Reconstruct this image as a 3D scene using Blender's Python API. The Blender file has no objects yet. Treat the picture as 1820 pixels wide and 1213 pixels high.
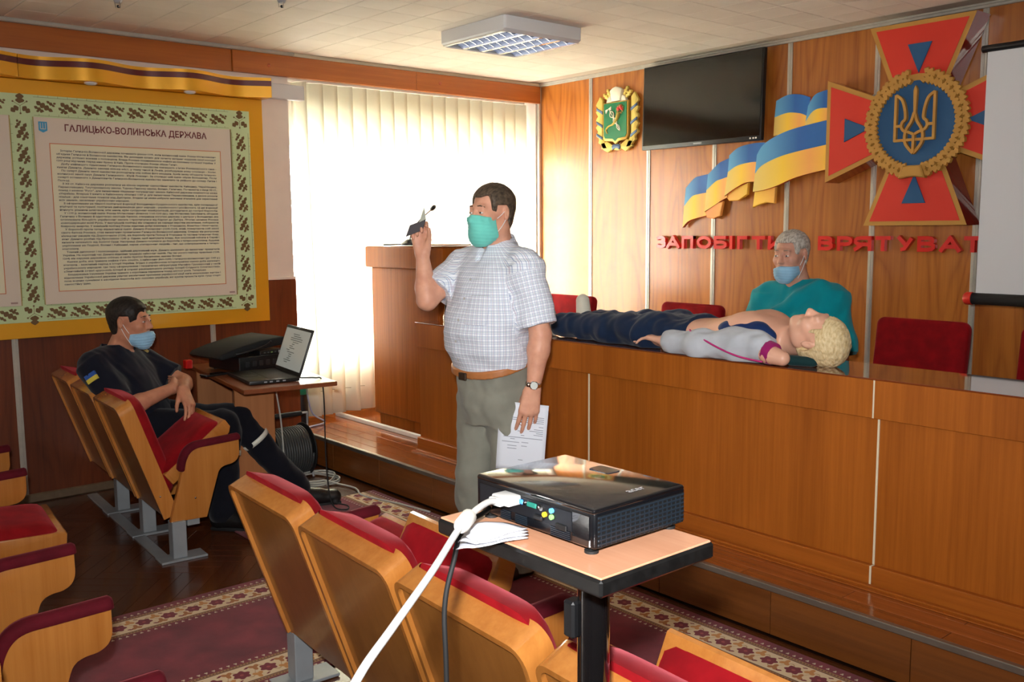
import bpy, bmesh, math, random
import numpy as np
from mathutils import Matrix, Vector

random.seed(7)
SC = bpy.context.scene
COL = SC.collection
PI = math.pi

# ---------------------------------------------------------------- camera
cam_data = bpy.data.cameras.new('camera')
cam_data.sensor_width = 36.0
cam_data.lens = 1669.0 / 1820.0 * 36.0
cam_data.clip_start = 0.02
cam = bpy.data.objects.new('camera', cam_data)
COL.objects.link(cam)
CAM_R = Matrix(((0.6475682, -0.0855176, 0.7571936),
                (0.7619668, 0.0829312, -0.6422842),
                (-0.0078684, 0.9928792, 0.1188652)))
cam.matrix_world = Matrix.Translation((0, 0, 1.55)) @ CAM_R.to_4x4()
SC.camera = cam

# ---------------------------------------------------------------- world / light / exposure
SC.view_settings.view_transform = 'Standard'
SC.view_settings.look = 'None'
SC.view_settings.gamma = 1.0
SC.view_settings.use_curve_mapping = False
SC.view_settings.exposure = 0.0
world = bpy.data.worlds.new('daylight')
SC.world = world
world.use_nodes = True
bg = world.node_tree.nodes['Background']
bg.inputs[0].default_value = (1.0, 0.98, 0.935, 1)
bg.inputs[1].default_value = 36.0


def light(name, kind, loc, target, power, color=(1, 1, 1), size=0.1, size_y=None, portal=False):
    d = bpy.data.lights.new(name, kind)
    o = bpy.data.objects.new(name, d)
    COL.objects.link(o)
    o.location = loc
    o.rotation_euler = (Vector(target) - Vector(loc)).to_track_quat('-Z', 'Y').to_euler()
    if kind == 'AREA':
        d.shape = 'RECTANGLE' if size_y else 'SQUARE'
        d.size = size
        if size_y:
            d.size_y = size_y
    d.energy = power
    d.color = color
    if portal:
        d.cycles.is_portal = True
    return o


# the photographer's flash on top of the camera
flash = light('camera_flash', 'AREA', (-0.03, -0.03, 1.69), (-3.1, 2.75, 1.45), 47.0, (1.0, 0.99, 0.98), 0.06)
flash.data.spread = math.radians(112)
# sky light enters by the stage window and by an unseen one added behind the camera for ambient light
light('stage_window_portal', 'AREA', (-6.16, 4.12, 1.38), (0, 4.12, 1.38), 1.0, size=2.3, size_y=1.9, portal=True)
light('fill_window_portal', 'AREA', (-6.0, -4.45, 1.6), (0, -4.45, 1.6), 1.0, size=1.1, size_y=1.5, portal=True)


# ---------------------------------------------------------------- helpers: objects
def tag(o, label=None, cat=None, group=None, kind=None):
    if label: o['label'] = label
    if cat: o['category'] = cat
    if group: o['group'] = group
    if kind: o['kind'] = kind
    return o


def empty(name, loc=(0, 0, 0), rz=0.0, parent=None):
    o = bpy.data.objects.new(name, None)
    o.empty_display_size = 0.05
    COL.objects.link(o)
    o.location = loc
    o.rotation_euler = (0, 0, rz)
    if parent: o.parent = parent
    return o


def link(name, me, parent=None, loc=(0, 0, 0), rot=(0, 0, 0)):
    o = bpy.data.objects.new(name, me)
    COL.objects.link(o)
    o.location = loc
    o.rotation_euler = rot
    if parent: o.parent = parent
    return o


def copy_tree(o, parent=None):
    c = o.copy()
    COL.objects.link(c)
    if parent is not None: c.parent = parent
    for ch in list(o.children):
        copy_tree(ch, c)
    return c


def finish(me, mat=None, smooth=None):
    if mat is not None:
        for m in (mat if isinstance(mat, (list, tuple)) else [mat]):
            me.materials.append(m)
    if smooth is not None:
        me.polygons.foreach_set('use_smooth', [True] * len(me.polygons))
        if smooth < 180:
            me.set_sharp_from_angle(angle=math.radians(smooth))
    me.update()
    return me


class MB:
    """collects shapes in a bmesh and makes ONE mesh object of them"""
    def __init__(s):
        s.bm = bmesh.new()

    def add(s, vs, fs, M=None):
        v = [s.bm.verts.new(M @ Vector(p) if M is not None else p) for p in vs]
        out = []
        for f in fs:
            try:
                out.append(s.bm.faces.new([v[i] for i in f]))
            except ValueError:
                pass
        return v, out

    def box(s, x0, x1, y0, y1, z0, z1, bev=0.0, seg=1, M=None):
        v, f = s.add([(x0, y0, z0), (x1, y0, z0), (x1, y1, z0), (x0, y1, z0),
                      (x0, y0, z1), (x1, y0, z1), (x1, y1, z1), (x0, y1, z1)],
                     [(0, 3, 2, 1), (4, 5, 6, 7), (0, 1, 5, 4), (1, 2, 6, 5), (2, 3, 7, 6), (3, 0, 4, 7)], M)
        if bev > 0:
            es = list({e for q in f for e in q.edges})
            bmesh.ops.bevel(s.bm, geom=es, offset=bev, segments=seg, profile=0.5, affect='EDGES')
        return s

    def prism(s, poly, a, b, axis='y', bev=0.0, M=None, seg=1):
        """poly: 2D outline. axis y: (x,z) extruded a..b in y; x: (y,z); z: (x,y)"""
        def P(p, t):
            if axis == 'y': return (p[0], t, p[1])
            if axis == 'x': return (t, p[0], p[1])
            return (p[0], p[1], t)
        n = len(poly)
        area = sum(poly[i][0] * poly[(i + 1) % n][1] - poly[(i + 1) % n][0] * poly[i][1] for i in range(n))
        vs = [P(p, a) for p in poly] + [P(p, b) for p in poly]
        fs = [tuple(range(n)), tuple(range(2 * n - 1, n - 1, -1))]
        for i in range(n):
            j = (i + 1) % n
            fs.append((i, i + n, j + n, j))
        v, f = s.add(vs, fs, M)
        bmesh.ops.recalc_face_normals(s.bm, faces=f)
        if bev > 0:
            es = list(f[0].edges) + list(f[1].edges)
            bmesh.ops.bevel(s.bm, geom=es, offset=bev, segments=seg, profile=0.5, affect='EDGES')
        return s

    def tube(s, path, r, n=8, caps=True, flat=None, M=None, closed=False):
        """sweep; r number or list; flat=(sx,sy) scales the section"""
        P = [Vector(p) for p in path]
        m = len(P)
        rs = r if isinstance(r, (list, tuple)) else [r] * m
        T = []
        for i in range(m):
            if closed:
                t = P[(i + 1) % m] - P[i - 1]
            else:
                t = P[min(i + 1, m - 1)] - P[max(i - 1, 0)]
            T.append(t.normalized())
        ref = Vector((0, 0, 1)) if abs(T[0].z) < 0.9 else Vector((1, 0, 0))
        u = (ref - T[0] * ref.dot(T[0])).normalized()
        vs, fs = [], []
        fx, fy = flat or (1, 1)
        for i in range(m):
            u = (u - T[i] * u.dot(T[i]))
            u.normalize()
            w = T[i].cross(u)
            for k in range(n):
                a = 2 * PI * k / n
                vs.append(P[i] + (w * math.cos(a) * fx + u * math.sin(a) * fy) * rs[i])
        for i in range(m if closed else m - 1):
            for k in range(n):
                k2 = (k + 1) % n
                j = (i + 1) % m
                fs.append((i * n + k, i * n + k2, j * n + k2, j * n + k))
        if caps and not closed:
            fs.append(tuple(range(n - 1, -1, -1)))
            fs.append(tuple((m - 1) * n + k for k in range(n)))
        s.add(vs, fs, M)
        return s

    def lathe(s, prof, n=16, M=None):
        """prof [(r,z)] about z"""
        vs, fs = [], []
        for r, z in prof:
            for k in range(n):
                a = 2 * PI * k / n
                vs.append((r * math.cos(a), r * math.sin(a), z))
        m = len(prof)
        for i in range(m - 1):
            for k in range(n):
                k2 = (k + 1) % n
                fs.append((i * n + k, i * n + k2, (i + 1) * n + k2, (i + 1) * n + k))
        fs.append(tuple(range(n - 1, -1, -1)))
        fs.append(tuple((m - 1) * n + k for k in range(n)))
        s.add(vs, fs, M)
        return s

    def ball(s, c, r, n=10, M=None):
        r = r if isinstance(r, (list, tuple)) else (r, r, r)
        vs, fs = [], []
        for i in range(n // 2 + 1):
            th = PI * i / (n // 2)
            for k in range(n):
                a = 2 * PI * k / n
                vs.append((c[0] + r[0] * math.sin(th) * math.cos(a), c[1] + r[1] * math.sin(th) * math.sin(a), c[2] + r[2] * math.cos(th)))
        for i in range(n // 2):
            for k in range(n):
                k2 = (k + 1) % n
                fs.append((i * n + k, (i + 1) * n + k, (i + 1) * n + k2, i * n + k2))
        v, f = s.add(vs, fs, M)
        bmesh.ops.remove_doubles(s.bm, verts=v, dist=1e-6)
        return s

    def mesh(s, name, mat=None, smooth=None):
        me = bpy.data.meshes.new(name)
        bmesh.ops.recalc_face_normals(s.bm, faces=s.bm.faces[:])
        s.bm.to_mesh(me)
        s.bm.free()
        return finish(me, mat, smooth)

    def build(s, name, mat, parent=None, smooth=None, loc=(0, 0, 0), rot=(0, 0, 0)):
        return link(name, s.mesh(name, mat, smooth), parent, loc, rot)


def box(name, x0, x1, y0, y1, z0, z1, mat, parent=None, bev=0.0, seg=1, smooth=None):
    return MB().box(x0, x1, y0, y1, z0, z1, bev, seg).build(name, mat, parent, smooth)


def rrect(x0, x1, z0, z1, r, n=5):
    pts = []
    for cx, cz, a0 in ((x1 - r, z1 - r, 0), (x0 + r, z1 - r, 90), (x0 + r, z0 + r, 180), (x1 - r, z0 + r, 270)):
        for i in range(n + 1):
            a = math.radians(a0 + 90 * i / n)
            pts.append((cx + r * math.cos(a), cz + r * math.sin(a)))
    return pts


def spline(pts, n=6, closed=False):
    """Catmull-Rom through 2D/3D points"""
    P = [np.array(p, float) for p in pts]
    m = len(P)
    out = []
    for i in range(m if closed else m - 1):
        p0 = P[(i - 1) % m] if closed or i > 0 else P[i]
        p1, p2 = P[i], P[(i + 1) % m]
        p3 = P[(i + 2) % m] if closed or i + 2 < m else p2
        for k in range(n):
            t = k / n
            out.append(tuple(0.5 * ((2 * p1) + (-p0 + p2) * t + (2 * p0 - 5 * p1 + 4 * p2 - p3) * t * t + (-p0 + 3 * p1 - 3 * p2 + p3) * t ** 3)))
    if not closed: out.append(tuple(P[-1]))
    return out


# ---------------------------------------------------------------- helpers: materials
def srgb(r, g, b):
    f = lambda c: c / 12.92 if c <= 0.04045 else ((c + 0.055) / 1.055) ** 2.4
    return (f(r / 255), f(g / 255), f(b / 255), 1)


class NT:
    def __init__(s, name):
        s.m = bpy.data.materials.new(name)
        s.m.use_nodes = True
        s.t = s.m.node_tree
        s.b = s.t.nodes['Principled BSDF']

    def n(s, kind, **kw):
        nd = s.t.nodes.new('ShaderNode' + kind)
        for k, v in kw.items():
            if k.startswith('i_'):
                key = k[2:]
                nd.inputs[int(key) if key.isdigit() else key].default_value = v
            else:
                setattr(nd, k, v)
        return nd

    def l(s, a, b):
        s.t.links.new(a, b)

    def set(s, **kw):
        for k, v in kw.items():
            s.b.inputs[k.replace('_', ' ')].default_value = v
        return s

    def math(s, op, a, b=None, c=None):
        nd = s.n('Math', operation=op)
        for i, x in enumerate((a, b, c)):
            if x is None: continue
            if isinstance(x, (int, float)): nd.inputs[i].default_value = x
            else: s.l(x, nd.inputs[i])
        return nd.outputs[0]

    def mix(s, fac, a, b, mode='MIX'):
        nd = s.n('Mix', data_type='RGBA', blend_type=mode)
        for i, x in ((0, fac), (6, a), (7, b)):
            if isinstance(x, (int, float, tuple)): nd.inputs[i].default_value = x
            else: s.l(x, nd.inputs[i])
        return nd.outputs[2]

    def ramp(s, fac, stops):
        nd = s.n('ValToRGB')
        e = nd.color_ramp.elements
        while len(e) > 1: e.remove(e[-1])
        e[0].position, e[0].color = stops[0]
        for p, c in stops[1:]:
            x = e.new(p)
            x.color = c
        s.l(fac, nd.inputs[0])
        return nd.outputs[0]

    def bump(s, h, strength=0.3, dist=0.002):
        nd = s.n('Bump', i_Strength=strength, i_Distance=dist)
        s.l(h, nd.inputs['Height'])
        s.l(nd.outputs[0], s.b.inputs['Normal'])

    def obj_coords(s, scale=(1, 1, 1), rnd=True):
        tc = s.n('TexCoord')
        mp = s.n('Mapping')
        mp.inputs['Scale'].default_value = scale
        src = tc.outputs['Object']
        if rnd:
            oi = s.n('ObjectInfo')
            k = s.math('MULTIPLY', oi.outputs['Random'], 23.0)
            va = s.n('VectorMath', operation='ADD')
            s.l(src, va.inputs[0])
            s.l(k, va.inputs[1])
            src = va.outputs[0]
        s.l(src, mp.inputs['Vector'])
        return mp.outputs[0]


def plain(name, col, rough=0.5, metal=0.0, coat=0.0, noise=0.0, nscale=30.0, spec=0.5, sheen=0.0, bump=0.0):
    m = NT(name)
    m.set(Base_Color=col, Roughness=rough, Metallic=metal, Coat_Weight=coat, Coat_Roughness=0.08, Specular_IOR_Level=spec, Sheen_Weight=sheen)
    if noise or bump:
        nz = m.n('TexNoise', i_Scale=nscale, i_Detail=4.0)
        m.l(m.obj_coords(), nz.inputs['Vector'])
        if noise:
            dark = tuple(c * (1 - noise) for c in col[:3]) + (1,)
            lite = tuple(min(1, c * (1 + noise)) for c in col[:3]) + (1,)
            m.l(m.ramp(nz.outputs[0], [(0.3, dark), (0.7, lite)]), m.b.inputs['Base Color'])
        if bump:
            m.bump(nz.outputs[0], bump, 0.003)
    return m.m


def wood(name, light_c, dark_c, axis='z', rough=0.3, coat=0.3, rings=0.0, grain=1.0, var=0.12, coat_rough=0.12):
    """veneer: fibres along axis, optional cathedral rings, random tint for each object"""
    m = NT(name)
    m.set(Roughness=rough, Coat_Weight=coat, Coat_Roughness=coat_rough)
    a = {'x': 0, 'y': 1, 'z': 2}[axis]
    sc = [55.0 * grain] * 3
    sc[a] = 1.6 * grain
    fib = m.n('TexNoise', i_Scale=1.0, i_Detail=5.0, i_Roughness=0.65)
    m.l(m.obj_coords(tuple(sc)), fib.inputs['Vector'])
    sc2 = [7.0] * 3
    sc2[a] = 0.35
    band = m.n('TexNoise', i_Scale=1.0, i_Detail=2.0)
    m.l(m.obj_coords(tuple(sc2)), band.inputs['Vector'])
    f = m.math('ADD', m.math('MULTIPLY', fib.outputs[0], 0.55), m.math('MULTIPLY', band.outputs[0], 0.45))
    if rings:
        sc3 = [3.6] * 3
        sc3[a] = 0.55
        rn = m.n('TexNoise', i_Scale=1.0, i_Detail=1.5, i_Roughness=0.4)
        m.l(m.obj_coords(tuple(sc3)), rn.inputs['Vector'])
        ring = m.math('PINGPONG', m.math('MULTIPLY', rn.outputs[0], 26.0), 1.0)
        ring = m.math('POWER', ring, 2.5)
        f = m.math('SUBTRACT', f, m.math('MULTIPLY', ring, rings))
    col = m.ramp(f, [(0.22, dark_c), (0.66, light_c)])
    oi = m.n('ObjectInfo')
    k = m.math('ADD', m.math('MULTIPLY', oi.outputs['Random'], 2 * var), 1 - var)
    hsv = m.n('HueSaturation')
    m.l(col, hsv.inputs['Color'])
    m.l(k, hsv.inputs['Value'])
    m.l(hsv.outputs[0], m.b.inputs['Base Color'])
    m.bump(fib.outputs[0], 0.06, 0.001)
    return m.m


def velvet(name, col):
    m = NT(name)
    m.set(Roughness=0.85, Sheen_Weight=0.22, Sheen_Roughness=0.35, Sheen_Tint=(0.9, 0.2, 0.24, 1), Specular_IOR_Level=0.15)
    nz = m.n('TexNoise', i_Scale=14.0, i_Detail=5.0)
    m.l(m.obj_coords(), nz.inputs['Vector'])
    d = tuple(c * 0.7 for c in col[:3]) + (1,)
    m.l(m.ramp(nz.outputs[0], [(0.35, d), (0.65, col)]), m.b.inputs['Base Color'])
    fz = m.n('TexNoise', i_Scale=500.0, i_Detail=2.0)
    m.l(m.obj_coords(), fz.inputs['Vector'])
    m.bump(fz.outputs[0], 0.25, 0.001)
    return m.m


W = {}
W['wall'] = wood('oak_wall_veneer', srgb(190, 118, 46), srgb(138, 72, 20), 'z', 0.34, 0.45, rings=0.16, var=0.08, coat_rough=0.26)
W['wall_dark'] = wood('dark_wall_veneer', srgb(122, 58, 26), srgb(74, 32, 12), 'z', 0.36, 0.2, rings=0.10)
W['desk'] = wood('desk_veneer', srgb(178, 100, 30), srgb(130, 66, 14), 'z', 0.46, 0.0, var=0.05)
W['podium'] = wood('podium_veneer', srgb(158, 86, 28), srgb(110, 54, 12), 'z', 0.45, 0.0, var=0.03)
W['desk_x'] = wood('desk_plinth_veneer', srgb(174, 96, 30), srgb(130, 64, 14), 'x', 0.42, 0.05, var=0.05)
W['desk_top'] = wood('desk_top_lacquer', srgb(130, 62, 28), srgb(90, 38, 16), 'x', 0.06, 1.0, var=0.02, coat_rough=0.03)
W['fascia'] = wood('fascia_board', srgb(184, 104, 38), srgb(146, 74, 20), 'y', 0.4, 0.15, var=0.03)
W['seat'] = wood('seat_plywood', srgb(194, 128, 60), srgb(160, 94, 36), 'z', 0.22, 0.5, grain=0.8, var=0.05)
W['seat_rear'] = wood('seat_back_plywood', srgb(152, 100, 46), srgb(122, 74, 28), 'z', 0.3, 0.35, grain=0.8, var=0.05)
W['parquet'] = wood('dark_parquet', srgb(88, 46, 22), srgb(48, 22, 10), 'x', 0.26, 0.35, grain=0.7, var=0.28)
W['stage'] = wood('stage_boards', srgb(158, 88, 42), srgb(112, 56, 22), 'x', 0.16, 0.6, grain=0.7, var=0.15)
W['riser'] = wood('riser_veneer', srgb(126, 72, 28), srgb(84, 44, 14), 'x', 0.35, 0.2, var=0.08)
W['lap_table'] = wood('laminate_brown', srgb(134, 74, 42), srgb(104, 54, 28), 'x', 0.35, 0.15, grain=0.8, var=0.02)
W['lap_panel'] = wood('laminate_beech', srgb(176, 116, 70), srgb(146, 90, 50), 'z', 0.4, 0.1, grain=0.8, var=0.02)
W['stand_top'] = wood('stand_beech', srgb(208, 154, 122), srgb(188, 130, 96), 'x', 0.35, 0.2, grain=1.5, var=0.02)
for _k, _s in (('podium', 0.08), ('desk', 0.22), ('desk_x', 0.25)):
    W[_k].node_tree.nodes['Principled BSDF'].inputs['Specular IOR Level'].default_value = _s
V_RED = velvet('red_velvet', srgb(150, 14, 24))
V_BUR = velvet('burgundy_armpad', srgb(92, 18, 30))
V_CHAIR = velvet('dark_red_upholstery', srgb(140, 10, 18))

STEEL = plain('grey_painted_steel', srgb(150, 156, 160), 0.45, 0.3, noise=0.08, nscale=12)
ALU = plain('aluminium_strip', srgb(196, 192, 180), 0.38, 0.6, noise=0.06, nscale=20)
CORNICE = plain('painted_cornice', srgb(178, 172, 158), 0.6, 0.0, noise=0.06)
CREAM = plain('cream_trim', srgb(228, 216, 186), 0.55)
WHITE = plain('white_paint', srgb(232, 228, 220), 0.5)
PIER = plain('pinkish_plaster', srgb(226, 212, 200), 0.8, noise=0.03, nscale=8)
BLACK = plain('black_plastic', srgb(18, 18, 20), 0.4)
GLOSSBLACK = plain('gloss_black', srgb(12, 12, 14), 0.08, 0.0, 0.6)
RUBBER = plain('black_rubber', srgb(16, 16, 17), 0.7)
CHROME = plain('chrome', srgb(210, 210, 210), 0.12, 1.0)
BRASS = plain('copper_screw', srgb(190, 110, 80), 0.3, 0.9)
GREYPL = plain('grey_plastic', srgb(150, 152, 156), 0.4)
WHITEPL = plain('white_plastic', srgb(190, 190, 188), 0.45)

# ================================================================ THE SETTING
LX, BY, HC = -5.83, 5.256, 2.717      # left wall plane, back wall plane, ceiling height
RX, FY = 3.6, -5.2                    # far side of the hall, rear of the hall
ST, SY = 0.2, 2.95                    # stage height, stage front edge


def ceiling_mat():
    m = NT('ceiling_tile_board')
    m.set(Roughness=0.85)
    nz = m.n('TexNoise', i_Scale=3.0, i_Detail=4.0)
    m.l(m.obj_coords(rnd=True), nz.inputs['Vector'])
    c = m.ramp(nz.outputs[0], [(0.3, srgb(228, 221, 208)), (0.7, srgb(238, 232, 220))])
    oi = m.n('ObjectInfo')
    hsv = m.n('HueSaturation')
    m.l(c, hsv.inputs['Color'])
    m.l(m.math('ADD', m.math('MULTIPLY', oi.outputs['Random'], 0.06), 0.96), hsv.inputs['Value'])
    m.l(hsv.outputs[0], m.b.inputs['Base Color'])
    fz = m.n('TexNoise', i_Scale=160.0, i_Detail=2.0)
    m.l(m.obj_coords(), fz.inputs['Vector'])
    m.bump(fz.outputs[0], 0.25, 0.002)
    return m.m


M_CEIL = ceiling_mat()
M_GAP = plain('tile_gap_shadow_line', srgb(150, 128, 104), 0.9)

ceiling = tag(box('ceiling', LX - 0.3, RX, FY, BY + 0.1, HC, HC + 0.12, plain('ceiling_slab', srgb(196, 184, 166), 0.9)), kind='structure')
tile_me = MB().box(-0.1140, 0.1140, -0.1098, 0.1098, -0.006, 0.0015, 0.0015).mesh('ceiling_tile', M_CEIL)
field = MB()
for i in range(-28, 16):
    x = -2.77 - 0.2310 * (i + 0.5)
    for j in range(-31, 18):
        y = 1.755 + 0.2225 * (j + 0.5)
        if x < LX + 0.10 or y > BY - 0.10 or x > RX - 0.12 or y < FY + 0.12: continue
        if i >= -1 and y > 0.55 + (x + 5.0) * 1.41:
            link('ceiling_tile', tile_me, ceiling, (x, y, HC))
        else:
            field.box(x - 0.114, x + 0.114, y - 0.1098, y + 0.1098, HC - 0.006, HC + 0.0015)
tag(field.build('ceiling_tile_field', M_CEIL, ceiling), kind='stuff')

# floor slab and herringbone parquet
floor = tag(box('floor', LX - 0.3, RX, FY, BY + 0.1, -0.12, -0.003, plain('floor_joint', srgb(34, 17, 8), 0.4)), kind='structure')
PW, PL = 0.075, 0.375
plank_h = MB().box(0.0006, PL - 0.0006, 0.0006, PW - 0.0006, -0.008, 0.0, 0.0007).mesh('parquet_block', W['parquet'])
c45, s45 = math.cos(PI / 4 + 0.06), math.sin(PI / 4 + 0.06)
for m_ in range(-9, 10):
    for k_ in range(-40, 60):
        for vert in (0, 1):
            u, v = k_ * PW + m_ * PL, k_ * PW - m_ * PL
            if vert: v += PW
            cu, cv = (u + PW / 2, v + PL / 2) if vert else (u + PL / 2, v + PW / 2)
            wx, wy = -4.9 + cu * c45 - cv * s45, 1.9 + cu * s45 + cv * c45
            if not (LX + 0.14 < wx < -3.62 and 0.75 < wy < SY - 0.14): continue
            if wx > -3.95 and wy < 1.9 and wy > 0: pass
            ox, oy = (u + PW, v) if vert else (u, v)
            px, py = -4.9 + ox * c45 - oy * s45, 1.9 + ox * s45 + oy * c45
            link('parquet_block', plank_h, floor, (px, py, 0), (0, 0, PI / 4 + 0.06 + (PI / 2 if vert else 0)))
box('parquet_field', LX, RX, FY, SY, -0.02, -0.0025, W['parquet'], floor)


def carpet_mat():
    m = NT('woven_runner')
    m.set(Roughness=0.95, Specular_IOR_Level=0.1, Sheen_Weight=0.15)
    tc = m.n('TexCoord')
    sx = m.n('SeparateXYZ')
    m.l(tc.outputs['Object'], sx.inputs[0])
    u, w = sx.outputs[0], sx.outputs[1]
    Wd = 0.95
    e = m.math('MINIMUM', u, m.math('SUBTRACT', Wd, u))

    def band(a, b):
        return m.math('MULTIPLY', m.math('GREATER_THAN', e, a), m.math('LESS_THAN', e, b))

    def spots(ec, pitch, off, r, lobes=0, amp=0.0, sy=1.0):
        ww = m.math('SUBTRACT', m.math('MULTIPLY', m.math('FRACT', m.math('DIVIDE', m.math('ADD', w, 50 + off), pitch)), pitch), pitch / 2)
        ee = m.math('MULTIPLY', m.math('SUBTRACT', e, ec), sy)
        rad = m.math('SQRT', m.math('ADD', m.math('MULTIPLY', ww, ww), m.math('MULTIPLY', ee, ee)))
        if lobes:
            ang = m.math('ARCTAN2', ee, ww)
            rad = m.math('SUBTRACT', rad, m.math('MULTIPLY', m.math('SINE', m.math('MULTIPLY', ang, float(lobes))), amp))
        return m.math('LESS_THAN', rad, r)

    red = m.n('TexNoise', i_Scale=7.0, i_Detail=4.0)
    m.l(tc.outputs['Object'], red.inputs['Vector'])
    c = m.ramp(red.outputs[0], [(0.3, srgb(92, 24, 36)), (0.7, srgb(126, 38, 50))])
    cream, tan, brown, wine = srgb(208, 186, 150), srgb(150, 108, 66), srgb(84, 44, 26), srgb(112, 22, 36)
    c = m.mix(band(0.052, 0.213), c, tan)
    c = m.mix(m.math('MULTIPLY', band(0.052, 0.213), spots(0.060, 0.012, 0, 0.0035)), c, brown)
    c = m.mix(m.math('MULTIPLY', band(0.052, 0.213), spots(0.206, 0.012, 0, 0.0035)), c, brown)
    c = m.mix(band(0.069, 0.074), c, brown)
    c = m.mix(band(0.193, 0.198), c, brown)
    c = m.mix(band(0.074, 0.193), c, cream)
    # thin vine, leaves and roses
    vine = m.math('ABSOLUTE', m.math('SUBTRACT', m.math('SUBTRACT', e, 0.133), m.math('MULTIPLY', m.math('SINE', m.math('MULTIPLY', w, 2 * PI / 0.1)), 0.036)))
    c = m.mix(m.math('MULTIPLY', m.math('LESS_THAN', vine, 0.003), band(0.078, 0.19)), c, srgb(172, 140, 100))
    c = m.mix(spots(0.104, 0.1, 0.050, 0.015, 3, 0.006, 0.8), c, srgb(186, 126, 62))
    c = m.mix(spots(0.163, 0.1, 0.040, 0.015, 3, 0.006, 0.8), c, srgb(160, 100, 48))
    c = m.mix(spots(0.172, 0.1, 0.066, 0.009, 2, 0.003, 1.5), c, wine)
    c = m.mix(spots(0.090, 0.1, 0.020, 0.007, 2, 0.003, 1.5), c, wine)
    c = m.mix(spots(0.133, 0.1, 0.0, 0.029, 6, 0.004), c, wine)
    c = m.mix(spots(0.133, 0.1, 0.0, 0.007), c, srgb(150, 60, 60))
    c = m.mix(spots(0.036, 0.027, 0.0, 0.0052, 3, 0.0016, 0.8), c, srgb(190, 172, 146))
    c = m.mix(spots(0.229, 0.027, 0.0, 0.0052, 3, 0.0016, 0.8), c, srgb(190, 172, 146))
    m.l(c, m.b.inputs['Base Color'])
    pile = m.n('TexNoise', i_Scale=420.0, i_Detail=2.0)
    m.l(tc.outputs['Object'], pile.inputs['Vector'])
    m.bump(pile.outputs[0], 0.5, 0.002)
    return m.m


M_CARPET = carpet_mat()
cr = MB().box(0, 0.95, -3.4, 0, 0.0, 0.008, 0.003).build('runner_carpet', M_CARPET, loc=(-3.81, 1.94, 0.0005))
tag(cr, 'burgundy aisle runner with floral cream borders between the seat blocks', 'carpet', 'burgundy runners')
cr = MB().box(0, 0.95, 0, 8.2, 0.0, 0.009, 0.003).build('runner_carpet', M_CARPET, loc=(3.5, 1.945, 0.0005), rot=(0, 0, PI / 2))
tag(cr, 'burgundy runner with floral borders laid along the foot of the stage', 'carpet', 'burgundy runners')

# stage: body, floor boards, riser panels, metal nosing
stage = tag(box('stage', LX - 0.32, RX, SY + 0.03, BY + 0.05, -0.01, ST - 0.012, plain('stage_core', srgb(70, 40, 20), 0.6)), 'raised wooden platform under the long desk', kind='structure')
nb = 7
yb = [SY + 0.012 + i * 0.092 for i in range(nb + 1)]
for i in range(nb):
    x = LX - 0.31 + (0.4 if i % 2 else 0)
    if i % 2: box('floor_board', LX - 0.31, x - 0.0015, yb[i] + 0.001, yb[i + 1] - 0.001, ST - 0.02, ST, W['stage'], stage, 0.001)
    while x < RX - 0.1:
        x2 = min(x + 0.80, RX)
        box('floor_board', x + 0.0015, x2 - 0.0015, yb[i] + 0.001, yb[i + 1] - 0.001, ST - 0.02, ST, W['stage'], stage, 0.001)
        x = x2
box('stage_floor_sheet', LX - 0.31, RX, yb[-1], BY, ST - 0.02, ST - 0.0005, W['stage'], stage)
x = -5.83
while x < RX - 0.1:
    x2 = min(x + 0.55, RX)
    box('riser_panel', x + 0.0015, x2 - 0.0015, SY + 0.006, SY + 0.03, 0.006, ST - 0.026, W['riser'], stage, 0.001)
    x = x2
MB().box(LX, RX, SY - 0.004, SY + 0.022, ST - 0.022, ST + 0.003, 0.003).build('nosing', plain('worn_metal_nosing', srgb(140, 132, 120), 0.4, 0.7, noise=0.15, nscale=6), stage)

# ---- back wall: slab, veneer panels, aluminium cover strips
wall_back = tag(box('wall_back', LX - 0.3, RX, BY + 0.012, BY + 0.2, 0, HC, plain('panel_backing', srgb(60, 32, 14), 0.8)), kind='structure')
strips = [-5.81, -5.235, -4.642, -4.050, -3.476, -2.890, -2.287, -1.69, -1.10, -0.51, 0.08]
for a, b in zip(strips[:-1], strips[1:]):
    box('veneer_panel', a + 0.003, b - 0.003, BY, BY + 0.014, ST, 2.692, W['wall'], wall_back, 0.001)
for x in strips[1:-1]:
    mb = MB().box(x - 0.0165, x + 0.0165, BY - 0.007, BY + 0.002, ST, 2.69, 0.0015)
    mb.box(x - 0.0045, x + 0.0045, BY - 0.011, BY - 0.006, ST, 2.69, 0.0015)
    mb.build('cover_strip', ALU, wall_back)
MB().box(LX, LX + 0.028, BY - 0.028, BY, ST, 2.69, 0.003).build('cover_strip', ALU, wall_back)
mb = MB().box(LX, 0.2, BY - 0.020, BY + 0.002, 2.690, HC, 0.003)
mb.box(LX, 0.2, BY - 0.030, BY - 0.010, 2.704, HC, 0.003)
tag(mb.build('trim_1', CORNICE), kind='structure')
box('side_veneer', 0.08, RX, BY, BY + 0.014, ST, HC, W['wall'], wall_back)

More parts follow.
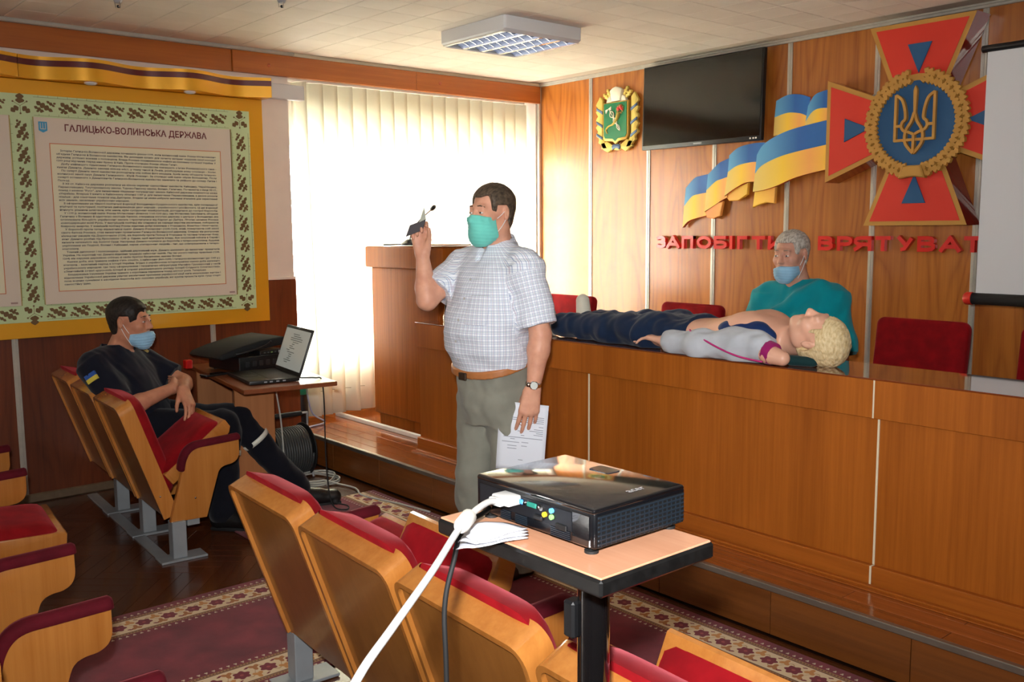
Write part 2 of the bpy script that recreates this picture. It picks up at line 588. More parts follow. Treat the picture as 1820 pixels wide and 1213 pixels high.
# ---- left wall with the stage window and an opening for the added ambient-light window
mb = MB()
WY0, WY1 = 3.008, 5.215
for (y0, y1, z0, z1) in ((FY, -5.0, 0, HC), (-5.0, -3.9, 0, 0.85), (-5.0, -3.9, 2.35, HC), (-3.9, WY0, 0, HC), (WY0, WY1, 2.60, HC), (WY1, BY + 0.02, 0, HC)):
    mb.box(LX - 0.30, LX, y0, y1, z0, z1)
mb.box(LX - 0.30, LX - 0.235, WY0, WY1, 0, 0.60)
mb.box(LX - 0.30, LX - 0.235, WY0, WY1, 2.20, 2.62)
wall_left = tag(mb.build('wall_left', PIER), kind='structure')
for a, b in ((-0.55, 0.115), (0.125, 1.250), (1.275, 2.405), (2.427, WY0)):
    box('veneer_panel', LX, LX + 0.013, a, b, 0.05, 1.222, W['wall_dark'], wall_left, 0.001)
for y in (0.12, 1.2625, 2.416):
    mb = MB().box(LX, LX + 0.018, y - 0.017, y + 0.017, 0.05, 1.222, 0.0015)
    mb.box(LX, LX + 0.022, y - 0.005, y + 0.005, 0.05, 1.222, 0.001)
    mb.build('cover_strip', ALU, wall_left)
box('panel_cap', LX, LX + 0.02, 2.79, WY0 + 0.004, 1.222, 1.242, PIER, wall_left, 0.003)
box('panel_end', LX - 0.02, LX + 0.012, WY0, WY0 + 0.008, 0.2, 1.222, W['wall_dark'], wall_left)
tag(MB().box(LX, LX + 0.022, -0.6, 2.95, 0.0, 0.052, 0.006).build('baseboard_left', plain('worn_skirting', srgb(104, 84, 62), 0.5, noise=0.15)), kind='structure')
# fascia board under the ceiling, in two lengths
fz = tag(box('trim_2', LX, LX + 0.026, -0.6, 2.612, 2.556, 2.693, W['fascia'], bev=0.002), kind='structure')
fz2 = tag(box('trim_3', LX, LX + 0.040, 2.615, 4.02, 2.556, 2.690, W['fascia'], bev=0.002), kind='structure')
fz3 = tag(box('trim_4', LX, LX + 0.040, 4.022, BY - 0.02, 2.556, 2.690, W['fascia'], bev=0.002), kind='structure')
for y, z, p in ((2.86, 2.615, fz2), (4.23, 2.626, fz3)):
    MB().ball((LX + 0.041, y, z), (0.006, 0.012, 0.012), 10).build('screw_cap', BRASS, p, 60)
tag(MB().box(LX, LX + 0.055, -0.6, 3.04, 2.690, HC, 0.006).build('trim_5', CORNICE), kind='structure')
tag(MB().box(LX, LX + 0.03, 3.04, BY, 2.692, HC, 0.004).build('trim_6', CREAM), kind='structure')
tag(MB().box(LX, LX + 0.05, 2.80, 3.105, 2.408, 2.505, 0.004).build('trim_7', plain('grey_white_casing', srgb(206, 204, 204), 0.6)), kind='structure')

# ---- far walls (only seen in reflections)
tag(box('wall_right', RX, RX + 0.1, FY, BY, 0, HC, PIER), kind='structure')
tag(box('wall_rear', LX - 0.3, RX, FY - 0.1, FY, 0, HC, PIER), kind='structure')


def glass_mat():
    m = NT('window_glass')
    tr = m.n('BsdfTransparent')
    gl = m.n('BsdfGlossy', i_Roughness=0.02)
    mx = m.n('MixShader', i_0=0.06)
    m.l(tr.outputs[0], mx.inputs[1])
    m.l(gl.outputs[0], mx.inputs[2])
    m.l(mx.outputs[0], m.t.nodes['Material Output'].inputs[0])
    return m.m


M_GLASS = glass_mat()
M_FRAME = plain('white_window_frame', srgb(236, 232, 222), 0.4)


def window(name, y0, y1, z0, z1, cuts, hz, x=LX - 0.27):
    w = tag(empty(name, (0, 0, 0)), kind='structure')
    t = 0.06
    box('frame_rail', x - 0.03, x + 0.03, y0, y1, z0, z0 + t, M_FRAME, w, 0.004)
    box('frame_rail', x - 0.03, x + 0.03, y0, y1, z1 - t, z1, M_FRAME, w, 0.004)
    ys = [y0] + cuts + [y1]
    for y in ys:
        yy = min(max(y, y0 + t / 2), y1 - t / 2)
        box('frame_stile', x - 0.029, x + 0.029, yy - t / 2, yy + t / 2, z0 + t, z1 - t, M_FRAME, w, 0.004)
    for a, b in zip(ys[:-1], ys[1:]):
        box('transom', x - 0.025, x + 0.025, a + t / 2, b - t / 2, hz - 0.02, hz + 0.02, M_FRAME, w, 0.003)
        box('pane', x - 0.003, x + 0.003, a + t / 2, b - t / 2, z0 + t, hz - 0.02, M_GLASS, w)
        box('pane', x - 0.003, x + 0.003, a + t / 2, b - t / 2, hz + 0.02, z1 - t, M_GLASS, w)
    box('sill', x + 0.03, x + 0.11, y0, y1, z0 - 0.025, z0 + 0.004, M_FRAME, w, 0.006)
    return w


window('window_1', WY0 + 0.01, WY1 - 0.01, 0.60, 2.20, [3.74, 4.48], 1.75)
window('fill_window', -5.0, -3.9, 0.85, 2.35, [-4.45], 1.9)  # unseen window, added to raise the ambient light in the hall
# veneered boxing below the stage window sill
box('sill_boxing', LX - 0.235, LX - 0.215, WY0, WY1, ST, 0.575, W['wall'], wall_left)


# ---- vertical blinds: every slat a part
def blind_mat():
    m = NT('cream_blind_fabric')
    col = srgb(243, 245, 230)
    d = m.n('BsdfDiffuse', i_Color=col)
    t = m.n('BsdfTranslucent', i_Color=srgb(252, 251, 241))
    mx = m.n('MixShader', i_0=0.5)
    nz = m.n('TexNoise', i_Scale=1.0, i_Detail=3.0)
    m.l(m.obj_coords((300, 300, 4)), nz.inputs['Vector'])
    bp = m.n('Bump', i_Strength=0.15, i_Distance=0.001)
    m.l(nz.outputs[0], bp.inputs['Height'])
    m.l(bp.outputs[0], d.inputs['Normal'])
    m.l(d.outputs[0], mx.inputs[1])
    m.l(t.outputs[0], mx.inputs[2])
    m.l(mx.outputs[0], m.t.nodes['Material Output'].inputs[0])
    return m.m


M_BLIND = blind_mat()
M_HEM = plain('blind_weight', srgb(206, 198, 176), 0.6)
blind = tag(empty('vertical_blind', (LX - 0.06, 3.05, 2.55)), 'cream vertical fabric blind hanging over the bright stage window', 'blind')


def slat(y, ang, z0, z1, wdt=0.127, twist=0.0, x=-0.10, lean=0.0, name='slat'):
    vs, fs = [], []
    n, m = 14, 4
    for i in range(n + 1):
        f = i / n
        a = ang + twist * f * f
        zz = z1 + (z0 - z1) * f
        for k in range(m + 1):
            t = (k / m - 0.5) * wdt
            cv = 0.006 * (1 - (2 * k / m - 1) ** 2)
            yy = y - 3.05 + lean * f + t * math.cos(a) - cv * math.sin(a)
            xx = x + 0.06 + t * math.sin(a) + cv * math.cos(a)
            vs.append((xx, yy, zz - 2.55))
    for i in range(n):
        for k in range(m):
            q = i * (m + 1) + k
            fs.append((q, q + 1, q + m + 2, q + m + 1))
    me = bpy.data.meshes.new(name)
    me.from_pydata(vs, [], fs)
    finish(me, M_BLIND, 180)
    o = link(name, me, blind)
    sd = o.modifiers.new('thickness', 'SOLIDIFY')
    sd.thickness = 0.001
    return o


ys = [3.14 + i * 0.117 for i in range(18)]
rs = random.Random(3)
for i, y in enumerate(ys):
    ang = 0.20 + rs.uniform(-0.07, 0.07)
    tw, ln = rs.uniform(-0.10, 0.10), rs.uniform(-0.015, 0.015)
    z0 = 0.235
    if i == 0: ang, tw, ln = 1.15, -0.35, 0.03
    if i == 1: ang, tw, ln = 0.35, 0.1, 0.0
    if i == 3: ang, tw = 0.45, 0.3
    if i == 13: ang, tw, ln = 0.42, -0.3, 0.05
    if i == 15: ang, tw = 0.5, -0.2
    slat(y, ang, z0, 2.552, twist=tw, lean=ln)
box('head_rail', -0.085, -0.02, -0.03, 2.12, 0.004, 0.045, M_FRAME, blind, 0.004)
mb = MB()
chain = []
for i, y in enumerate(ys[1:]):
    chain += [(-0.04, y - 3.05 - 0.05, -2.14), (-0.037, y - 3.05, -2.144)]
mb.tube(chain, 0.0016, 5).build('bead_chain', plain('chain_thread', srgb(150, 140, 120), 0.6), blind)

# ================================================================ FURNITURE
# ---- long presidium desk
DF, DT = 3.245, 0.988
desk = tag(empty('presidium_desk', (-1.9, 3.4, ST)), 'long orange veneered desk running the whole length of the stage', 'desk')


def dpart(name, x0, x1, y0, y1, z0, z1, mat, bev=0.0015):
    return box(name, x0 + 1.9, x1 + 1.9, y0 - 3.4, y1 - 3.4, z0 - ST, z1 - ST, mat, desk, bev)


DX = [-4.73, -3.255, -1.735, -0.215, 1.3, 2.8]
for a, b in zip(DX[:-1], DX[1:]):
    dpart('front_panel', a + 0.004, b - 0.004, DF + 0.014, DF + 0.032, 0.272, 0.842, W['desk'])
    dpart('plinth', a + 0.004, b - 0.004, DF - 0.012, DF + 0.03, ST, 0.276, W['desk_x'], 0.004)
FX = [-4.73, -1.752, 1.3, 2.8]
for a, b in zip(FX[:-1], FX[1:]):
    dpart('fascia', a + 0.004, b - 0.004, DF - 0.004, DF + 0.018, 0.838, DT - 0.004, W['desk'])
for x in DX[1:-1]:
    dpart('joint_strip', x - 0.004, x + 0.004, DF + 0.011, DF + 0.03, 0.276, 0.838, CREAM, 0.001)
    dpart('joint_strip', x - 0.004, x + 0.004, DF - 0.010, DF + 0.03, ST, 0.274, CREAM, 0.001)
for x in FX[1:-1]:
    dpart('joint_strip', x - 0.004, x + 0.004, DF - 0.001, DF + 0.018, 0.838, DT - 0.004, CREAM, 0.001)
dpart('desk_top', -4.735, 2.8, DF - 0.006, 3.60, DT - 0.006, DT, W['desk_top'], 0.0015)
dpart('side_panel', -4.73, -4.712, DF + 0.03, 3.56, ST, DT - 0.006, W['desk'])
dpart('back_rail', -4.72, 2.8, 3.57, 3.59, 0.78, DT - 0.006, W['desk'])
# parquet moulding along the foot of the desk
for i, yy in enumerate((DF - 0.045, DF - 0.075)):
    dpart('foot_moulding', -4.7, 2.8, yy, yy + 0.024, ST, ST + 0.010 - 0.004 * i, W['desk_x'], 0.003)

# ---- podium
pod = tag(empty('podium', (-4.95, 3.7, ST)), 'tall orange veneered speaker podium standing by the bright window', 'podium')


def ppart(name, x0, x1, y0, y1, z0, z1, mat, bev=0.004, seg=2):
    return box(name, x0 + 4.95, x1 + 4.95, y0 - 3.7, y1 - 3.7, z0 - ST, z1 - ST, mat, pod, bev, seg, 40)


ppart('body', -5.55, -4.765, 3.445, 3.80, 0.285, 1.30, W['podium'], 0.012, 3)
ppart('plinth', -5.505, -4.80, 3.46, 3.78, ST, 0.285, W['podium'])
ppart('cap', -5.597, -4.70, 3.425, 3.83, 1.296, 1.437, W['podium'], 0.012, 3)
ppart('top', -5.59, -4.705, 3.43, 3.825, 1.437, 1.445, W['desk_top'], 0.002)

bar = MB().box(-6.0, -4.76, 3.385, 3.410, ST, ST + 0.030, 0.004).build('cable_trunking', WHITE)
tag(bar, 'white cable trunking lying on the stage floor before the podium', 'trunking')

# ---- theatre seats
SD = (-0.3187, 0.9479)     # up the back
SN = (0.9479, 0.3187)      # forward normal
SB = (-0.021, 0.195)


def sp(s, d):
    return (SB[0] + SD[0] * s + SN[0] * d, SB[1] + SD[1] * s + SN[1] * d)


def seat_meshes(hw):
    out = {}
    # bent plywood rim: rounded U frame swept in the plane of the back
    R_ = 0.045
    def rim(off):
        pts = [(-hw + off, 0.0)]
        n = 6
        for i in range(n + 1):
            a = PI - (PI / 2) * i / n
            pts.append((-hw + R_ + (R_ - off) * math.cos(a), 0.583 - R_ + (R_ - off) * math.sin(a)))
        for i in range(n + 1):
            a = PI / 2 - (PI / 2) * i / n
            pts.append((hw - R_ + (R_ - off) * math.cos(a), 0.583 - R_ + (R_ - off) * math.sin(a)))
        pts.append((hw - off, 0.0))
        return pts
    o, i_ = rim(0), rim(0.015)
    mb = MB()
    vs, fs = [], []
    m = len(o)
    for d, ring in ((0.0, o), (0.0, i_), (0.072, o), (0.072, i_)):
        for (u, s) in ring:
            # the front edge of the rim rises towards the top
            y, z = sp(s + (0.010 if d > 0.03 and s > 0.5 else 0), d)
            vs.append((u, y, z))
    for k in range(m - 1):
        fs += [(k, k + 1, m + k + 1, m + k), (2 * m + k, 3 * m + k, 3 * m + k + 1, 2 * m + k + 1),
               (k, 2 * m + k, 2 * m + k + 1, k + 1), (m + k, m + k + 1, 3 * m + k + 1, 3 * m + k)]
    for k in (0, m - 1):
        fs.append((k, m + k, 3 * m + k, 2 * m + k))
    v, f = mb.add(vs, fs)
    es = [e for e in mb.bm.edges if len(e.link_faces) == 2 and abs(e.calc_face_angle(0)) > 1.0]
    bmesh.ops.bevel(mb.bm, geom=es, offset=0.0035, segments=2, profile=0.5, affect='EDGES')
    out['back_frame'] = mb.mesh('back_frame', W['seat'], 40)
    mb = MB()
    pts = [(-hw + 0.014, 0.0)] + [(u, s) for u, s in rim(0.014)[1:-1]] + [(hw - 0.014, 0.0)]
    n = len(pts)
    vs = [(u,) + sp(s, 0.012) for u, s in pts] + [(u,) + sp(s, 0.020) for u, s in pts]
    mb.add(vs, [tuple(range(n)), tuple(range(2 * n - 1, n - 1, -1))] + [(k, (k + 1) % n, n + (k + 1) % n, n + k) for k in range(n)])
    out['back_panel'] = mb.mesh('back_panel', W['seat_rear'])
    # cushion: puffed rounded slab in front of the frame
    def puff(name, L, hw2, mat, base, frame, thick, nx=14, ns=16, s0=0.0, top_r=0.05):
        vs, fs = [], []
        for side in (0, 1):
            for i in range(ns + 1):
                for k in range(nx + 1):
                    a, b = k / nx * 2 - 1, i / ns * 2 - 1
                    # squircle rim
                    u = hw2 * a
                    s = s0 + L * (b + 1) / 2
                    e = max(0.0, 1 - abs(a) ** 5) ** 0.5 * max(0.0, 1 - abs(b) ** 6) ** 0.5
                    d = base + (thick * e if side else -0.004 * e)
                    # round the corners of the outline
                    ca, cb = abs(u) - (hw2 - top_r), abs(s - s0 - L / 2) - (L / 2 - top_r)
                    if ca > 0 and cb > 0:
                        q = math.hypot(ca, cb)
                        mx_ = max(ca, cb)
                        fct = mx_ / q
                        u = math.copysign(hw2 - top_r + ca * fct, u)
                        s = s0 + L / 2 + math.copysign(L / 2 - top_r + cb * fct, s - s0 - L / 2)
                    vs.append(frame(u, s, d))
        w = nx + 1
        off = (ns + 1) * w
        for i in range(ns):
            for k in range(nx):
                q = i * w + k
                fs.append((q, q + w, q + w + 1, q + 1))
                fs.append((off + q, off + q + 1, off + q + w + 1, off + q + w))
        for i in range(ns):
            fs += [(i * w, off + i * w, off + (i + 1) * w, (i + 1) * w), (i * w + nx, (i + 1) * w + nx, off + (i + 1) * w + nx, off + i * w + nx)]
        for k in range(nx):
            fs += [(k, k + 1, off + k + 1, off + k), (ns * w + k, off + ns * w + k, off + ns * w + k + 1, ns * w + k + 1)]
        mb = MB()
        mb.add(vs, fs)
        return mb.mesh(name, mat, 180)
    out['back_cushion'] = puff('back_cushion', 0.545, hw - 0.034, V_RED, 0.058, lambda u, s, d: (u,) + sp(s, d), 0.082, s0=0.068)
    # tip-up seat: local frame with the pivot at the origin, +y forward, top = +z
    mb = MB()
    prof = [(0.0, 0.0), (0.30, -0.010), (0.355, 0.002), (0.378, 0.022), (0.380, 0.062), (0.372, 0.070), (0.0, 0.066)]
    mb.prism(prof, -hw + 0.022, hw - 0.022, 'x', 0.004, seg=2)
    out['seat_pan'] = mb.mesh('seat_pan', W['seat'], 40)
    out['seat_cushion'] = puff('seat_cushion', 0.355, hw - 0.026, V_RED, 0.066, lambda u, s, d: (u, s, d), 0.034, s0=0.0, top_r=0.03)
    # arm: plywood panel and upholstered pad
    arm = [(0.000, 0.184), (0.172, 0.181)] + [tuple(p) for p in spline([(0.172, 0.181), (0.227, 0.360), (0.245, 0.404), (0.272, 0.419), (0.305, 0.424), (0.331, 0.440), (0.343, 0.467), (0.344, 0.498)], 3)[1:]]
    arm += [(0.344, 0.537), (0.150, 0.529)] + [tuple(p) for p in spline([(0.150, 0.529), (0.113, 0.519), (0.086, 0.490), (0.070, 0.440)], 4)[1:]]
    out['arm_panel'] = MB().prism(arm, -0.017, 0.017, 'x', 0.003, seg=2).mesh('arm_panel', W['seat'], 40)
    pth = spline([(0.066, 0.420), (0.076, 0.470), (0.098, 0.510), (0.135, 0.531), (0.20, 0.536), (0.30, 0.542), (0.350, 0.545)], 4)
    mb = MB()
    vs, fs = [], []
    sec = [(-0.026, -0.006), (-0.030, 0.006), (-0.022, 0.020), (0.0, 0.025), (0.022, 0.020), (0.030, 0.006), (0.026, -0.006)]
    for i, p in enumerate(pth):
        a, b = np.array(pth[max(i - 1, 0)]), np.array(pth[min(i + 1, len(pth) - 1)])
        t = (b - a) / np.linalg.norm(b - a)
        nn = (-t[1], t[0])
        k = 0.75 if i == len(pth) - 1 else (0.6 if i == 0 else 1)
        for u, h in sec:
            vs.append((u * k, p[0] + nn[0] * h * k, p[1] + nn[1] * h * k))
    w = len(sec)
    for i in range(len(pth) - 1):
        for k in range(w):
            k2 = (k + 1) % w
            fs.append((i * w + k, i * w + k2, (i + 1) * w + k2, (i + 1) * w + k))
    fs += [tuple(range(w)), tuple(range(len(vs) - 1, len(vs) - w - 1, -1))]
    mb.add(vs, fs)
    out['arm_pad'] = mb.mesh('arm_pad', V_BUR, 50)
    mb = MB().box(-0.033, 0.033, 0.0, 0.066, 0.010, 0.187, 0.003)
    out['post'] = mb.mesh('post', STEEL)
    out['foot_plate'] = MB().box(-0.055, 0.055, -0.062, 0.155, 0.0, 0.011, 0.002).mesh('foot_plate', STEEL)
    mb = MB().box(-0.018, 0.018, 0.085, 0.145, 0.145, 0.190, 0.002)
    out['bracket'] = mb.mesh('bracket', STEEL)
    out['screw'] = MB().ball((0, 0, 0), (0.002, 0.005, 0.005), 8).mesh('screw', CHROME, 60)
    return out


SEAT_CACHE = {}


def theatre_seat(xc, yc, rot, pitch, tilt, label, group, arms='R', arm_right=True):
    hw = pitch / 2 - 0.014
    key = round(hw, 3)
    if key not in SEAT_CACHE: SEAT_CACHE[key] = seat_meshes(hw)
    S = SEAT_CACHE[key]
    r = tag(empty('theatre_seat', (xc, yc, 0), rot), label, 'seat', group)
    link('back_frame', S['back_frame'], r)
    link('back_panel', S['back_panel'], r)
    link('back_cushion', S['back_cushion'], r)
    pan = link('seat_pan', S['seat_pan'], r, (0, 0.035, 0.352), (math.radians(tilt), 0, 0))
    link('seat_cushion', S['seat_cushion'], pan)
    us = []
    if 'R' in arms: us.append(pitch / 2)
    if 'L' in arms: us.append(-pitch / 2)
    for u in us:
        a = link('arm_panel', S['arm_panel'], r, (u, 0, 0))
        link('arm_pad', S['arm_pad'], a)
        link('screw', S['screw'], a, (0.018, 0.120, 0.285))
        link('post', S['post'], r, (u, 0, 0))
        link('foot_plate', S['foot_plate'], r, (u, 0, 0))
    if not us:
        link('post', S['post'], r, (pitch / 2, 0, 0))
        link('foot_plate', S['foot_plate'], r, (pitch / 2, 0, 0))
    link('screw', S['screw'], r, (hw + 0.001, -0.034, 0.31))
    link('bracket', S['bracket'], r, (pitch / 2 - 0.03, 0, 0))
    box('floor_rail', -pitch / 2 + 0.055, pitch / 2 - 0.055, -0.055, 0.0, 0.0, 0.007, STEEL, r)
    return r


def row(x_end, y_end, slope, pitch, specs, group):
    """seats laid out leftwards from the right end (x_end, y_end of the outer arm)"""
    rot = math.atan(slope)
    for i, (tilt, arms, label) in enumerate(specs):
        xc = x_end - pitch * (i + 0.5) * math.cos(rot)
        yc = y_end - pitch * (i + 0.5) * math.sin(rot)
        theatre_seat(xc, yc, rot, pitch, tilt, label, group, arms)


row(-4.335, 1.548, -0.06, 0.492, [
    (37, 'R', 'aisle end seat beside the uniformed man, its red cushion half raised'),
    (0, 'R', 'plywood seat the uniformed man in navy polo sits in'),
    (50, 'R', 'plywood seat at the left wall, farthest of the front left row')], 'seats of the front left row')
# right block, front row: numbered from the aisle
row(-2.845 + 0.527 * 4, 1.405 - 0.056 * 0.527 * 4, -0.056, 0.527, [
    (64, 'R', 'seat with raised red cushion partly hidden behind the black stand post'),
    (4, 'R', 'plywood seat behind the hanging black cable, third from the aisle'),
    (62, 'R', 'plywood seat crossed by the white cable, second from the aisle'),
    (20, 'RL', 'plywood seat on the aisle, leftmost of the right front row')], 'seats of the right front row')
# second rows, cut by the left edge of the picture
row(-2.615 + 0.535, 0.405 - 0.10 * 0.535, -0.10, 0.535, [
    (92, 'R', 'seat whose burgundy arm pad just shows at the bottom edge'),
    (86, 'RL', 'seat at the lower left corner with its cushion folded upright')], 'seats of the second right row')
row(-3.775, 0.535, -0.10, 0.530, [
    (-2, '', 'lowered red seat without a right arm at the left edge'),
    (62, 'R', 'seat at the left edge with red cushion tipped up'),
    (45, 'RL', 'farthest second row seat at the left edge near the wall')], 'seats of the second left row')


# ---- red chairs behind the desk
def presidium_chair(x, y, rz, label):
    r = tag(empty('presidium_chair', (x, y, ST), rz), label, 'chair', 'red chairs behind the desk')
    # backrest seen above the desk: rounded padded slab (front faces -y)
    poly = rrect(-0.240, 0.240, 0.46, 0.875, 0.040, 6)
    M_ = Matrix.Translation((0, 0.20, 0.46)) @ Matrix.Rotation(-0.14, 4, 'X') @ Matrix.Translation((0, 0, -0.46))
    MB().prism(poly, -0.030, 0.030, 'y', 0.018, M_, 3).build('backrest', V_CHAIR, r, 60)
    MB().prism(rrect(-0.235, 0.235, -0.24, 0.22, 0.05), 0.40, 0.47, 'z', 0.02, None, 3).build('seat', V_CHAIR, r, 60)
    for sx in (-1, 1):
        MB().tube([(sx * 0.20, -0.20, 0.40), (sx * 0.215, -0.225, 0.0)], 0.012, 8).build('leg', BLACK, r, 60)
        MB().tube([(sx * 0.19, 0.25, 0.62), (sx * 0.20, 0.20, 0.40), (sx * 0.215, 0.235, 0.0)], 0.012, 8).build('leg', BLACK, r, 60)
    return r


presidium_chair(-4.875, 4.45, 0.0, 'red chair behind the dummy feet, nearest to the podium')
presidium_chair(-3.775, 4.45, 0.0, 'red chair behind the thighs of the lying dummy')
presidium_chair(-2.985, 4.53, 0.0, 'red chair the doctor in teal scrubs sits on')
presidium_chair(-2.287, 4.45, 0.0, 'empty red chair right of the dummy head under the emblem')
presidium_chair(-1.565, 4.45, 0.0, 'red chair below the screen, cut by the right edge')

# ---- laptop table at the left wall
lt = tag(empty('laptop_table', (-4.44, 1.99, 0), -0.14), 'small brown laminate table with laptop at the left wall', 'table')
MB().box(-1.12, 0.0, 0.0, 0.50, 0.726, 0.750, 0.003).build('table_top', W['lap_table'], lt)
MB().box(-0.335, -0.315, 0.04, 0.255, 0.0, 0.726, 0.002).build('side_panel', W['lap_panel'], lt)
MB().box(-1.09, -1.07, 0.03, 0.40, 0.0, 0.726, 0.002).build('side_panel', W['lap_panel'], lt)
MB().box(-1.07, -0.335, 0.235, 0.25, 0.22, 0.726, 0.002).build('modesty_panel', W['lap_table'], lt)

# ---- projector stand in the foreground
ps = tag(empty('projector_stand', (-1.035, 1.012, 0)), 'small projector stand with beech top, black edge and glossy black post', 'stand')
MB().box(-0.215, 0.168, -0.120, 0.130, 1.042, 1.068, 0.004).build('edge_band', plain('scuffed_black_edge', srgb(20, 20, 20), 0.3, noise=0.3, nscale=60), ps)
MB().box(-0.211, 0.164, -0.116, 0.126, 1.066, 1.0705, 0.0015).build('top_board', W['stand_top'], ps)
MB().lathe([(0.0255, 0.02), (0.0255, 1.042)], 28, Matrix.Translation((0.045, -0.010, 0))).build('post', plain('glossy_black_tube', srgb(14, 13, 14), 0.05, 0.0, 1.0), ps, 40)
MB().box(0.010, 0.034, -0.044, -0.018, 0.915, 0.975, 0.004).build('clamp', BLACK, ps)
MB().lathe([(0.17, 0.0), (0.17, 0.012), (0.05, 0.028), (0.03, 0.04)], 32, Matrix.Translation((0.045, -0.010, 0))).build('base_plate', GLOSSBLACK, ps, 40)

# ================================================================ WALL DECORATION
def rel(pts, ox, oz):
    return [(p[0] - ox, p[1] - oz) for p in pts]


def text_mesh(txt, size=1.0, offset=0.0, res=2, extrude=0.0):
    c = bpy.data.curves.new('t', 'FONT')
    c.body = txt
    c.size = size
    c.offset = offset
    c.resolution_u = res
    c.extrude = extrude
    o = bpy.data.objects.new('t', c)
    COL.objects.link(o)
    dg = bpy.context.evaluated_depsgraph_get()
    me = bpy.data.meshes.new_from_object(o.evaluated_get(dg))
    bpy.data.objects.remove(o)
    bpy.data.curves.remove(c)
    v = np.empty(len(me.vertices) * 3)
    me.vertices.foreach_get('co', v)
    v = v.reshape(-1, 3)
    f = [tuple(p.vertices) for p in me.polygons]
    bpy.data.meshes.remove(me)
    return v, f


def mesh_obj(name, v, f, mat, parent=None, loc=(0, 0, 0), smooth=None):
    me = bpy.data.meshes.new(name)
    me.from_pydata([tuple(p) for p in v], [], f)
    finish(me, mat, smooth)
    return link(name, me, parent, loc)


# ---- big notice board on the left wall (plane x; text runs along +y)
GOLD = NT('gold_film')
GOLD.set(Base_Color=srgb(232, 168, 34), Roughness=0.38, Metallic=0.35, Coat_Weight=0.2)
GOLD = GOLD.m
board = tag(empty('notice_board', (LX + 0.012, 2.0, 0.96)), 'wide gold framed history notice board with green oak leaf border', 'notice board')
BX = 0.0


def wpart(name, y0, y1, z0, z1, d0, d1, mat, parent=board, bev=0.001):
    return box(name, d0, d1, y0 - 2.0, y1 - 2.0, z0 - 0.96, z1 - 0.96, mat, parent, bev)


wpart('gold_backing', -0.10, 2.792, 0.958, 2.387, 0.014, 0.045, GOLD)
M_MINT = plain('mint_border_print', srgb(200, 220, 168), 0.5)
M_LEAF = plain('brown_leaf_print', srgb(112, 84, 42), 0.6)
M_LINE = plain('border_line_print', srgb(112, 120, 70), 0.6)
M_PAPER = plain('beige_poster', srgb(222, 208, 190), 0.5)
M_PAPER2 = plain('cream_text_field', srgb(230, 224, 192), 0.5)
M_REDLINE = plain('orange_rule', srgb(206, 112, 62), 0.5)
M_TITLE = plain('dark_red_print', srgb(110, 22, 24), 0.5)
M_INK = plain('dark_ink', srgb(52, 46, 62), 0.6)
M_BLUEPR = plain('blue_emblem_print', srgb(70, 160, 200), 0.5)
wpart('green_border', -0.02, 2.700, 1.047, 2.308, 0.045, 0.048, M_MINT)

# one oak sprig of the border: lobed leaf pair and an acorn, drawn in (s along, t across) within 0.115 x 0.072
def leaf_outline(L, w, lobes=4):
    up, lo = [], []
    for i in range(lobes * 4 + 1):
        f = i / (lobes * 4)
        env = math.sin(PI * min(1, f * 0.93 + 0.07)) ** 0.6
        k = 0.42 + 0.58 * abs(math.sin(PI * lobes * f))
        up.append((f * L, w * env * k))
        lo.append((f * L, -w * env * k))
    return up + lo[::-1][1:-1]


def sprig(mirror=1):
    mb = MB()
    def put(poly, ang, ox, oy):
        c, s = math.cos(ang), math.sin(ang)
        P = [(ox + x * c - y * s, (oy + x * s + y * c) * mirror) for x, y in poly]
        mb.prism(P, 0.0, 0.0012, 'z')
    put(leaf_outline(0.098, 0.0175, 4), math.radians(-30), -0.042, 0.024)
    put(leaf_outline(0.058, 0.0105, 3), math.radians(-28), -0.054, -0.002)
    put(leaf_outline(0.052, 0.0095, 3), math.radians(-34), 0.012, 0.031)
    for (x, y) in ((0.053, 0.020), (-0.036, -0.027), (-0.018, -0.029)):
        mb.prism([(x + 0.0075 * math.cos(a), (y + 0.006 * math.sin(a)) * mirror) for a in [2 * PI * i / 8 for i in range(8)]], 0.0, 0.0012, 'z')
    return mb.mesh('oak_sprig', M_LEAF)


sp_me = sprig()
def place_flat(me, name, y, z, ang, parent=board, sc=1.0, d=0.048):
    """flat shape: local x -> +y (text direction), local y -> up, z -> out of the wall (+x); ang turns it in the wall plane"""
    o = link(name, me, parent)
    M = Matrix(((0, 0, 1, 0), (1, 0, 0, 0), (0, 1, 0, 0), (0, 0, 0, 1)))
    o.matrix_local = Matrix.Translation((d, y - 2.0, z - 0.96)) @ M @ Matrix.Rotation(ang, 4, 'Z') @ Matrix.Scale(sc, 4)
    return o


for i in range(9):
    y = 1.486 + i * 0.1255
    place_flat(sp_me, 'oak_sprig', y, 2.247, 0.0, sc=1.0)
    place_flat(sp_me, 'oak_sprig', y, 1.094, PI, sc=1.0)
for i in range(8):
    z = 2.108 - i * 0.1285
    place_flat(sp_me, 'oak_sprig', 1.362, z, PI / 2, sc=1.0)
    place_flat(sp_me, 'oak_sprig', 2.634, z, PI / 2, sc=1.0)
for i in range(3):
    place_flat(sp_me, 'oak_sprig', 1.230 - i * 0.1255, 2.247, 0.0)
    place_flat(sp_me, 'oak_sprig', 1.230 - i * 0.1255, 1.094, PI)
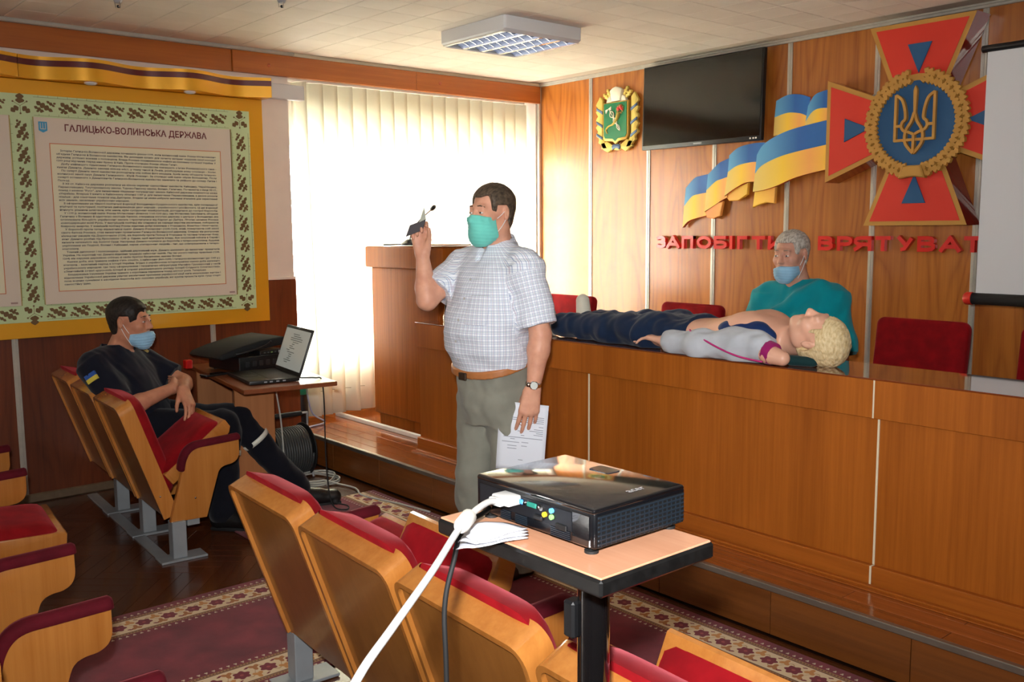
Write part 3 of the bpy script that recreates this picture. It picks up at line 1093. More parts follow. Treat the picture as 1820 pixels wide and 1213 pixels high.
# vine leaves in the corner squares
mb = MB()
for ang, L, w in ((90, 0.055, 0.026), (215, 0.048, 0.018), (325, 0.048, 0.018)):
    c, s = math.cos(math.radians(ang)), math.sin(math.radians(ang))
    mb.prism([((0.012 + x) * c - y * s, (0.012 + x) * s + y * c) for x, y in leaf_outline(L, w, 2)], 0, 0.0012, 'z')
for ang in (35, 150, 270):
    c, s = math.cos(math.radians(ang)), math.sin(math.radians(ang))
    mb.prism([(0.042 * c + 0.005 * math.cos(a), 0.042 * s + 0.005 * math.sin(a)) for a in [2 * PI * i / 8 for i in range(8)]], 0, 0.0012, 'z')
    mb.prism([(0.0 - s * 0.001, c * 0.001), (0.0 + s * 0.001, -c * 0.001), (0.04 * c + s * 0.001, 0.04 * s - c * 0.001), (0.04 * c - s * 0.001, 0.04 * s + c * 0.001)], 0, 0.001, 'z')
vl = mb.mesh('vine_corner', M_LEAF)
for y in (1.362, 2.634):
    for z, a in ((2.244, 0), (1.096, PI)):
        place_flat(vl, 'vine_corner', y, z, a)
# brick-like hairlines at both sides of the border
mb = MB()
def hair(y0, y1, z0, z1):
    mb.box(0.048, 0.0488, y0 - 2.0, y1 - 2.0, z0 - 0.96, z1 - 0.96)
for (a, b) in ((1.43, 2.56),):
    for z in (2.296, 2.196, 1.137, 1.058):
        hair(a, b, z - 0.0008, z + 0.0008)
        n = int((b - a) / 0.05)
        for i in range(n):
            yy = a + (i + 0.5) * (b - a) / n
            hair(yy - 0.0007, yy + 0.0007, z, z + 0.011)
for y in (1.306, 1.414, 2.578, 2.688):
    hair(y - 0.0008, y + 0.0008, 1.17, 2.17)
    for i in range(20):
        zz = 1.19 + i * 0.05
        hair(y, y + 0.011, zz - 0.0007, zz + 0.0007)
tag(mb.build('border_hairlines', M_LINE, board), kind='stuff')

wpart('poster', 1.422, 2.563, 1.143, 2.187, 0.048, 0.058, M_PAPER)
wpart('poster_left', 0.02, 1.298, 1.143, 2.187, 0.048, 0.058, M_PAPER)
wpart('text_field', 1.496, 2.494, 1.215, 2.046, 0.058, 0.0588, M_PAPER2, bev=0)
wpart('text_field', 0.10, 1.225, 1.215, 2.046, 0.058, 0.0588, M_PAPER2, bev=0)
for (a, b) in ((1.496, 2.494), (0.10, 1.225)):
    mb = MB()
    for (y0, y1, z0, z1) in ((a, b, 2.043, 2.047), (a, b, 1.213, 1.217), (a, a + 0.004, 1.217, 2.043), (b - 0.004, b, 1.217, 2.043)):
        mb.box(0.0588, 0.0594, y0 - 2.0, y1 - 2.0, z0 - 0.96, z1 - 0.96)
    mb.build('text_border', M_REDLINE, board)
M_CLIP = plain('gilt_edge_strip', srgb(190, 170, 110), 0.3, 0.8)
for y in (1.300, 1.420, 2.566):
    wpart('edge_strip', y - 0.002, y + 0.002, 1.143, 2.187, 0.05, 0.064, M_CLIP)

LINES = """ Історію Галицько-Волинської держави починають роком 1199, коли волинський князь Роман Мстиславович
об’єднав Галицьке й Волинське князівства. Він докладав зусиль для захисту західних кордонів своєї молодої
держави, успішно воював з половцями. Влада Романа поширювалася майже на половину сучасної України. У
1203 році відчинив перед ним браму й Київ. Проте столицею Роман обрав Галич.
 Добу найвищого піднесення Галицько-Волинського князівства пов’язують з ім’ям Романовського сина -
князя Данила. Данило заклав кілька міст, у тому числі й Львів, розбудував нову столицю - Холм.
 По смерті Данила землі князівства розподілили між собою його нащадки. Зумів знову об’єднати галицько-
волинські землі онук Данила Галицького - Юрій Львович. За столицю цей князь обрав Володимир. Після
смерті останнього з Даниловичів Галицько-Волинське князівство занепало та увійшло до складу Литви і
Польщі.
 З XII ст. Київська держава розпалася на кілька окремих самостійних князівств: Київщину, Чернігівщину,
Переяславщину, Тмутороканську землю, Турово-Пинську землю, Волинь, Галичину. Починаючи з кінця XII ст.,
понад з назвою "Русь", для визначення південних пограничних земель Київської держави вживається назва
«Україна». Вперше її вжито в Київському літописі 1187 р. для визначення Переяславщини, а двома роками
пізніше - для означення пониззя над Дністром. Згодом ця назва набрала значення етноніма для окреслення
всіх земель, заселених українським народом.
 З оформленням на півночі політичної формації Володимиро-Суздальського князівства, крім попередньої
етнічної та культурної, політична диференціація двох народів - українського і російського. Ці дві формації
йтимуть різними шляхами, між ними, крім сусідських конфронтацій, доходитиме до гострої боротьби.
 У 1199 р. волинський князь Роман Мстиславич (близько 1160-1205 рр.), син Мстислава Ізяславича, об’єднав
Галичину з Волинню й одночасно оволодів Києвом, створивши могутню державу з центром у Володимирі, яка
охоплювала більшість українських земель і простягалася від Карпат до Дніпра. Літопис називає Романа
«самодержцем всієї Русі». У внутрішній політиці він спирався на середні верстви населення, поборюючи
боярську анархію. У зовнішній політиці Роман відновив добрі взаємини з Угорщиною, Візантією і Німеччиною.
 У боротьбі проти татар відзначився князь Данило Романович (1238-1264), який, повертаючи собі землі
свого батька Романа, став визначним правителем Галицько-Волинської держави. Спершу він розгромив
німецьких рицарів під Дорогочином (1238), вів боротьбу проти Польщі й Угорщини та частини галицьких бояр,
яких Данило розбив під Ярославом 1245 р. Однак, щоб врятувати владу, був змушений поїхати в Сарай і
визнати залежність від Золотої Орди. Насправді Данило готувався до боротьби з татаро-монголами, будував
укріплення на Поділлі, Волині і Київщині, карав «татарських людей» - тих, що співпрацювали з татаро-
монголами.
 Тонкий дипломат і полководець, здібний державний муж, Данило належить до визначних правителів
України. На короткий час Данило відновив традицію київських князів. Під час усього періоду правління (1238-
1264) він керував державою спільно зі своїм братом Васильком, князем Волині.
 Княжа доба, яка тривала майже п’ять століть, з київським (860-1240) і галицько-волинським (до 1349 р.)
етапами, - важливий період в історії України. Згідно з українською історіографією княжа доба належить
українському народові. Цю тезу сформулював і теоритично обґрунтував Михайло Грушевський у своїй
«Звичайній схемі «руської» історії й справі раціонального укладу історії Східного Слов’янства».
 Бездержавне існування України тривало з короткими перервами понад шістсот років. Теперішнє
відновлення Української держави увінчає нескінченні прагнення української нації жити незалежним життям і
поза всяким сумнівом є наслідком боротьби всіх поколінь українців, які зуміли пронести крізь гущу сторіч
самостійну ідею.""".split('\n')


def wall_text(items, name, mat, parent=board, d=0.0592):
    """items: (text, y0, y1 or None, baseline z, cap height, boldness). Letters run along +y on the left wall."""
    V, F, off = [], [], 0
    for txt, y0, y1, z, h, bold in items:
        v, f = text_mesh(txt, 1.0, bold, 1)
        w = v[:, 0].max() - v[:, 0].min()
        sx = (y1 - y0) / w if y1 else h / 0.72
        x = (v[:, 0] - v[:, 0].min()) * sx + y0 - 2.0
        zz = v[:, 1] * h / 0.72 + z - 0.96
        V.append(np.stack([np.full_like(x, d), x, zz], 1))
        F += [tuple(i + off for i in q) for q in f]
        off += len(v)
    return mesh_obj(name, np.concatenate(V), F, mat, parent)


items = []
for i, t in enumerate(LINES):
    z = 2.003 - i * 0.01842
    ind = t.startswith(' ')
    t = t.strip()
    full = len(t) > 90
    y0 = 1.529 + (0.022 if ind else 0)
    y1 = 2.460 if full else y0 + len(t) * 0.00905
    items.append((t, y0, y1, z, 0.0098, 0.022))
tag(wall_text(items, 'printed_text', M_INK), kind='stuff')
wall_text([('ГАЛИЦЬКО-ВОЛИНСЬКА ДЕРЖАВА', 1.582, 2.408, 2.118, 0.037, 0.02)], 'printed_title', M_TITLE)
# small blue state emblem at the head of the poster
mb = MB()
mb.prism([(1.446, 2.163), (1.491, 2.163), (1.491, 2.115), (1.4685, 2.103), (1.446, 2.115)], 0.058, 0.0596, 'x', M=Matrix.Translation((0, -2.0, -0.96)))
em = mb.build('blue_emblem', M_BLUEPR, board)
mb = MB()
for y in (1.4555, 1.4685, 1.4815):
    mb.box(0.0596, 0.0602, y - 0.0016 - 2.0, y + 0.0016 - 2.0, 2.123 - 0.96, 2.156 - 0.96)
mb.box(0.0596, 0.0602, 1.4555 - 2.0, 1.4815 - 2.0, 2.121 - 0.96, 2.125 - 0.96)
mb.build('blue_emblem_lines', M_PAPER, em)
# faint imprint box in the lower corners
for y in (1.265, 2.535):
    wpart('imprint', y - 0.02, y + 0.015, 1.155, 1.165, 0.058, 0.0586, plain('imprint_print', srgb(170, 140, 130), 0.6), bev=0)


# ---- waved gold lamp canopies over the board
def canopy(y0, y1, label, ph=1.72):
    r = tag(empty('lamp_canopy', (LX, (y0 + y1) / 2, 2.39)), label, 'canopy', 'gold lamp canopies')
    cy = (y0 + y1) / 2
    n = 48
    def dep(y):
        return 0.150 + 0.050 * math.cos(2 * PI * (y - ph) / 0.573)
    def band(z0, z1, inset, name, mat):
        vs, fs = [], []
        for i in range(n + 1):
            y = y0 + (y1 - y0) * i / n
            d = dep(y) - inset
            vs += [(d, y - cy, z0), (d, y - cy, z1), (0.0, y - cy, z0), (0.0, y - cy, z1)]
        for i in range(n):
            q = i * 4
            fs += [(q, q + 4, q + 5, q + 1), (q + 2, q + 3, q + 7, q + 6), (q + 1, q + 5, q + 7, q + 3), (q, q + 2, q + 6, q + 4)]
        fs += [(0, 1, 3, 2), (n * 4, n * 4 + 2, n * 4 + 3, n * 4 + 1)]
        mb = MB()
        mb.add(vs, fs)
        return mb.build(name, mat, r, 30)
    band(0.0, 0.070, 0.0, 'gold_band', GOLD)
    band(0.070, 0.103, 0.0, 'red_band', plain('dark_red_film', srgb(92, 16, 22), 0.35, 0.0, 0.2))
    band(0.103, 0.122, 0.0, 'top_band', GOLD)
    for y in (1.72, 2.292):
        if y0 < y < y1:
            MB().lathe([(0.034, 0.002), (0.036, -0.004), (0.024, -0.012), (0.0, -0.014)], 18, Matrix.Translation((0.13, y - cy, 0))).build('spotlight', plain('frosted_lamp', srgb(236, 236, 240), 0.25), r, 40)
    return r


canopy(1.352, 2.800, 'waved gold canopy with two spotlights over the history board')
canopy(-0.10, 1.349, 'waved gold canopy cut by the left edge of the picture')

# ---- regional coat of arms
cr_ = tag(empty('coat_of_arms', (-4.93, BY - 0.002, 2.35)), 'small coat of arms with green shield in a gold wreath', 'coat of arms')
M_GOLDP = plain('pale_gold_relief', srgb(214, 190, 96), 0.55, 0.1, bump=0.5, nscale=120)
M_BLUEG = plain('grey_blue_ribbon', srgb(84, 106, 140), 0.5)
M_GREEN = plain('emerald_enamel', srgb(22, 112, 74), 0.3, 0.0, 0.3)
M_IVORY = plain('ivory_relief', srgb(232, 226, 204), 0.5)
def cpart(name, poly, d0, d1, mat, parent=cr_, bev=0.003):
    return MB().prism([(x, z) for x, z in poly], -d1, -d0, 'y', bev).build(name, mat, parent, 50)
# wreath branches left and right with scalloped edge
for sx, dz in ((-1, 0.0), (1, 0.0)):
    out_, inn = [], []
    for i in range(23):
        f = i / 22
        z = 0.155 - 0.36 * f
        w = 0.205 - 0.012 * math.cos(f * 40) - (0.06 * max(0, f - 0.72) / 0.28) ** 1.0 * 0.9
        out_.append((sx * w, z))
        inn.append((sx * (0.145 - (0.05 * max(0, f - 0.75) / 0.25)), z))
    out_ = [(sx * 0.175, 0.185)] + out_
    cpart('wreath_branch', out_ + inn[::-1], 0.008, 0.036, M_GOLDP)
    for z in (0.085, -0.015, -0.105):
        cpart('ribbon_turn', [(sx * 0.205, z + 0.02), (sx * 0.205, z), (sx * 0.142, z - 0.035), (sx * 0.142, z - 0.012)], 0.030, 0.042, M_BLUEG)
    for k, a in enumerate((38, 62)):
        c, s = math.cos(math.radians(a)), math.sin(math.radians(a))
        P = leaf_outline(0.075, 0.020, 3)
        cpart('ear', [(sx * (0.045 + 0.05 * c + x * c - y * s * 0.9), 0.125 + 0.05 * s + x * s + y * c) for x, y in P], 0.01, 0.034, M_GOLDP)
cpart('wreath_base', [(-0.165, -0.165), (-0.10, -0.150), (-0.04, -0.185), (0, -0.175), (0.04, -0.185), (0.10, -0.150), (0.165, -0.165), (0.135, -0.215), (0.09, -0.235), (0.05, -0.215), (0, -0.225), (-0.05, -0.215), (-0.09, -0.235), (-0.135, -0.215)], 0.008, 0.036, M_GOLDP)
cpart('ribbon_bow', [(-0.045, -0.195), (-0.03, -0.180), (0.03, -0.180), (0.045, -0.195), (0.035, -0.222), (0.012, -0.208), (-0.012, -0.208), (-0.035, -0.222)], 0.034, 0.044, M_BLUEG)
sh = [(-0.128, 0.130), (0.128, 0.130), (0.128, -0.125), (0.112, -0.150), (0.03, -0.157), (0, -0.178), (-0.03, -0.157), (-0.112, -0.150), (-0.128, -0.125)]
cpart('shield_rim', sh, 0.012, 0.048, plain('gold_rim', srgb(196, 156, 70), 0.4, 0.4))
cpart('shield_field', [(x * 0.90, 0.004 + z * 0.91) for x, z in sh], 0.046, 0.052, M_GREEN, bev=0)
cpart('crown', [(-0.043, 0.135), (-0.058, 0.215), (-0.03, 0.232), (0, 0.24), (0.03, 0.232), (0.058, 0.215), (0.043, 0.135)], 0.014, 0.050, M_IVORY)
for sx in (-1, 1):
    cpart('crown_leaf', [(sx * 0.045, 0.130), (sx * 0.06, 0.175), (sx * 0.085, 0.165), (sx * 0.10, 0.130)], 0.012, 0.044, M_IVORY)
mb = MB()
mb.tube([(x, -0.054, z) for x, z in spline([(-0.075, -0.098), (-0.088, -0.070), (-0.06, -0.045), (-0.02, -0.035), (0.02, -0.005), (0.045, 0.045)], 4)], [0.006, 0.007, 0.007, 0.008, 0.009, 0.010, 0.010, 0.011, 0.011, 0.012, 0.012, 0.013, 0.014, 0.015, 0.017, 0.018, 0.019, 0.021, 0.023, 0.025, 0.026][:21], 10, flat=(1, 0.5))
mb.build('cornucopia', M_GOLDP, cr_, 60)
mb = MB()
for (x, z, r_) in ((0.04, 0.075, 0.015), (0.062, 0.085, 0.013), (0.075, 0.070, 0.012)):
    mb.ball((x, -0.058, z), r_, 10)
tag(mb.build('fruit', plain('red_fruit', srgb(206, 60, 52), 0.4), cr_, 180), kind='stuff')
mb = MB()
for k in range(11):
    a = k / 11 * 2 * PI
    mb.ball((0.052 + 0.030 * math.cos(a), -0.053, 0.072 + 0.028 * math.sin(a)), (0.011, 0.006, 0.011), 8)
tag(mb.build('foliage', plain('olive_foliage', srgb(130, 120, 60), 0.6), cr_, 180), kind='stuff')
mb = MB()
mb.tube([(-0.062, -0.056, 0.085), (0.056, -0.056, -0.085)], 0.003, 6)
for s_ in (1, -1):
    pts = []
    for i in range(25):
        f = i / 24
        a = s_ * math.sin(f * 3 * PI) * 0.022 * (1 - 0.55 * f)
        x, z = -0.045 + 0.10 * f, 0.062 - 0.145 * f
        pts.append((x + a * 0.82, -0.057 - 0.002 * s_ * math.cos(f * 3 * PI), z + a * 0.57))
    mb.tube(pts, 0.0036, 6)
for q in ((-0.092, 0.075), (-0.035, 0.098)):
    mb.prism([(-0.062, 0.082), (q[0], q[1]), (q[0] * 0.9 - 0.004, q[1] - 0.028)], -0.06, -0.053, 'y')
mb.build('caduceus', M_IVORY, cr_, 60)

# ---- television
tv = tag(empty('television', (-4.115, BY - 0.016, 2.39)), 'large dark flat television hung high on the veneer wall', 'television')
Mt = Matrix.Translation((0, -0.078, 0)) @ Matrix.Rotation(-0.03, 4, 'X')
MB().box(-0.505, 0.505, 0.0, 0.035, -0.290, 0.290, 0.006, 2, Mt).build('casing', BLACK, tv, 40)
MB().box(-0.492, 0.492, -0.004, 0.001, -0.262, 0.280, 0.001, 1, Mt).build('screen', plain('tv_glass', srgb(14, 13, 10), 0.12, 0.0, 0.3), tv)
MB().box(-0.035, 0.035, -0.0055, -0.001, -0.280, -0.270, 0.001, 1, Mt).build('name_plate', GREYPL, tv)
for x in (0.425, 0.448, 0.468):
    MB().box(x - 0.006, x + 0.006, -0.005, -0.001, -0.280, -0.270, 0.001, 1, Mt).build('sticker', WHITE, tv)
MB().box(-0.15, 0.15, 0.035, 0.070, -0.12, 0.12, 0.004, 1, Mt).build('bracket', BLACK, tv)


# ---- flag ribbon cut-outs
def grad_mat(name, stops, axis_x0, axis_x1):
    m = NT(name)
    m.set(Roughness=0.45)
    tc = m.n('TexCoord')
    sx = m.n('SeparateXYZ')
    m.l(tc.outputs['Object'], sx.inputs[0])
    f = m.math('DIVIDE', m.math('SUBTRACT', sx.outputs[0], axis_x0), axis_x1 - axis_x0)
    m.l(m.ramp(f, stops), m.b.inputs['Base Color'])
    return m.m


flag = tag(empty('flag_ribbon', (-3.7, BY - 0.006, 1.9)), 'painted blue and yellow ribbon cut-out left of the cross emblem', 'flag')
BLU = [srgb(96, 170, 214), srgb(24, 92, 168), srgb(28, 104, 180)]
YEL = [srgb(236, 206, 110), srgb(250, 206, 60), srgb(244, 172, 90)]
SIDE = plain('orange_cut_edge', srgb(214, 96, 50), 0.5)


def fold(top, mid, bot, depth, idx):
    x0, x1 = top[0][0], top[-1][0]
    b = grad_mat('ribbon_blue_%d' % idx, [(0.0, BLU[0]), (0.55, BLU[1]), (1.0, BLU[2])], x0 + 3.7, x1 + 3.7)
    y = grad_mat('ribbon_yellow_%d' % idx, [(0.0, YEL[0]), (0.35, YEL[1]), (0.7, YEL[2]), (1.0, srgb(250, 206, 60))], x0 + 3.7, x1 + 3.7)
    S = lambda P: [tuple(p) for p in spline(P, 5)]
    t, m, bt = S(top), S(mid), S(bot)
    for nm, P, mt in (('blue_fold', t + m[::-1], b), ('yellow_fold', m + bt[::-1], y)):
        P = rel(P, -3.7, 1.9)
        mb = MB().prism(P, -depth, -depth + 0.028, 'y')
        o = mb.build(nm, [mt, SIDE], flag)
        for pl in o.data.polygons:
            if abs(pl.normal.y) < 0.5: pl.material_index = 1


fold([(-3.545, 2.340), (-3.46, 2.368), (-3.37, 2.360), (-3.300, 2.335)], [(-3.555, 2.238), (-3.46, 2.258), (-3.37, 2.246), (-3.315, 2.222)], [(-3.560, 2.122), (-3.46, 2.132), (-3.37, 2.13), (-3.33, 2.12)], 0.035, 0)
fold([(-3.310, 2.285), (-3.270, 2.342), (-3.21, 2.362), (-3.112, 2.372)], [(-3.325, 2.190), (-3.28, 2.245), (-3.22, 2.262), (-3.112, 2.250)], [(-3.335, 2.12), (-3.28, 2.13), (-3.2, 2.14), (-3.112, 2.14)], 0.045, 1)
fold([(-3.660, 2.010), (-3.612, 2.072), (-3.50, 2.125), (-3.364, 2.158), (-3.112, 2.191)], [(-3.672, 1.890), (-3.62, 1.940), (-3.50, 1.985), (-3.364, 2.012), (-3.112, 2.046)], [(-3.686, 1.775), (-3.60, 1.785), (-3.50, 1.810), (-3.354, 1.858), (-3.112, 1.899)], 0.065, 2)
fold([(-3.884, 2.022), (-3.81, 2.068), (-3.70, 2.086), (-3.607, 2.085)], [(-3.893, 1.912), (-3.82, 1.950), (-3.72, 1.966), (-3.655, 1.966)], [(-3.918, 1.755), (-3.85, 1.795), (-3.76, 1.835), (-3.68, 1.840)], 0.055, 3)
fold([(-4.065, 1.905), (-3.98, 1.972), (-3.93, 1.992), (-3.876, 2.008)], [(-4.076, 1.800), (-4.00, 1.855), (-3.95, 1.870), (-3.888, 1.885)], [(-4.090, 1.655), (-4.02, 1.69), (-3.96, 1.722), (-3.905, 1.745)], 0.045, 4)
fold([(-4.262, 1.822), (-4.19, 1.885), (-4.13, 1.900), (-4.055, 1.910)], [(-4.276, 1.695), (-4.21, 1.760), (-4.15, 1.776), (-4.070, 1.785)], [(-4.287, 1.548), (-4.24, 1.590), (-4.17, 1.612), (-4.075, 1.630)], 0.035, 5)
ROLL = grad_mat('ribbon_roll', [(0, srgb(244, 150, 90)), (0.5, srgb(250, 206, 70)), (1, srgb(238, 130, 80))], -0.4, 0.4)
for k, P in enumerate(([(-3.704, 1.674), (-3.690, 1.785), (-3.60, 1.800), (-3.533, 1.803), (-3.538, 1.697), (-3.60, 1.705), (-3.66, 1.690)],
                       [(-3.920, 1.752), (-3.87, 1.795), (-3.742, 1.838), (-3.748, 1.760), (-3.82, 1.722), (-3.89, 1.722)],
                       [(-4.088, 1.650), (-4.03, 1.700), (-3.942, 1.722), (-3.962, 1.625), (-4.02, 1.605), (-4.075, 1.615)])):
    MB().prism(rel(P, -3.7, 1.9), -0.040, -0.012, 'y', 0.004).build('rolled_end', ROLL, flag)

# ---- service cross emblem
cx, cz, cd = -2.556, 2.102, 0.158
cross = tag(empty('cross_emblem', (cx, BY - 0.012, cz)), 'big red cross emblem with gold edges and a trident medallion', 'emblem')
M_CRED = plain('matte_red_face', srgb(206, 42, 22), 0.5)
M_CSIDE = plain('glossy_red_side', srgb(140, 18, 20), 0.12, 0.0, 0.5)
M_CGOLD = plain('matte_gold_edge', srgb(186, 138, 62), 0.5, 0.1)
M_CBLUE = plain('matte_blue', srgb(22, 82, 128), 0.45)


def armpoly(r0, r1, h0, h1, ang):
    P = [(-h0, r0), (h0, r0), (h1, r1), (-h1, r1)]
    c, s = math.cos(ang), math.sin(ang)
    return [(x * c - y * s, x * s + y * c) for x, y in P]


for k in range(4):
    a = k * PI / 2
    arm_o = MB().prism(armpoly(0.10, 0.551, 0.112, 0.295, a), -cd, 0.0, 'y').build('cross_arm', [M_CGOLD, M_CSIDE], cross)
    for pl in arm_o.data.polygons:
        if pl.normal.y > -0.5: pl.material_index = 1
    MB().prism(armpoly(0.10, 0.527, 0.083, 0.257, a), -cd - 0.003, -cd, 'y').build('red_face', M_CRED, arm_o)
    P = [(-0.067, 0.430), (0.067, 0.430), (0.0, 0.272)]
    c, s = math.cos(a), math.sin(a)
    MB().prism([(x * c - y * s, x * s + y * c) for x, y in P], -cd - 0.010, -cd, 'y', 0.001).build('blue_triangle', M_CBLUE, arm_o)
circ = lambda r, n=40: [(r * math.cos(2 * PI * i / n), r * math.sin(2 * PI * i / n)) for i in range(n)]
MB().prism(circ(0.268), -cd - 0.012, -cd + 0.02, 'y').build('medallion_rim', M_CGOLD, cross)
MB().prism(circ(0.232), -cd - 0.016, -cd, 'y').build('medallion_field', M_CBLUE, cross)
# wreath: overlapping lobed leaves
mb = MB()
lv, lf = [], []
P = leaf_outline(0.105, 0.034, 3)
n = len(P)
vs = [(x - 0.05, -0.004, y) for x, y in P] + [((x - 0.05) * 0.85, -0.026 + 0.010 * abs(y) / 0.034, y * 0.8) for x, y in P] + [(-0.045, -0.03, 0), (0.045, -0.03, 0)]
fs = [tuple(range(n))] + [(i, (i + 1) % n, n + (i + 1) % n, n + i) for i in range(n)] + [tuple(range(2 * n - 1, n - 1, -1))]
mb.add(vs[:-2], fs)
leaf_me = mb.mesh('wreath_leaf', M_CGOLD, 40)
NL = 13
for sgn in (1, -1):
    for i in range(NL):
        f = (i + 0.6) / (NL + 0.2)
        th = -PI / 2 + sgn * (0.10 + f * (PI - 0.24))
        for lane, dr in ((0, 0.020), (1, -0.016)):
            rr = 0.254 + dr
            o = link('wreath_leaf', leaf_me, cross)
            px, pz = rr * math.cos(th), rr * math.sin(th)
            ta = th + sgn * PI / 2 - sgn * (0.35 if lane == 0 else -0.30)
            o.matrix_local = Matrix.Translation((px, -cd - 0.012 - 0.004 * lane, pz)) @ Matrix.Rotation(-ta, 4, 'Y') @ Matrix.Scale(0.82, 4)
MB().prism([(-0.05, -0.225), (0.05, -0.225), (0.075, -0.295), (0.02, -0.287), (-0.02, -0.287), (-0.075, -0.295)], -cd - 0.048, -cd, 'y', 0.006).build('wreath_tie', M_CGOLD, cross)


# trident: flat strokes
def strokes(lines, w, y0, y1, name, mat, parent):
    mb = MB()
    yb = y0
    for q_, P in enumerate(lines):
        y0 = yb - 0.0006 * q_      # overlapping strokes never share a face plane
        P = [np.array(p, float) for p in P]
        L_, R_ = [], []
        for i in range(len(P)):
            t = P[min(i + 1, len(P) - 1)] - P[max(i - 1, 0)]
            t /= np.linalg.norm(t)
            nn = np.array([-t[1], t[0]])
            L_.append(tuple(P[i] + nn * w / 2))
            R_.append(tuple(P[i] - nn * w / 2))
        # quads along the stroke
        vs = [(p[0], y0, p[1]) for p in L_] + [(p[0], y0, p[1]) for p in R_] + [(p[0], y1, p[1]) for p in L_] + [(p[0], y1, p[1]) for p in R_]
        m = len(P)
        fs = []
        for i in range(m - 1):
            fs += [(i, i + 1, m + i + 1, m + i), (2 * m + i, 3 * m + i, 3 * m + i + 1, 2 * m + i + 1), (i, 2 * m + i, 2 * m + i + 1, i + 1), (m + i, m + i + 1, 3 * m + i + 1, 3 * m + i)]
        fs += [(0, m, 3 * m, 2 * m), (m - 1, 3 * m - 1, 4 * m - 1, 2 * m - 1)]
        mb.add(vs, fs)
    return mb.build(name, mat, parent)


tri = []
S4 = lambda P: spline(P, 5)
for s in (1, -1):
    tri += [[(s * 0.108, 0.162), (s * 0.108, -0.090)],
            [(s * 0.112, -0.086), (0.0, -0.086)],
            S4([(s * 0.108, 0.160), (s * 0.074, 0.135), (s * 0.056, 0.085), (s * 0.050, 0.030), (s * 0.066, 0.012), (s * 0.072, -0.012), (s * 0.058, -0.034), (s * 0.030, -0.044), (0.0, -0.058)]),
            [(s * 0.108, -0.008), (s * 0.070, -0.008)],
            S4([(0.0, 0.060), (s * 0.016, 0.012), (s * 0.040, -0.026), (s * 0.050, -0.066), (s * 0.042, -0.110), (0.0, -0.160)])]
tri += [[(0.0, -0.06), (0.0, -0.155)]]
strokes(tri, 0.015, -cd - 0.034, -cd - 0.016, 'trident', M_CGOLD, cross)
MB().prism([(-0.008, 0.19), (0.0, 0.204), (0.008, 0.19), (0.0115, 0.175), (0.006, 0.03), (-0.006, 0.03), (-0.0115, 0.175)], -cd - 0.036, -cd - 0.014, 'y', 0.002).build('trident_prong', M_CGOLD, cross)

# ---- red block letters on the wall
sign = tag(empty('wall_motto', (-3.4, BY, 1.45)), 'row of red block letters spelling the service motto on the veneer', 'lettering')
M_LET = plain('red_letter_acrylic', srgb(212, 40, 34), 0.3, 0.0, 0.3)
LET = [('З', -4.531, -4.437), ('А', -4.431, -4.313), ('П', -4.293, -4.191), ('О', -4.16, -4.036), ('Б', -4.013, -3.905), ('І', -3.887, -3.857), ('Г', -3.823, -3.742), ('Т', -3.707, -3.603), ('И', -3.582, -3.468),
       ('В', -3.22, -3.116), ('Р', -3.091, -2.99), ('Я', -2.98, -2.868), ('Т', -2.844, -2.749), ('У', -2.708, -2.612), ('В', -2.59, -2.486), ('А', -2.463, -2.346), ('Т', -2.329, -2.235), ('И', -2.205, -2.09)]
_o = [(0.5 + 0.5 * math.cos(2 * PI * i / 24), 0.5 + 0.5 * math.sin(2 * PI * i / 24)) for i in range(25)]
_B1 = [(0, 0.54), (0.62, 0.54), (0.88, 0.48), (1, 0.36), (1, 0.18), (0.88, 0.06), (0.62, 0), (0, 0)]
_P = [(0, 1), (0.60, 1), (0.88, 0.94), (1, 0.82), (1, 0.62), (0.88, 0.48), (0.60, 0.42), (0, 0.42)]
GL = {'П': [[(0, 0), (0, 1)], [(0, 1), (1, 1)], [(1, 1), (1, 0)]],
      'А': [[(0, 0), (0.5, 1)], [(0.5, 1), (1, 0)], [(0.24, 0.28), (0.76, 0.28)]],
      'О': [_o],
      'Б': [[(0, 0), (0, 1)], [(0, 1), (0.9, 1)], _B1],
      'І': [[(0.5, 0), (0.5, 1)]],
      'Г': [[(0, 0), (0, 1)], [(0, 1), (1, 1)]],
      'Т': [[(0, 1), (1, 1)], [(0.5, 1), (0.5, 0)]],
      'И': [[(0, 0), (0, 1)], [(1, 0), (1, 1)], [(0, 0.05), (1, 0.95)]],
      'В': [[(0, 0), (0, 1)], [(0, 1), (0.6, 1), (0.86, 0.95), (0.93, 0.85), (0.93, 0.68), (0.84, 0.58), (0.6, 0.54), (0, 0.54)], _B1],
      'Р': [[(0, 0), (0, 1)], _P],
      'Я': [[(1, 0), (1, 1)], [(1 - x, z) for x, z in _P], [(0.5, 0.42), (0.02, 0)]],
      'У': [[(0, 1), (0.52, 0.40)], [(1, 1), (0.40, 0.05), (0.12, 0)]],
      'З': [[(0, 0.86), (0.2, 0.97), (0.5, 1), (0.8, 0.96), (0.95, 0.84), (0.95, 0.68), (0.8, 0.57), (0.45, 0.54)], [(0.45, 0.54), (0.82, 0.48), (1, 0.36), (1, 0.18), (0.84, 0.05), (0.5, 0), (0.2, 0.03), (0, 0.15)]]}
LWD = 0.0225
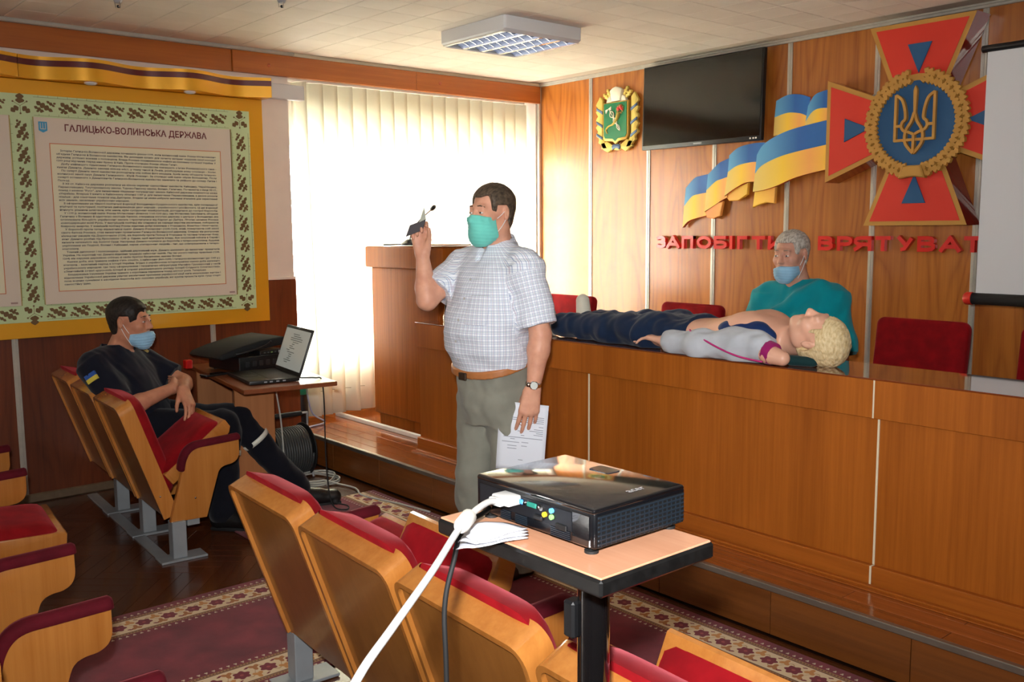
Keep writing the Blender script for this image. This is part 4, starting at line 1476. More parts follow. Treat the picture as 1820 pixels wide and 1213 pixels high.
for ch, x0, x1 in LET:
    lines = []
    for P in GL[ch]:
        Q = [np.array((x0 + LWD / 2 + u * (x1 - x0 - LWD) + 3.4, 1.402 + LWD / 2 + w_ * (0.088 - LWD) - 1.45)) for u, w_ in P]
        if ch == 'І': Q = [np.array(((x0 + x1) / 2 + 3.4, q[1])) for q in Q]
        if ch != 'О':
            d0, d1 = Q[0] - Q[1], Q[-1] - Q[-2]
            ext = LWD * 0.5 if len(Q) == 2 else 0.0
            Q[0] = Q[0] + d0 / np.linalg.norm(d0) * ext
            Q[-1] = Q[-1] + d1 / np.linalg.norm(d1) * ext
        lines.append([tuple(q) for q in Q])
    strokes(lines, LWD, -0.042, -0.010, 'letter', M_LET, sign)

# ---- roll-up projection screen
scr = tag(empty('projection_screen', (-1.35, 4.92, 1.19)), 'white roll-up projection screen with black bar, cut by right edge', 'screen')
MB().box(-0.775, 0.80, -0.002, 0.002, 0.0, 1.215).build('fabric', plain('screen_fabric', srgb(216, 218, 222), 0.8), scr)
Mb = Matrix.Translation((-0.80, 0, -0.015)) @ Matrix.Rotation(PI / 2, 4, 'Y')
MB().lathe([(0.028, 0.0), (0.030, 0.01), (0.030, 1.64), (0.028, 1.65)], 20, Mb).build('bottom_bar', RUBBER, scr, 40)
MB().lathe([(0.026, -0.03), (0.033, -0.02), (0.033, 0.01), (0.026, 0.012)], 20, Mb).build('end_cap', plain('red_end_cap', srgb(200, 40, 30), 0.4), scr, 40)
Mb = Matrix.Translation((-0.80, 0, 1.23)) @ Matrix.Rotation(PI / 2, 4, 'Y')
MB().lathe([(0.010, -0.005), (0.018, 0.0), (0.018, 1.65), (0.010, 1.655)], 16, Mb).build('top_roller', BLACK, scr, 40)
for x in (-0.3, 0.5):
    MB().tube([(x, 0, 1.245), (x, 0.318, 1.30)], 0.006, 6).build('wall_hook', BLACK, scr)

# ---- ceiling luminaire
lum = tag(empty('ceiling_lamp', (-4.34, 3.69, HC - 0.0075)), 'square white ceiling lamp with mirror louvre', 'lamp')
hw_ = 0.297
mb = MB()
ri = rrect(-hw_, hw_, -hw_, hw_, 0.02, 3)
prof = [(1.0, 0.0), (1.0, -0.070), (0.945, -0.088)]
n = len(ri)
vs = [(x * k, y * k, z) for k, z in prof for x, y in ri] + [(x * 0.935, y * 0.935, -0.080) for x, y in ri]
fs = []
for j in range(3):
    for i in range(n):
        fs.append((j * n + i, j * n + (i + 1) % n, (j + 1) * n + (i + 1) % n, (j + 1) * n + i))
fs.append(tuple(range(n)))
mb.add(vs, fs)
mb.build('housing', plain('lamp_enamel', srgb(220, 222, 222), 0.4), lum, 30)
box('reflector_tray', -0.28, 0.28, -0.28, 0.28, -0.030, -0.026, CHROME, lum)
TUBE = NT('fluorescent_tube')
TUBE.set(Base_Color=srgb(240, 240, 244), Emission_Color=(0.86, 0.92, 1.0, 1), Emission_Strength=0.8)  # faint glow added to give the louvre its bright spots
TUBE = TUBE.m
MIR = plain('mirror_louvre', srgb(220, 222, 230), 0.06, 1.0)
for k in range(4):
    y = -0.2085 + 0.139 * k
    Mq = Matrix.Translation((0, y, -0.045)) @ Matrix.Rotation(PI / 2, 4, 'Y')
    MB().lathe([(0.013, -0.27), (0.013, 0.27)], 12, Mq).build('tube_lamp', TUBE, lum, 40)
for k in range(5):
    y = -0.278 + 0.139 * k
    MB().prism([(y - 0.012, -0.086), (y + 0.012, -0.086), (y + 0.003, -0.034), (y - 0.003, -0.034)], -0.278, 0.278, 'x').build('louvre_rib', MIR, lum)
for k in range(9):
    x = -0.272 + 0.068 * k
    for j in range(4):
        y = -0.2085 + 0.139 * j
        P = [(y - 0.062, -0.084), (y - 0.03, -0.070), (y, -0.064), (y + 0.03, -0.070), (y + 0.062, -0.084), (y + 0.062, -0.040), (y - 0.062, -0.040)]
        MB().prism(P, x - 0.002, x + 0.002, 'x').build('louvre_blade', MIR, lum)

# ---- sprinkler / sensor drops
def sensor(x, y, label):
    r = tag(empty('ceiling_sensor', (x, y, HC - 0.0075)), label, 'sensor', 'ceiling sensors')
    MB().lathe([(0.028, 0.0), (0.026, -0.012), (0.018, -0.030), (0.014, -0.034)], 18).build('cup', GREYPL, r, 40)
    for a in range(3):
        c, s = math.cos(a * 2.1), math.sin(a * 2.1)
        MB().tube([(0.017 * c, 0.017 * s, -0.03), (0.012 * c, 0.012 * s, -0.055)], 0.002, 5).build('wire', CHROME, r)
    MB().ball((0, 0, -0.05), 0.008, 8).build('bulb', BLACK, r, 180)
sensor(-4.43, 2.27, 'small grey sensor on the ceiling at the top edge of the picture')
sensor(-4.93, 1.64, 'small grey sensor on the ceiling left of the other one')

# ================================================================ PEOPLE (continuous surfaces from blended volumes)
class Vol:
    """signed distance grid; primitives are blended smoothly, then one closed surface is taken from it"""
    def __init__(s, lo, hi, h):
        s.lo = np.array(lo, np.float32)
        s.h = h
        s.n = np.ceil((np.array(hi) - np.array(lo)) / h).astype(int) + 1
        s.D = np.full(s.n, 0.3, np.float32)
        s.R, s.t = np.eye(3), np.zeros(3)

    def frame(s, t=(0, 0, 0), R=None):
        s.t = np.array(t, float)
        s.R = np.eye(3) if R is None else np.array(R, float)
        return s

    def w(s, p):
        return s.t + s.R @ np.array(p, float)

    def region(s, c, rad):
        a = np.maximum(np.floor((c - rad - s.lo) / s.h).astype(int), 0)
        b = np.minimum(np.ceil((c + rad - s.lo) / s.h).astype(int) + 1, s.n)
        if np.any(b <= a): return None
        sl = tuple(slice(i, j) for i, j in zip(a, b))
        ax = [(s.lo[k] + s.h * np.arange(a[k], b[k])).astype(np.float32) for k in range(3)]
        return sl, ax[0][:, None, None], ax[1][None, :, None], ax[2][None, None, :]

    def local(s, X, Y, Z):
        x, y, z = X - s.t[0], Y - s.t[1], Z - s.t[2]
        R = s.R
        return (R[0, 0] * x + R[1, 0] * y + R[2, 0] * z, R[0, 1] * x + R[1, 1] * y + R[2, 1] * z, R[0, 2] * x + R[1, 2] * y + R[2, 2] * z)

    def put(s, sl, d, k, mode):
        A = s.D[sl]
        if mode == 'add':
            if k > 0:
                h = np.clip(0.5 + 0.5 * (A - d) / k, 0, 1)
                s.D[sl] = A * (1 - h) + d * h - k * h * (1 - h)
            else:
                s.D[sl] = np.minimum(A, d)
        elif mode == 'sub':
            h = np.clip(0.5 - 0.5 * (A + d) / max(k, 1e-5), 0, 1)
            s.D[sl] = A * (1 - h) - d * h + k * h * (1 - h)
        elif mode == 'and':
            s.D[sl] = np.maximum(A, d)

    def cap(s, a, b, ra, rb=None, k=0.02, mode='add', flat=False, sc=(1, 1, 1)):
        """tapered capsule (or flat-ended cone) between local points a, b"""
        rb = ra if rb is None else rb
        a, b = np.array(a, float), np.array(b, float)
        c = s.w((a + b) / 2)
        rad = np.linalg.norm(b - a) / 2 + max(ra, rb) * max(sc) + 0.06
        g = s.region(c, rad)
        if g is None: return s
        sl, X, Y, Z = g
        x, y, z = s.local(X, Y, Z)
        L = np.linalg.norm(b - a)
        u = (b - a) / L
        px, py, pz = x - a[0], y - a[1], z - a[2]
        t = (px * u[0] + py * u[1] + pz * u[2]) / L
        tc = np.clip(t, 0, 1)
        r = ra + (rb - ra) * tc
        qx, qy, qz = (px - u[0] * L * tc) / sc[0], (py - u[1] * L * tc) / sc[1], (pz - u[2] * L * tc) / sc[2]
        d = (np.sqrt(qx * qx + qy * qy + qz * qz) - r) * min(sc)
        if flat:
            rx, ry, rz = px - u[0] * L * t, py - u[1] * L * t, pz - u[2] * L * t
            d = np.sqrt(rx * rx + ry * ry + rz * rz) - (ra + (rb - ra) * t)
            d = np.maximum(d, np.maximum(-t * L, (t - 1) * L))
        s.put(sl, d.astype(np.float32), k, mode)
        return s

    def chain(s, pts, rs, k=0.02, mode='add'):
        for i in range(len(pts) - 1):
            s.cap(pts[i], pts[i + 1], rs[i], rs[i + 1], k, mode)
        return s

    def ell(s, c, r, k=0.02, mode='add', rot=None):
        r = np.array(r, float)
        c = np.array(c, float)
        g = s.region(s.w(c), float(r.max()) + 0.06)
        if g is None: return s
        sl, X, Y, Z = g
        x, y, z = s.local(X, Y, Z)
        x, y, z = x - c[0], y - c[1], z - c[2]
        if rot is not None:
            Q = np.array(rot, float)
            x, y, z = (Q[0, 0] * x + Q[1, 0] * y + Q[2, 0] * z, Q[0, 1] * x + Q[1, 1] * y + Q[2, 1] * z, Q[0, 2] * x + Q[1, 2] * y + Q[2, 2] * z)
        k0 = np.sqrt((x / r[0]) ** 2 + (y / r[1]) ** 2 + (z / r[2]) ** 2)
        k1 = np.sqrt((x / r[0] ** 2) ** 2 + (y / r[1] ** 2) ** 2 + (z / r[2] ** 2) ** 2) + 1e-6
        s.put(sl, (k0 * (k0 - 1) / k1).astype(np.float32), k, mode)
        return s

    def loft(s, secs, k=0.02, mode='add', p=2.3):
        """secs [(z, cx, cy, rx, ry)] ascending in local z; elliptical sections, flat ends"""
        S = np.array(secs, float)
        zc = (S[0, 0] + S[-1, 0]) / 2
        rad = np.hypot((S[-1, 0] - S[0, 0]) / 2, S[:, 3:].max() + np.abs(S[:, 1:3]).max()) + 0.05
        g = s.region(s.w((0, 0, zc)), rad)
        if g is None: return s
        sl, X, Y, Z = g
        x, y, z = s.local(X, Y, Z)
        it = lambda i: np.interp(z, S[:, 0], S[:, i]).astype(np.float32)
        cx, cy, rx, ry = it(1), it(2), it(3), it(4)
        q = (np.abs((x - cx) / rx) ** p + np.abs((y - cy) / ry) ** p) ** (1 / p)
        d = (q - 1) * np.minimum(rx, ry)
        d = np.maximum(d, np.maximum(S[0, 0] - z, z - S[-1, 0]))
        s.put(sl, d.astype(np.float32), k, mode)
        return s

    def field(s):
        X = (s.lo[0] + s.h * np.arange(s.n[0], dtype=np.float32))[:, None, None]
        Y = (s.lo[1] + s.h * np.arange(s.n[1], dtype=np.float32))[None, :, None]
        Z = (s.lo[2] + s.h * np.arange(s.n[2], dtype=np.float32))[None, None, :]
        return X, Y, Z

    def cut(s, p, nrm, k=0.0):
        """keep the side where (x-p).n < 0 (local frame)"""
        p, nrm = s.w(p), s.R @ np.array(nrm, float)
        nrm = nrm / np.linalg.norm(nrm)
        X, Y, Z = s.field()
        d = (X - p[0]) * nrm[0] + (Y - p[1]) * nrm[1] + (Z - p[2]) * nrm[2]
        s.D = np.maximum(s.D, d.astype(np.float32))
        return s

    def wrinkle(s, amp, freq, seed=0, ang=None):
        """fold-like displacement of the cloth surface"""
        r = np.random.RandomState(seed)
        X, Y, Z = s.field()
        acc = 0
        for i in range(5):
            f = r.randn(3)
            f /= np.linalg.norm(f)
            if ang is not None: f = f * np.array(ang)
            fr = freq * (0.7 + 0.8 * r.rand())
            acc = acc + np.sin((X * f[0] + Y * f[1] + Z * f[2]) * fr + r.rand() * 6.3 + 1.5 * np.sin((X * f[1] - Y * f[2] + Z * f[0]) * fr * 0.4))
        s.D += (amp / 5 * acc).astype(np.float32)
        return s

    def surface(s):
        D = s.D
        S = D < 0
        c = S[:-1, :-1, :-1].astype(np.int8)
        tot = np.zeros_like(c)
        for i in (0, 1):
            for j in (0, 1):
                for k in (0, 1):
                    tot += S[i:S.shape[0] - 1 + i, j:S.shape[1] - 1 + j, k:S.shape[2] - 1 + k]
        act = np.argwhere((tot > 0) & (tot < 8))
        idx = np.full(tot.shape, -1, np.int32)
        idx[act[:, 0], act[:, 1], act[:, 2]] = np.arange(len(act))
        P = np.zeros((len(act), 3))
        N = np.zeros(len(act))
        cor = [(i, j, k) for i in (0, 1) for j in (0, 1) for k in (0, 1)]
        val = {q: D[act[:, 0] + q[0], act[:, 1] + q[1], act[:, 2] + q[2]].astype(float) for q in cor}
        for a in cor:
            for ax in range(3):
                if a[ax]: continue
                b = list(a)
                b[ax] = 1
                b = tuple(b)
                va, vb = val[a], val[b]
                m = (va < 0) != (vb < 0)
                t = np.where(m, va / np.where(m, va - vb, 1), 0)
                pt = np.array(a, float)[None, :].repeat(len(act), 0)
                pt[:, ax] += t
                P += np.where(m[:, None], pt, 0)
                N += m
        P = (P / N[:, None] + act) * s.h + s.lo
        quads = []
        for ax in range(3):
            o1, o2 = [(1, 2), (2, 0), (0, 1)][ax]
            sh = [slice(None)] * 3
            A = S.take(range(0, S.shape[ax] - 1), ax)
            B = S.take(range(1, S.shape[ax]), ax)
            e = np.argwhere(A != B)
            ok = (e[:, o1] > 0) & (e[:, o2] > 0) & (e[:, o1] < S.shape[o1] - 1) & (e[:, o2] < S.shape[o2] - 1)
            e = e[ok]
            fl = A[e[:, 0], e[:, 1], e[:, 2]]
            def cell(d1, d2):
                q = e.copy()
                q[:, o1] += d1
                q[:, o2] += d2
                return idx[q[:, 0], q[:, 1], q[:, 2]]
            Q = np.stack([cell(-1, -1), cell(0, -1), cell(0, 0), cell(-1, 0)], 1)
            Q[~fl] = Q[~fl][:, ::-1]
            quads.append(Q)
        Q = np.concatenate(quads)
        Q = Q[(Q >= 0).all(1)]
        return P, Q

    def build(s, name, mat, parent=None, smooth_iter=1, attr=None, biggest=True):
        P, Q = s.surface()
        for _ in range(smooth_iter):
            acc = np.zeros_like(P)
            cnt = np.zeros(len(P))
            for a, b in ((0, 1), (1, 2), (2, 3), (3, 0)):
                np.add.at(acc, Q[:, a], P[Q[:, b]])
                np.add.at(acc, Q[:, b], P[Q[:, a]])
                np.add.at(cnt, Q[:, a], 1)
                np.add.at(cnt, Q[:, b], 1)
            P = 0.5 * P + 0.5 * acc / np.maximum(cnt, 1)[:, None]
        if biggest:
            # drop stray crumbs: keep connected pieces of some size
            lab = np.arange(len(P))
            for _ in range(400):
                m = lab[Q].min(1)
                new = lab.copy()
                for a in range(4): np.minimum.at(new, Q[:, a], m)
                new = new[new]
                if (new == lab).all(): break
                lab = new
            cnts = np.bincount(lab, minlength=len(P))
            keep = cnts[lab] >= 0.06 * cnts.max()
            Q = Q[keep[Q[:, 0]]]
            rm = np.cumsum(keep) - 1
            P = P[keep]
            Q = rm[Q]
        me = bpy.data.meshes.new(name)
        me.vertices.add(len(P))
        me.vertices.foreach_set('co', P.astype(np.float32).ravel())
        me.loops.add(len(Q) * 4)
        me.loops.foreach_set('vertex_index', Q.astype(np.int32).ravel())
        me.polygons.add(len(Q))
        me.polygons.foreach_set('loop_start', np.arange(0, len(Q) * 4, 4, dtype=np.int32))
        me.polygons.foreach_set('loop_total', np.full(len(Q), 4, np.int32))
        me.update(calc_edges=True)
        me.validate()
        if attr:
            for nm, fn in attr.items():
                at = me.attributes.new(nm, 'FLOAT', 'POINT')
                at.data.foreach_set('value', fn(P).astype(np.float32))
        finish(me, mat, 180)
        return link(name, me, parent)


def rotz(a): return np.array([[math.cos(a), -math.sin(a), 0], [math.sin(a), math.cos(a), 0], [0, 0, 1]])
def rotx(a): return np.array([[1, 0, 0], [0, math.cos(a), -math.sin(a)], [0, math.sin(a), math.cos(a)]])
def roty(a): return np.array([[math.cos(a), 0, math.sin(a)], [0, 1, 0], [-math.sin(a), 0, math.cos(a)]])


def basis(yv, zv):
    """columns x,y,z with y along yv and z close to zv"""
    y = np.array(yv, float); y /= np.linalg.norm(y)
    z = np.array(zv, float); z -= y * y.dot(z); z /= np.linalg.norm(z)
    return np.stack([np.cross(y, z), y, z], 1)


def skin_mat(name, col, spec=0.4):
    m = NT(name)
    m.set(Roughness=0.5, Subsurface_Weight=0.12, Subsurface_Radius=(0.02, 0.008, 0.004), Subsurface_Scale=0.4, Specular_IOR_Level=spec)
    nz = m.n('TexNoise', i_Scale=22.0, i_Detail=3.0)
    m.l(m.obj_coords(rnd=False), nz.inputs['Vector'])
    d = (col[0] * 0.86, col[1] * 0.80, col[2] * 0.80, 1)
    m.l(m.ramp(nz.outputs[0], [(0.35, d), (0.65, col)]), m.b.inputs['Base Color'])
    fz = m.n('TexNoise', i_Scale=260.0, i_Detail=2.0)
    m.l(m.obj_coords(rnd=False), fz.inputs['Vector'])
    m.bump(fz.outputs[0], 0.12, 0.001)
    return m.m


def cloth_mat(name, col, rough=0.9, weave=700.0, var=0.12):
    m = NT(name)
    m.set(Roughness=rough, Specular_IOR_Level=0.15, Sheen_Weight=0.12)
    nz = m.n('TexNoise', i_Scale=9.0, i_Detail=4.0)
    m.l(m.obj_coords(rnd=False), nz.inputs['Vector'])
    d = tuple(c * (1 - var) for c in col[:3]) + (1,)
    l_ = tuple(min(1, c * (1 + var)) for c in col[:3]) + (1,)
    m.l(m.ramp(nz.outputs[0], [(0.3, d), (0.7, l_)]), m.b.inputs['Base Color'])
    fz = m.n('TexNoise', i_Scale=weave, i_Detail=1.0)
    m.l(m.obj_coords(rnd=False), fz.inputs['Vector'])
    m.bump(fz.outputs[0], 0.3, 0.001)
    return m.m


def hair_mat(name, col, col2):
    m = NT(name)
    m.set(Roughness=0.55, Specular_IOR_Level=0.3)
    nz = m.n('TexNoise', i_Scale=1.0, i_Detail=5.0)
    m.l(m.obj_coords((160, 45, 60), rnd=False), nz.inputs['Vector'])
    m.l(m.ramp(nz.outputs[0], [(0.35, col), (0.65, col2)]), m.b.inputs['Base Color'])
    m.bump(nz.outputs[0], 0.7, 0.003)
    return m.m


# head frame: face towards -y, up z, origin between the ears, crown +0.118, chin -0.118
def head_core(v, k=0.018, nose=True):
    v.ell((0, 0.018, 0.036), (0.0755, 0.0965, 0.083), k)
    v.ell((0, -0.034, -0.035), (0.060, 0.062, 0.078), 0.03)
    v.ell((0, -0.040, -0.078), (0.046, 0.048, 0.036), 0.03)
    v.ell((0, -0.074, -0.097), (0.024, 0.020, 0.018), 0.02)
    for sx in (-1, 1):
        v.ell((sx * 0.042, -0.060, -0.022), (0.024, 0.030, 0.026), 0.02)      # cheek
        v.ell((sx * 0.050, 0.000, -0.066), (0.014, 0.030, 0.024), 0.03)       # jaw corner
    v.cap((-0.034, -0.084, 0.026), (0.034, -0.084, 0.026), 0.011, 0.011, 0.02)
    if nose:
        for sx in (-1, 1):
            v.ell((sx * 0.031, -0.103, 0.006), (0.018, 0.016, 0.012), 0.014, 'sub')
            v.ell((sx * 0.031, -0.0835, 0.0055), (0.0150, 0.0125, 0.0095), 0.004)
            v.cap((sx * 0.020, -0.0945, 0.0118), (sx * 0.043, -0.0885, 0.0112), 0.0034, 0.0034, 0.004)
        v.cap((0, -0.092, 0.016), (0, -0.112, -0.024), 0.0085, 0.0125, 0.012)
        for sx in (-1, 1):
            v.ell((sx * 0.011, -0.102, -0.030), (0.009, 0.010, 0.008), 0.006)
        v.cap((-0.018, -0.089, -0.062), (0.018, -0.089, -0.062), 0.0075, 0.0075, 0.008)
        v.cap((-0.016, -0.088, -0.073), (0.016, -0.088, -0.073), 0.0078, 0.0078, 0.006)
        v.cap((-0.022, -0.098, -0.0675), (0.022, -0.098, -0.0675), 0.0016, 0.0016, 0.002, 'sub')
        for sx in (-1, 1):
            Q = rotz(sx * 0.35) @ rotx(-0.15)
            v.ell((sx * 0.0785, 0.014, -0.002), (0.0095, 0.0185, 0.031), 0.006, 'add', Q)
            v.ell((sx * 0.088, 0.008, 0.002), (0.006, 0.010, 0.017), 0.004, 'sub', Q)


def eyes(root, t, R, iris=(70, 62, 54)):
    W_ = plain('eye_white', srgb(226, 220, 214), 0.25)
    I_ = plain('eye_iris', srgb(*iris), 0.2)
    for sx in (-1, 1):
        c = np.array(t) + R @ np.array((sx * 0.031, -0.0885, 0.0045))
        M_ = Matrix.Translation(c) @ Matrix(R.tolist()).to_4x4()
        e = MB().ball((0, 0, 0), (0.0122, 0.0092, 0.0050), 12, M_).build('eye', W_, root, 180)
        MB().ball((-0.0005, -0.0075, 0), (0.0052, 0.0028, 0.0044), 10, M_).build('iris', I_, e, 180)


def brows(root, t, R, col):
    mt = plain('eyebrow_hair', col, 0.8)
    for sx in (-1, 1):
        P = [np.array(t) + R @ np.array(p) for p in ((sx * 0.015, -0.0960, 0.0325), (sx * 0.030, -0.0950, 0.0335), (sx * 0.047, -0.0825, 0.0270))]
        MB().tube(P, [0.0022, 0.0030, 0.0014], 6).build('eyebrow', mt, root, 180)


def hand(v, wrist, R, curls, spread=0.0, thumb=(0.75, 0.35), sc=1.0, k=0.008, flip=1):
    """frame R: x towards the thumb side * flip, y along the fingers, z out of the BACK of the hand"""
    W_ = np.array(wrist, float)
    def g(p): return W_ + R @ (np.array(p, float) * sc * np.array((flip, 1, 1)))
    kn = [(0.030, 0.090, 0.0), (0.010, 0.096, 0.003), (-0.011, 0.092, 0.001), (-0.029, 0.083, -0.003)]
    ln = [(0.042, 0.025, 0.020), (0.046, 0.029, 0.021), (0.043, 0.027, 0.020), (0.034, 0.020, 0.018)]
    for i, q in enumerate(kn):
        v.cap(g((q[0] * 0.55, 0.0, 0.0)), g(q), 0.0165 * sc, 0.0125 * sc, 0.012)
    v.cap(g((0.012, 0.02, -0.004)), g((0.018, 0.06, -0.006)), 0.019 * sc, 0.015 * sc, 0.012)
    tips = []
    for i, q in enumerate(kn):
        p = np.array(q, float)
        ang = 0.0
        sp_ = spread * (1.5 - i) * 0.5
        c = curls[i]
        for j, L in enumerate(ln[i]):
            ang += c[j] if isinstance(c, (list, tuple)) else c * (1.0, 1.15, 0.8)[j]
            d = np.array((math.sin(sp_) * math.cos(ang), math.cos(sp_) * math.cos(ang), -math.sin(ang)))
            p2 = p + d * L
            r0 = (0.0095, 0.0085, 0.0078)[j] * (0.9 if i == 3 else 1.0)
            v.cap(g(p), g(p2), r0 * sc, (r0 - 0.0007) * sc, 0.003 if j else 0.005)
            p = p2
        tips.append(g(p))
    a, b = thumb
    p0 = np.array((0.020, 0.018, -0.008))
    d1 = np.array((math.sin(a), math.cos(a), -b)); d1 /= np.linalg.norm(d1)
    p1 = p0 + d1 * 0.042
    d2 = np.array((math.sin(a * 0.55), math.cos(a * 0.55), -b * 1.3)); d2 /= np.linalg.norm(d2)
    p2 = p1 + d2 * 0.032
    d3 = np.array((math.sin(a * 0.2), math.cos(a * 0.2), -b * 1.2)); d3 /= np.linalg.norm(d3)
    p3 = p2 + d3 * 0.026
    v.cap(g(p0), g(p1), 0.0155 * sc, 0.0120 * sc, 0.012)
    v.cap(g(p1), g(p2), 0.0112 * sc, 0.0100 * sc, 0.004)
    v.cap(g(p2), g(p3), 0.0100 * sc, 0.0085 * sc, 0.003)
    return tips, g(p3)


def face_mask(root, t, R, mat, low=0.0, name='face_mask', drop=0.0, strapcol=None, tilt=0.0):
    """pleated mask: the lower face grown by a few millimetres, cut to a panel, plus ear loops"""
    t = np.array(t, float)
    v = Vol(t - 0.19, t + 0.19, 0.0032).frame(t, R)
    head_core(v, nose=False)
    v.cap((0, -0.093, 0.0 - drop), (0, -0.110, -0.028 - drop), 0.010, 0.0135, 0.02)
    v.ell((0, -0.072, -0.075 - low), (0.045, 0.038, 0.050), 0.03)
    v.D -= 0.0075
    X, Y, Z = v.field()
    lx, ly, lz = v.local(X, Y, Z)
    v.D += (0.0011 * np.sin((lz + 0.15 * np.abs(lx)) * 420)).astype(np.float32)
    top = -0.002 - drop
    d = np.maximum(lz - top + 0.20 * np.abs(lx) + tilt * lx, (-0.128 - low - drop * 0.5) - lz)
    d = np.maximum(d, ly - (-0.030 - 0.25 * np.clip(lz + 0.06, -0.1, 0.1)))
    d = np.maximum(d, np.abs(lx) - 0.066)
    v.D = np.maximum(v.D, d.astype(np.float32))
    m = v.build(name, mat, root, 2)
    sm = plain('mask_loop', srgb(224, 226, 226), 0.7)
    for sx in (-1, 1):
        for z0, z1 in ((-0.028 - drop, 0.014), (-0.088 - drop * 0.7, -0.024)):
            P = [t + R @ np.array(p) for p in ((sx * 0.058, -0.036, z0), (sx * 0.073, -0.012, (z0 + z1) / 2), (sx * 0.0795, 0.010, z1))]
            MB().tube(spline(P, 4), 0.0016, 6).build('ear_loop', sm, m, 180)
    return m


def hair_cap(root, t, R, mat, thick, keep, name='hair', noise=0.0015, seed=1):
    t = np.array(t, float)
    v = Vol(t - 0.17, t + 0.17, 0.0035).frame(t, R)
    v.ell((0, 0.018, 0.036), (0.0755, 0.0965, 0.083), 0.018)
    v.ell((0, 0.040, -0.020), (0.062, 0.062, 0.075), 0.03)
    X, Y, Z = v.field()
    lx, ly, lz = v.local(X, Y, Z)
    v.D -= thick(lx, ly, lz).astype(np.float32)
    v.wrinkle(noise, 260, seed)
    v.D = np.maximum(v.D, keep(np.abs(lx), ly, lz).astype(np.float32))
    return v.build(name, mat, root, 2)


# ---------------------------------------------------------------- 1. the standing speaker
def plaid_mat():
    m = NT('plaid_shirt_cotton')
    m.set(Roughness=0.85, Specular_IOR_Level=0.2)
    def at(n_):
        nd = m.n('Attribute', attribute_name=n_)
        return nd.outputs['Fac']
    def lines(a, pitch, off, wdt):
        f = m.math('FRACT', m.math('ADD', m.math('DIVIDE', a, pitch), 100 + off))
        return m.math('LESS_THAN', f, wdt)
    u, v = at('pu'), at('pv')
    base = srgb(238, 243, 250)
    c = m.mix(m.math('MULTIPLY', lines(u, 0.0108, 0, 0.17), 0.6), base, srgb(96, 122, 172))
    c = m.mix(m.math('MULTIPLY', lines(v, 0.0108, 0, 0.17), 0.6), c, srgb(96, 122, 172))
    c = m.mix(m.math('MULTIPLY', lines(u, 0.0216, 0.25, 0.14), 0.45), c, srgb(150, 130, 160))
    c = m.mix(m.math('MULTIPLY', lines(v, 0.0216, 0.25, 0.14), 0.45), c, srgb(130, 160, 170))
    m.l(c, m.b.inputs['Base Color'])
    fz = m.n('TexNoise', i_Scale=600.0, i_Detail=1.0)
    m.l(m.obj_coords(rnd=False), fz.inputs['Vector'])
    m.bump(fz.outputs[0], 0.2, 0.001)
    return m.m


SK1 = skin_mat('tanned_skin', srgb(220, 164, 136))
spk = tag(empty('person', (-3.19, 2.60, 0)), 'standing man in plaid shirt and turquoise mask raising a small card', 'person')
HT1 = np.array((0.030, -0.030, 1.616))
HR1 = rotz(0.10) @ rotx(0.03)
SHL, SHR = np.array((0.202, 0.010, 1.390)), np.array((-0.198, 0.000, 1.392))
ELL, WRL = np.array((0.278, 0.028, 1.105)), np.array((0.268, -0.005, 0.885))
ELR, WRR = np.array((-0.218, -0.200, 1.238)), np.array((-0.240, -0.205, 1.435))

v = Vol((-0.42, -0.42, 0.0), (0.42, 0.30, 1.76), 0.0055)
v.frame(HT1, HR1)
head_core(v)
v.frame()
v.cap(HT1 + (0.0, 0.026, -0.06), (0.0, 0.030, 1.42), 0.059, 0.068, 0.03)
v.loft([(0.86, 0, 0, 0.165, 0.12), (0.95, 0, -0.005, 0.165, 0.125), (1.1, 0, -0.02, 0.17, 0.13), (1.3, 0, 0.0, 0.17, 0.105), (1.40, 0, 0.015, 0.13, 0.075)], 0.03)
for sh, el, wr in ((SHL, ELL, WRL), (SHR, ELR, WRR)):
    v.cap(sh * (0.6, 1, 1), sh, 0.060, 0.058, 0.03)
    v.chain([sh, sh * 0.45 + el * 0.55, el, el * 0.72 + wr * 0.28, wr], [0.056, 0.049, 0.044, 0.046, 0.029], 0.02)
RL = basis((-0.10, -0.14, -1.0), (0.80, -0.60, 0.0))     # left hand hangs, back turned outwards
hand(v, WRL + (0.0, -0.004, -0.008), RL, [0.22, 0.25, 0.28, 0.30], 0.10, (0.25, 0.9), 1.10, flip=1)
RR = basis((-0.10, -0.05, 1.0), (-0.80, 0.60, 0.0))        # right hand up, palm to the front
tipsR, thR = hand(v, WRR + (0.0, 0.0, 0.010), RR, [(0.75, 0.9, 0.5), (1.0, 1.1, 0.7), (1.1, 1.2, 0.8), (1.2, 1.2, 0.8)], 0.05, (0.40, 0.70), 1.06, flip=-1)
for sx, hip, kn, an in ((-1, (-0.095, 0.0, 0.86), (-0.105, -0.045, 0.47), (-0.115, -0.01, 0.08)), (1, (0.095, 0.0, 0.86), (0.105, 0.01, 0.47), (0.110, 0.05, 0.08))):
    v.chain([hip, kn, an], [0.075, 0.052, 0.038], 0.02)
    v.cap(an, (an[0] + sx * 0.02, an[1] - 0.12, 0.04), 0.036, 0.03, 0.02)
v.build('body', SK1, spk, 1)
eyes(spk, HT1, HR1)
brows(spk, HT1, HR1, srgb(72, 56, 44))
face_mask(spk, HT1, HR1, cloth_mat('turquoise_mask', srgb(112, 206, 192), 0.9), low=0.012)
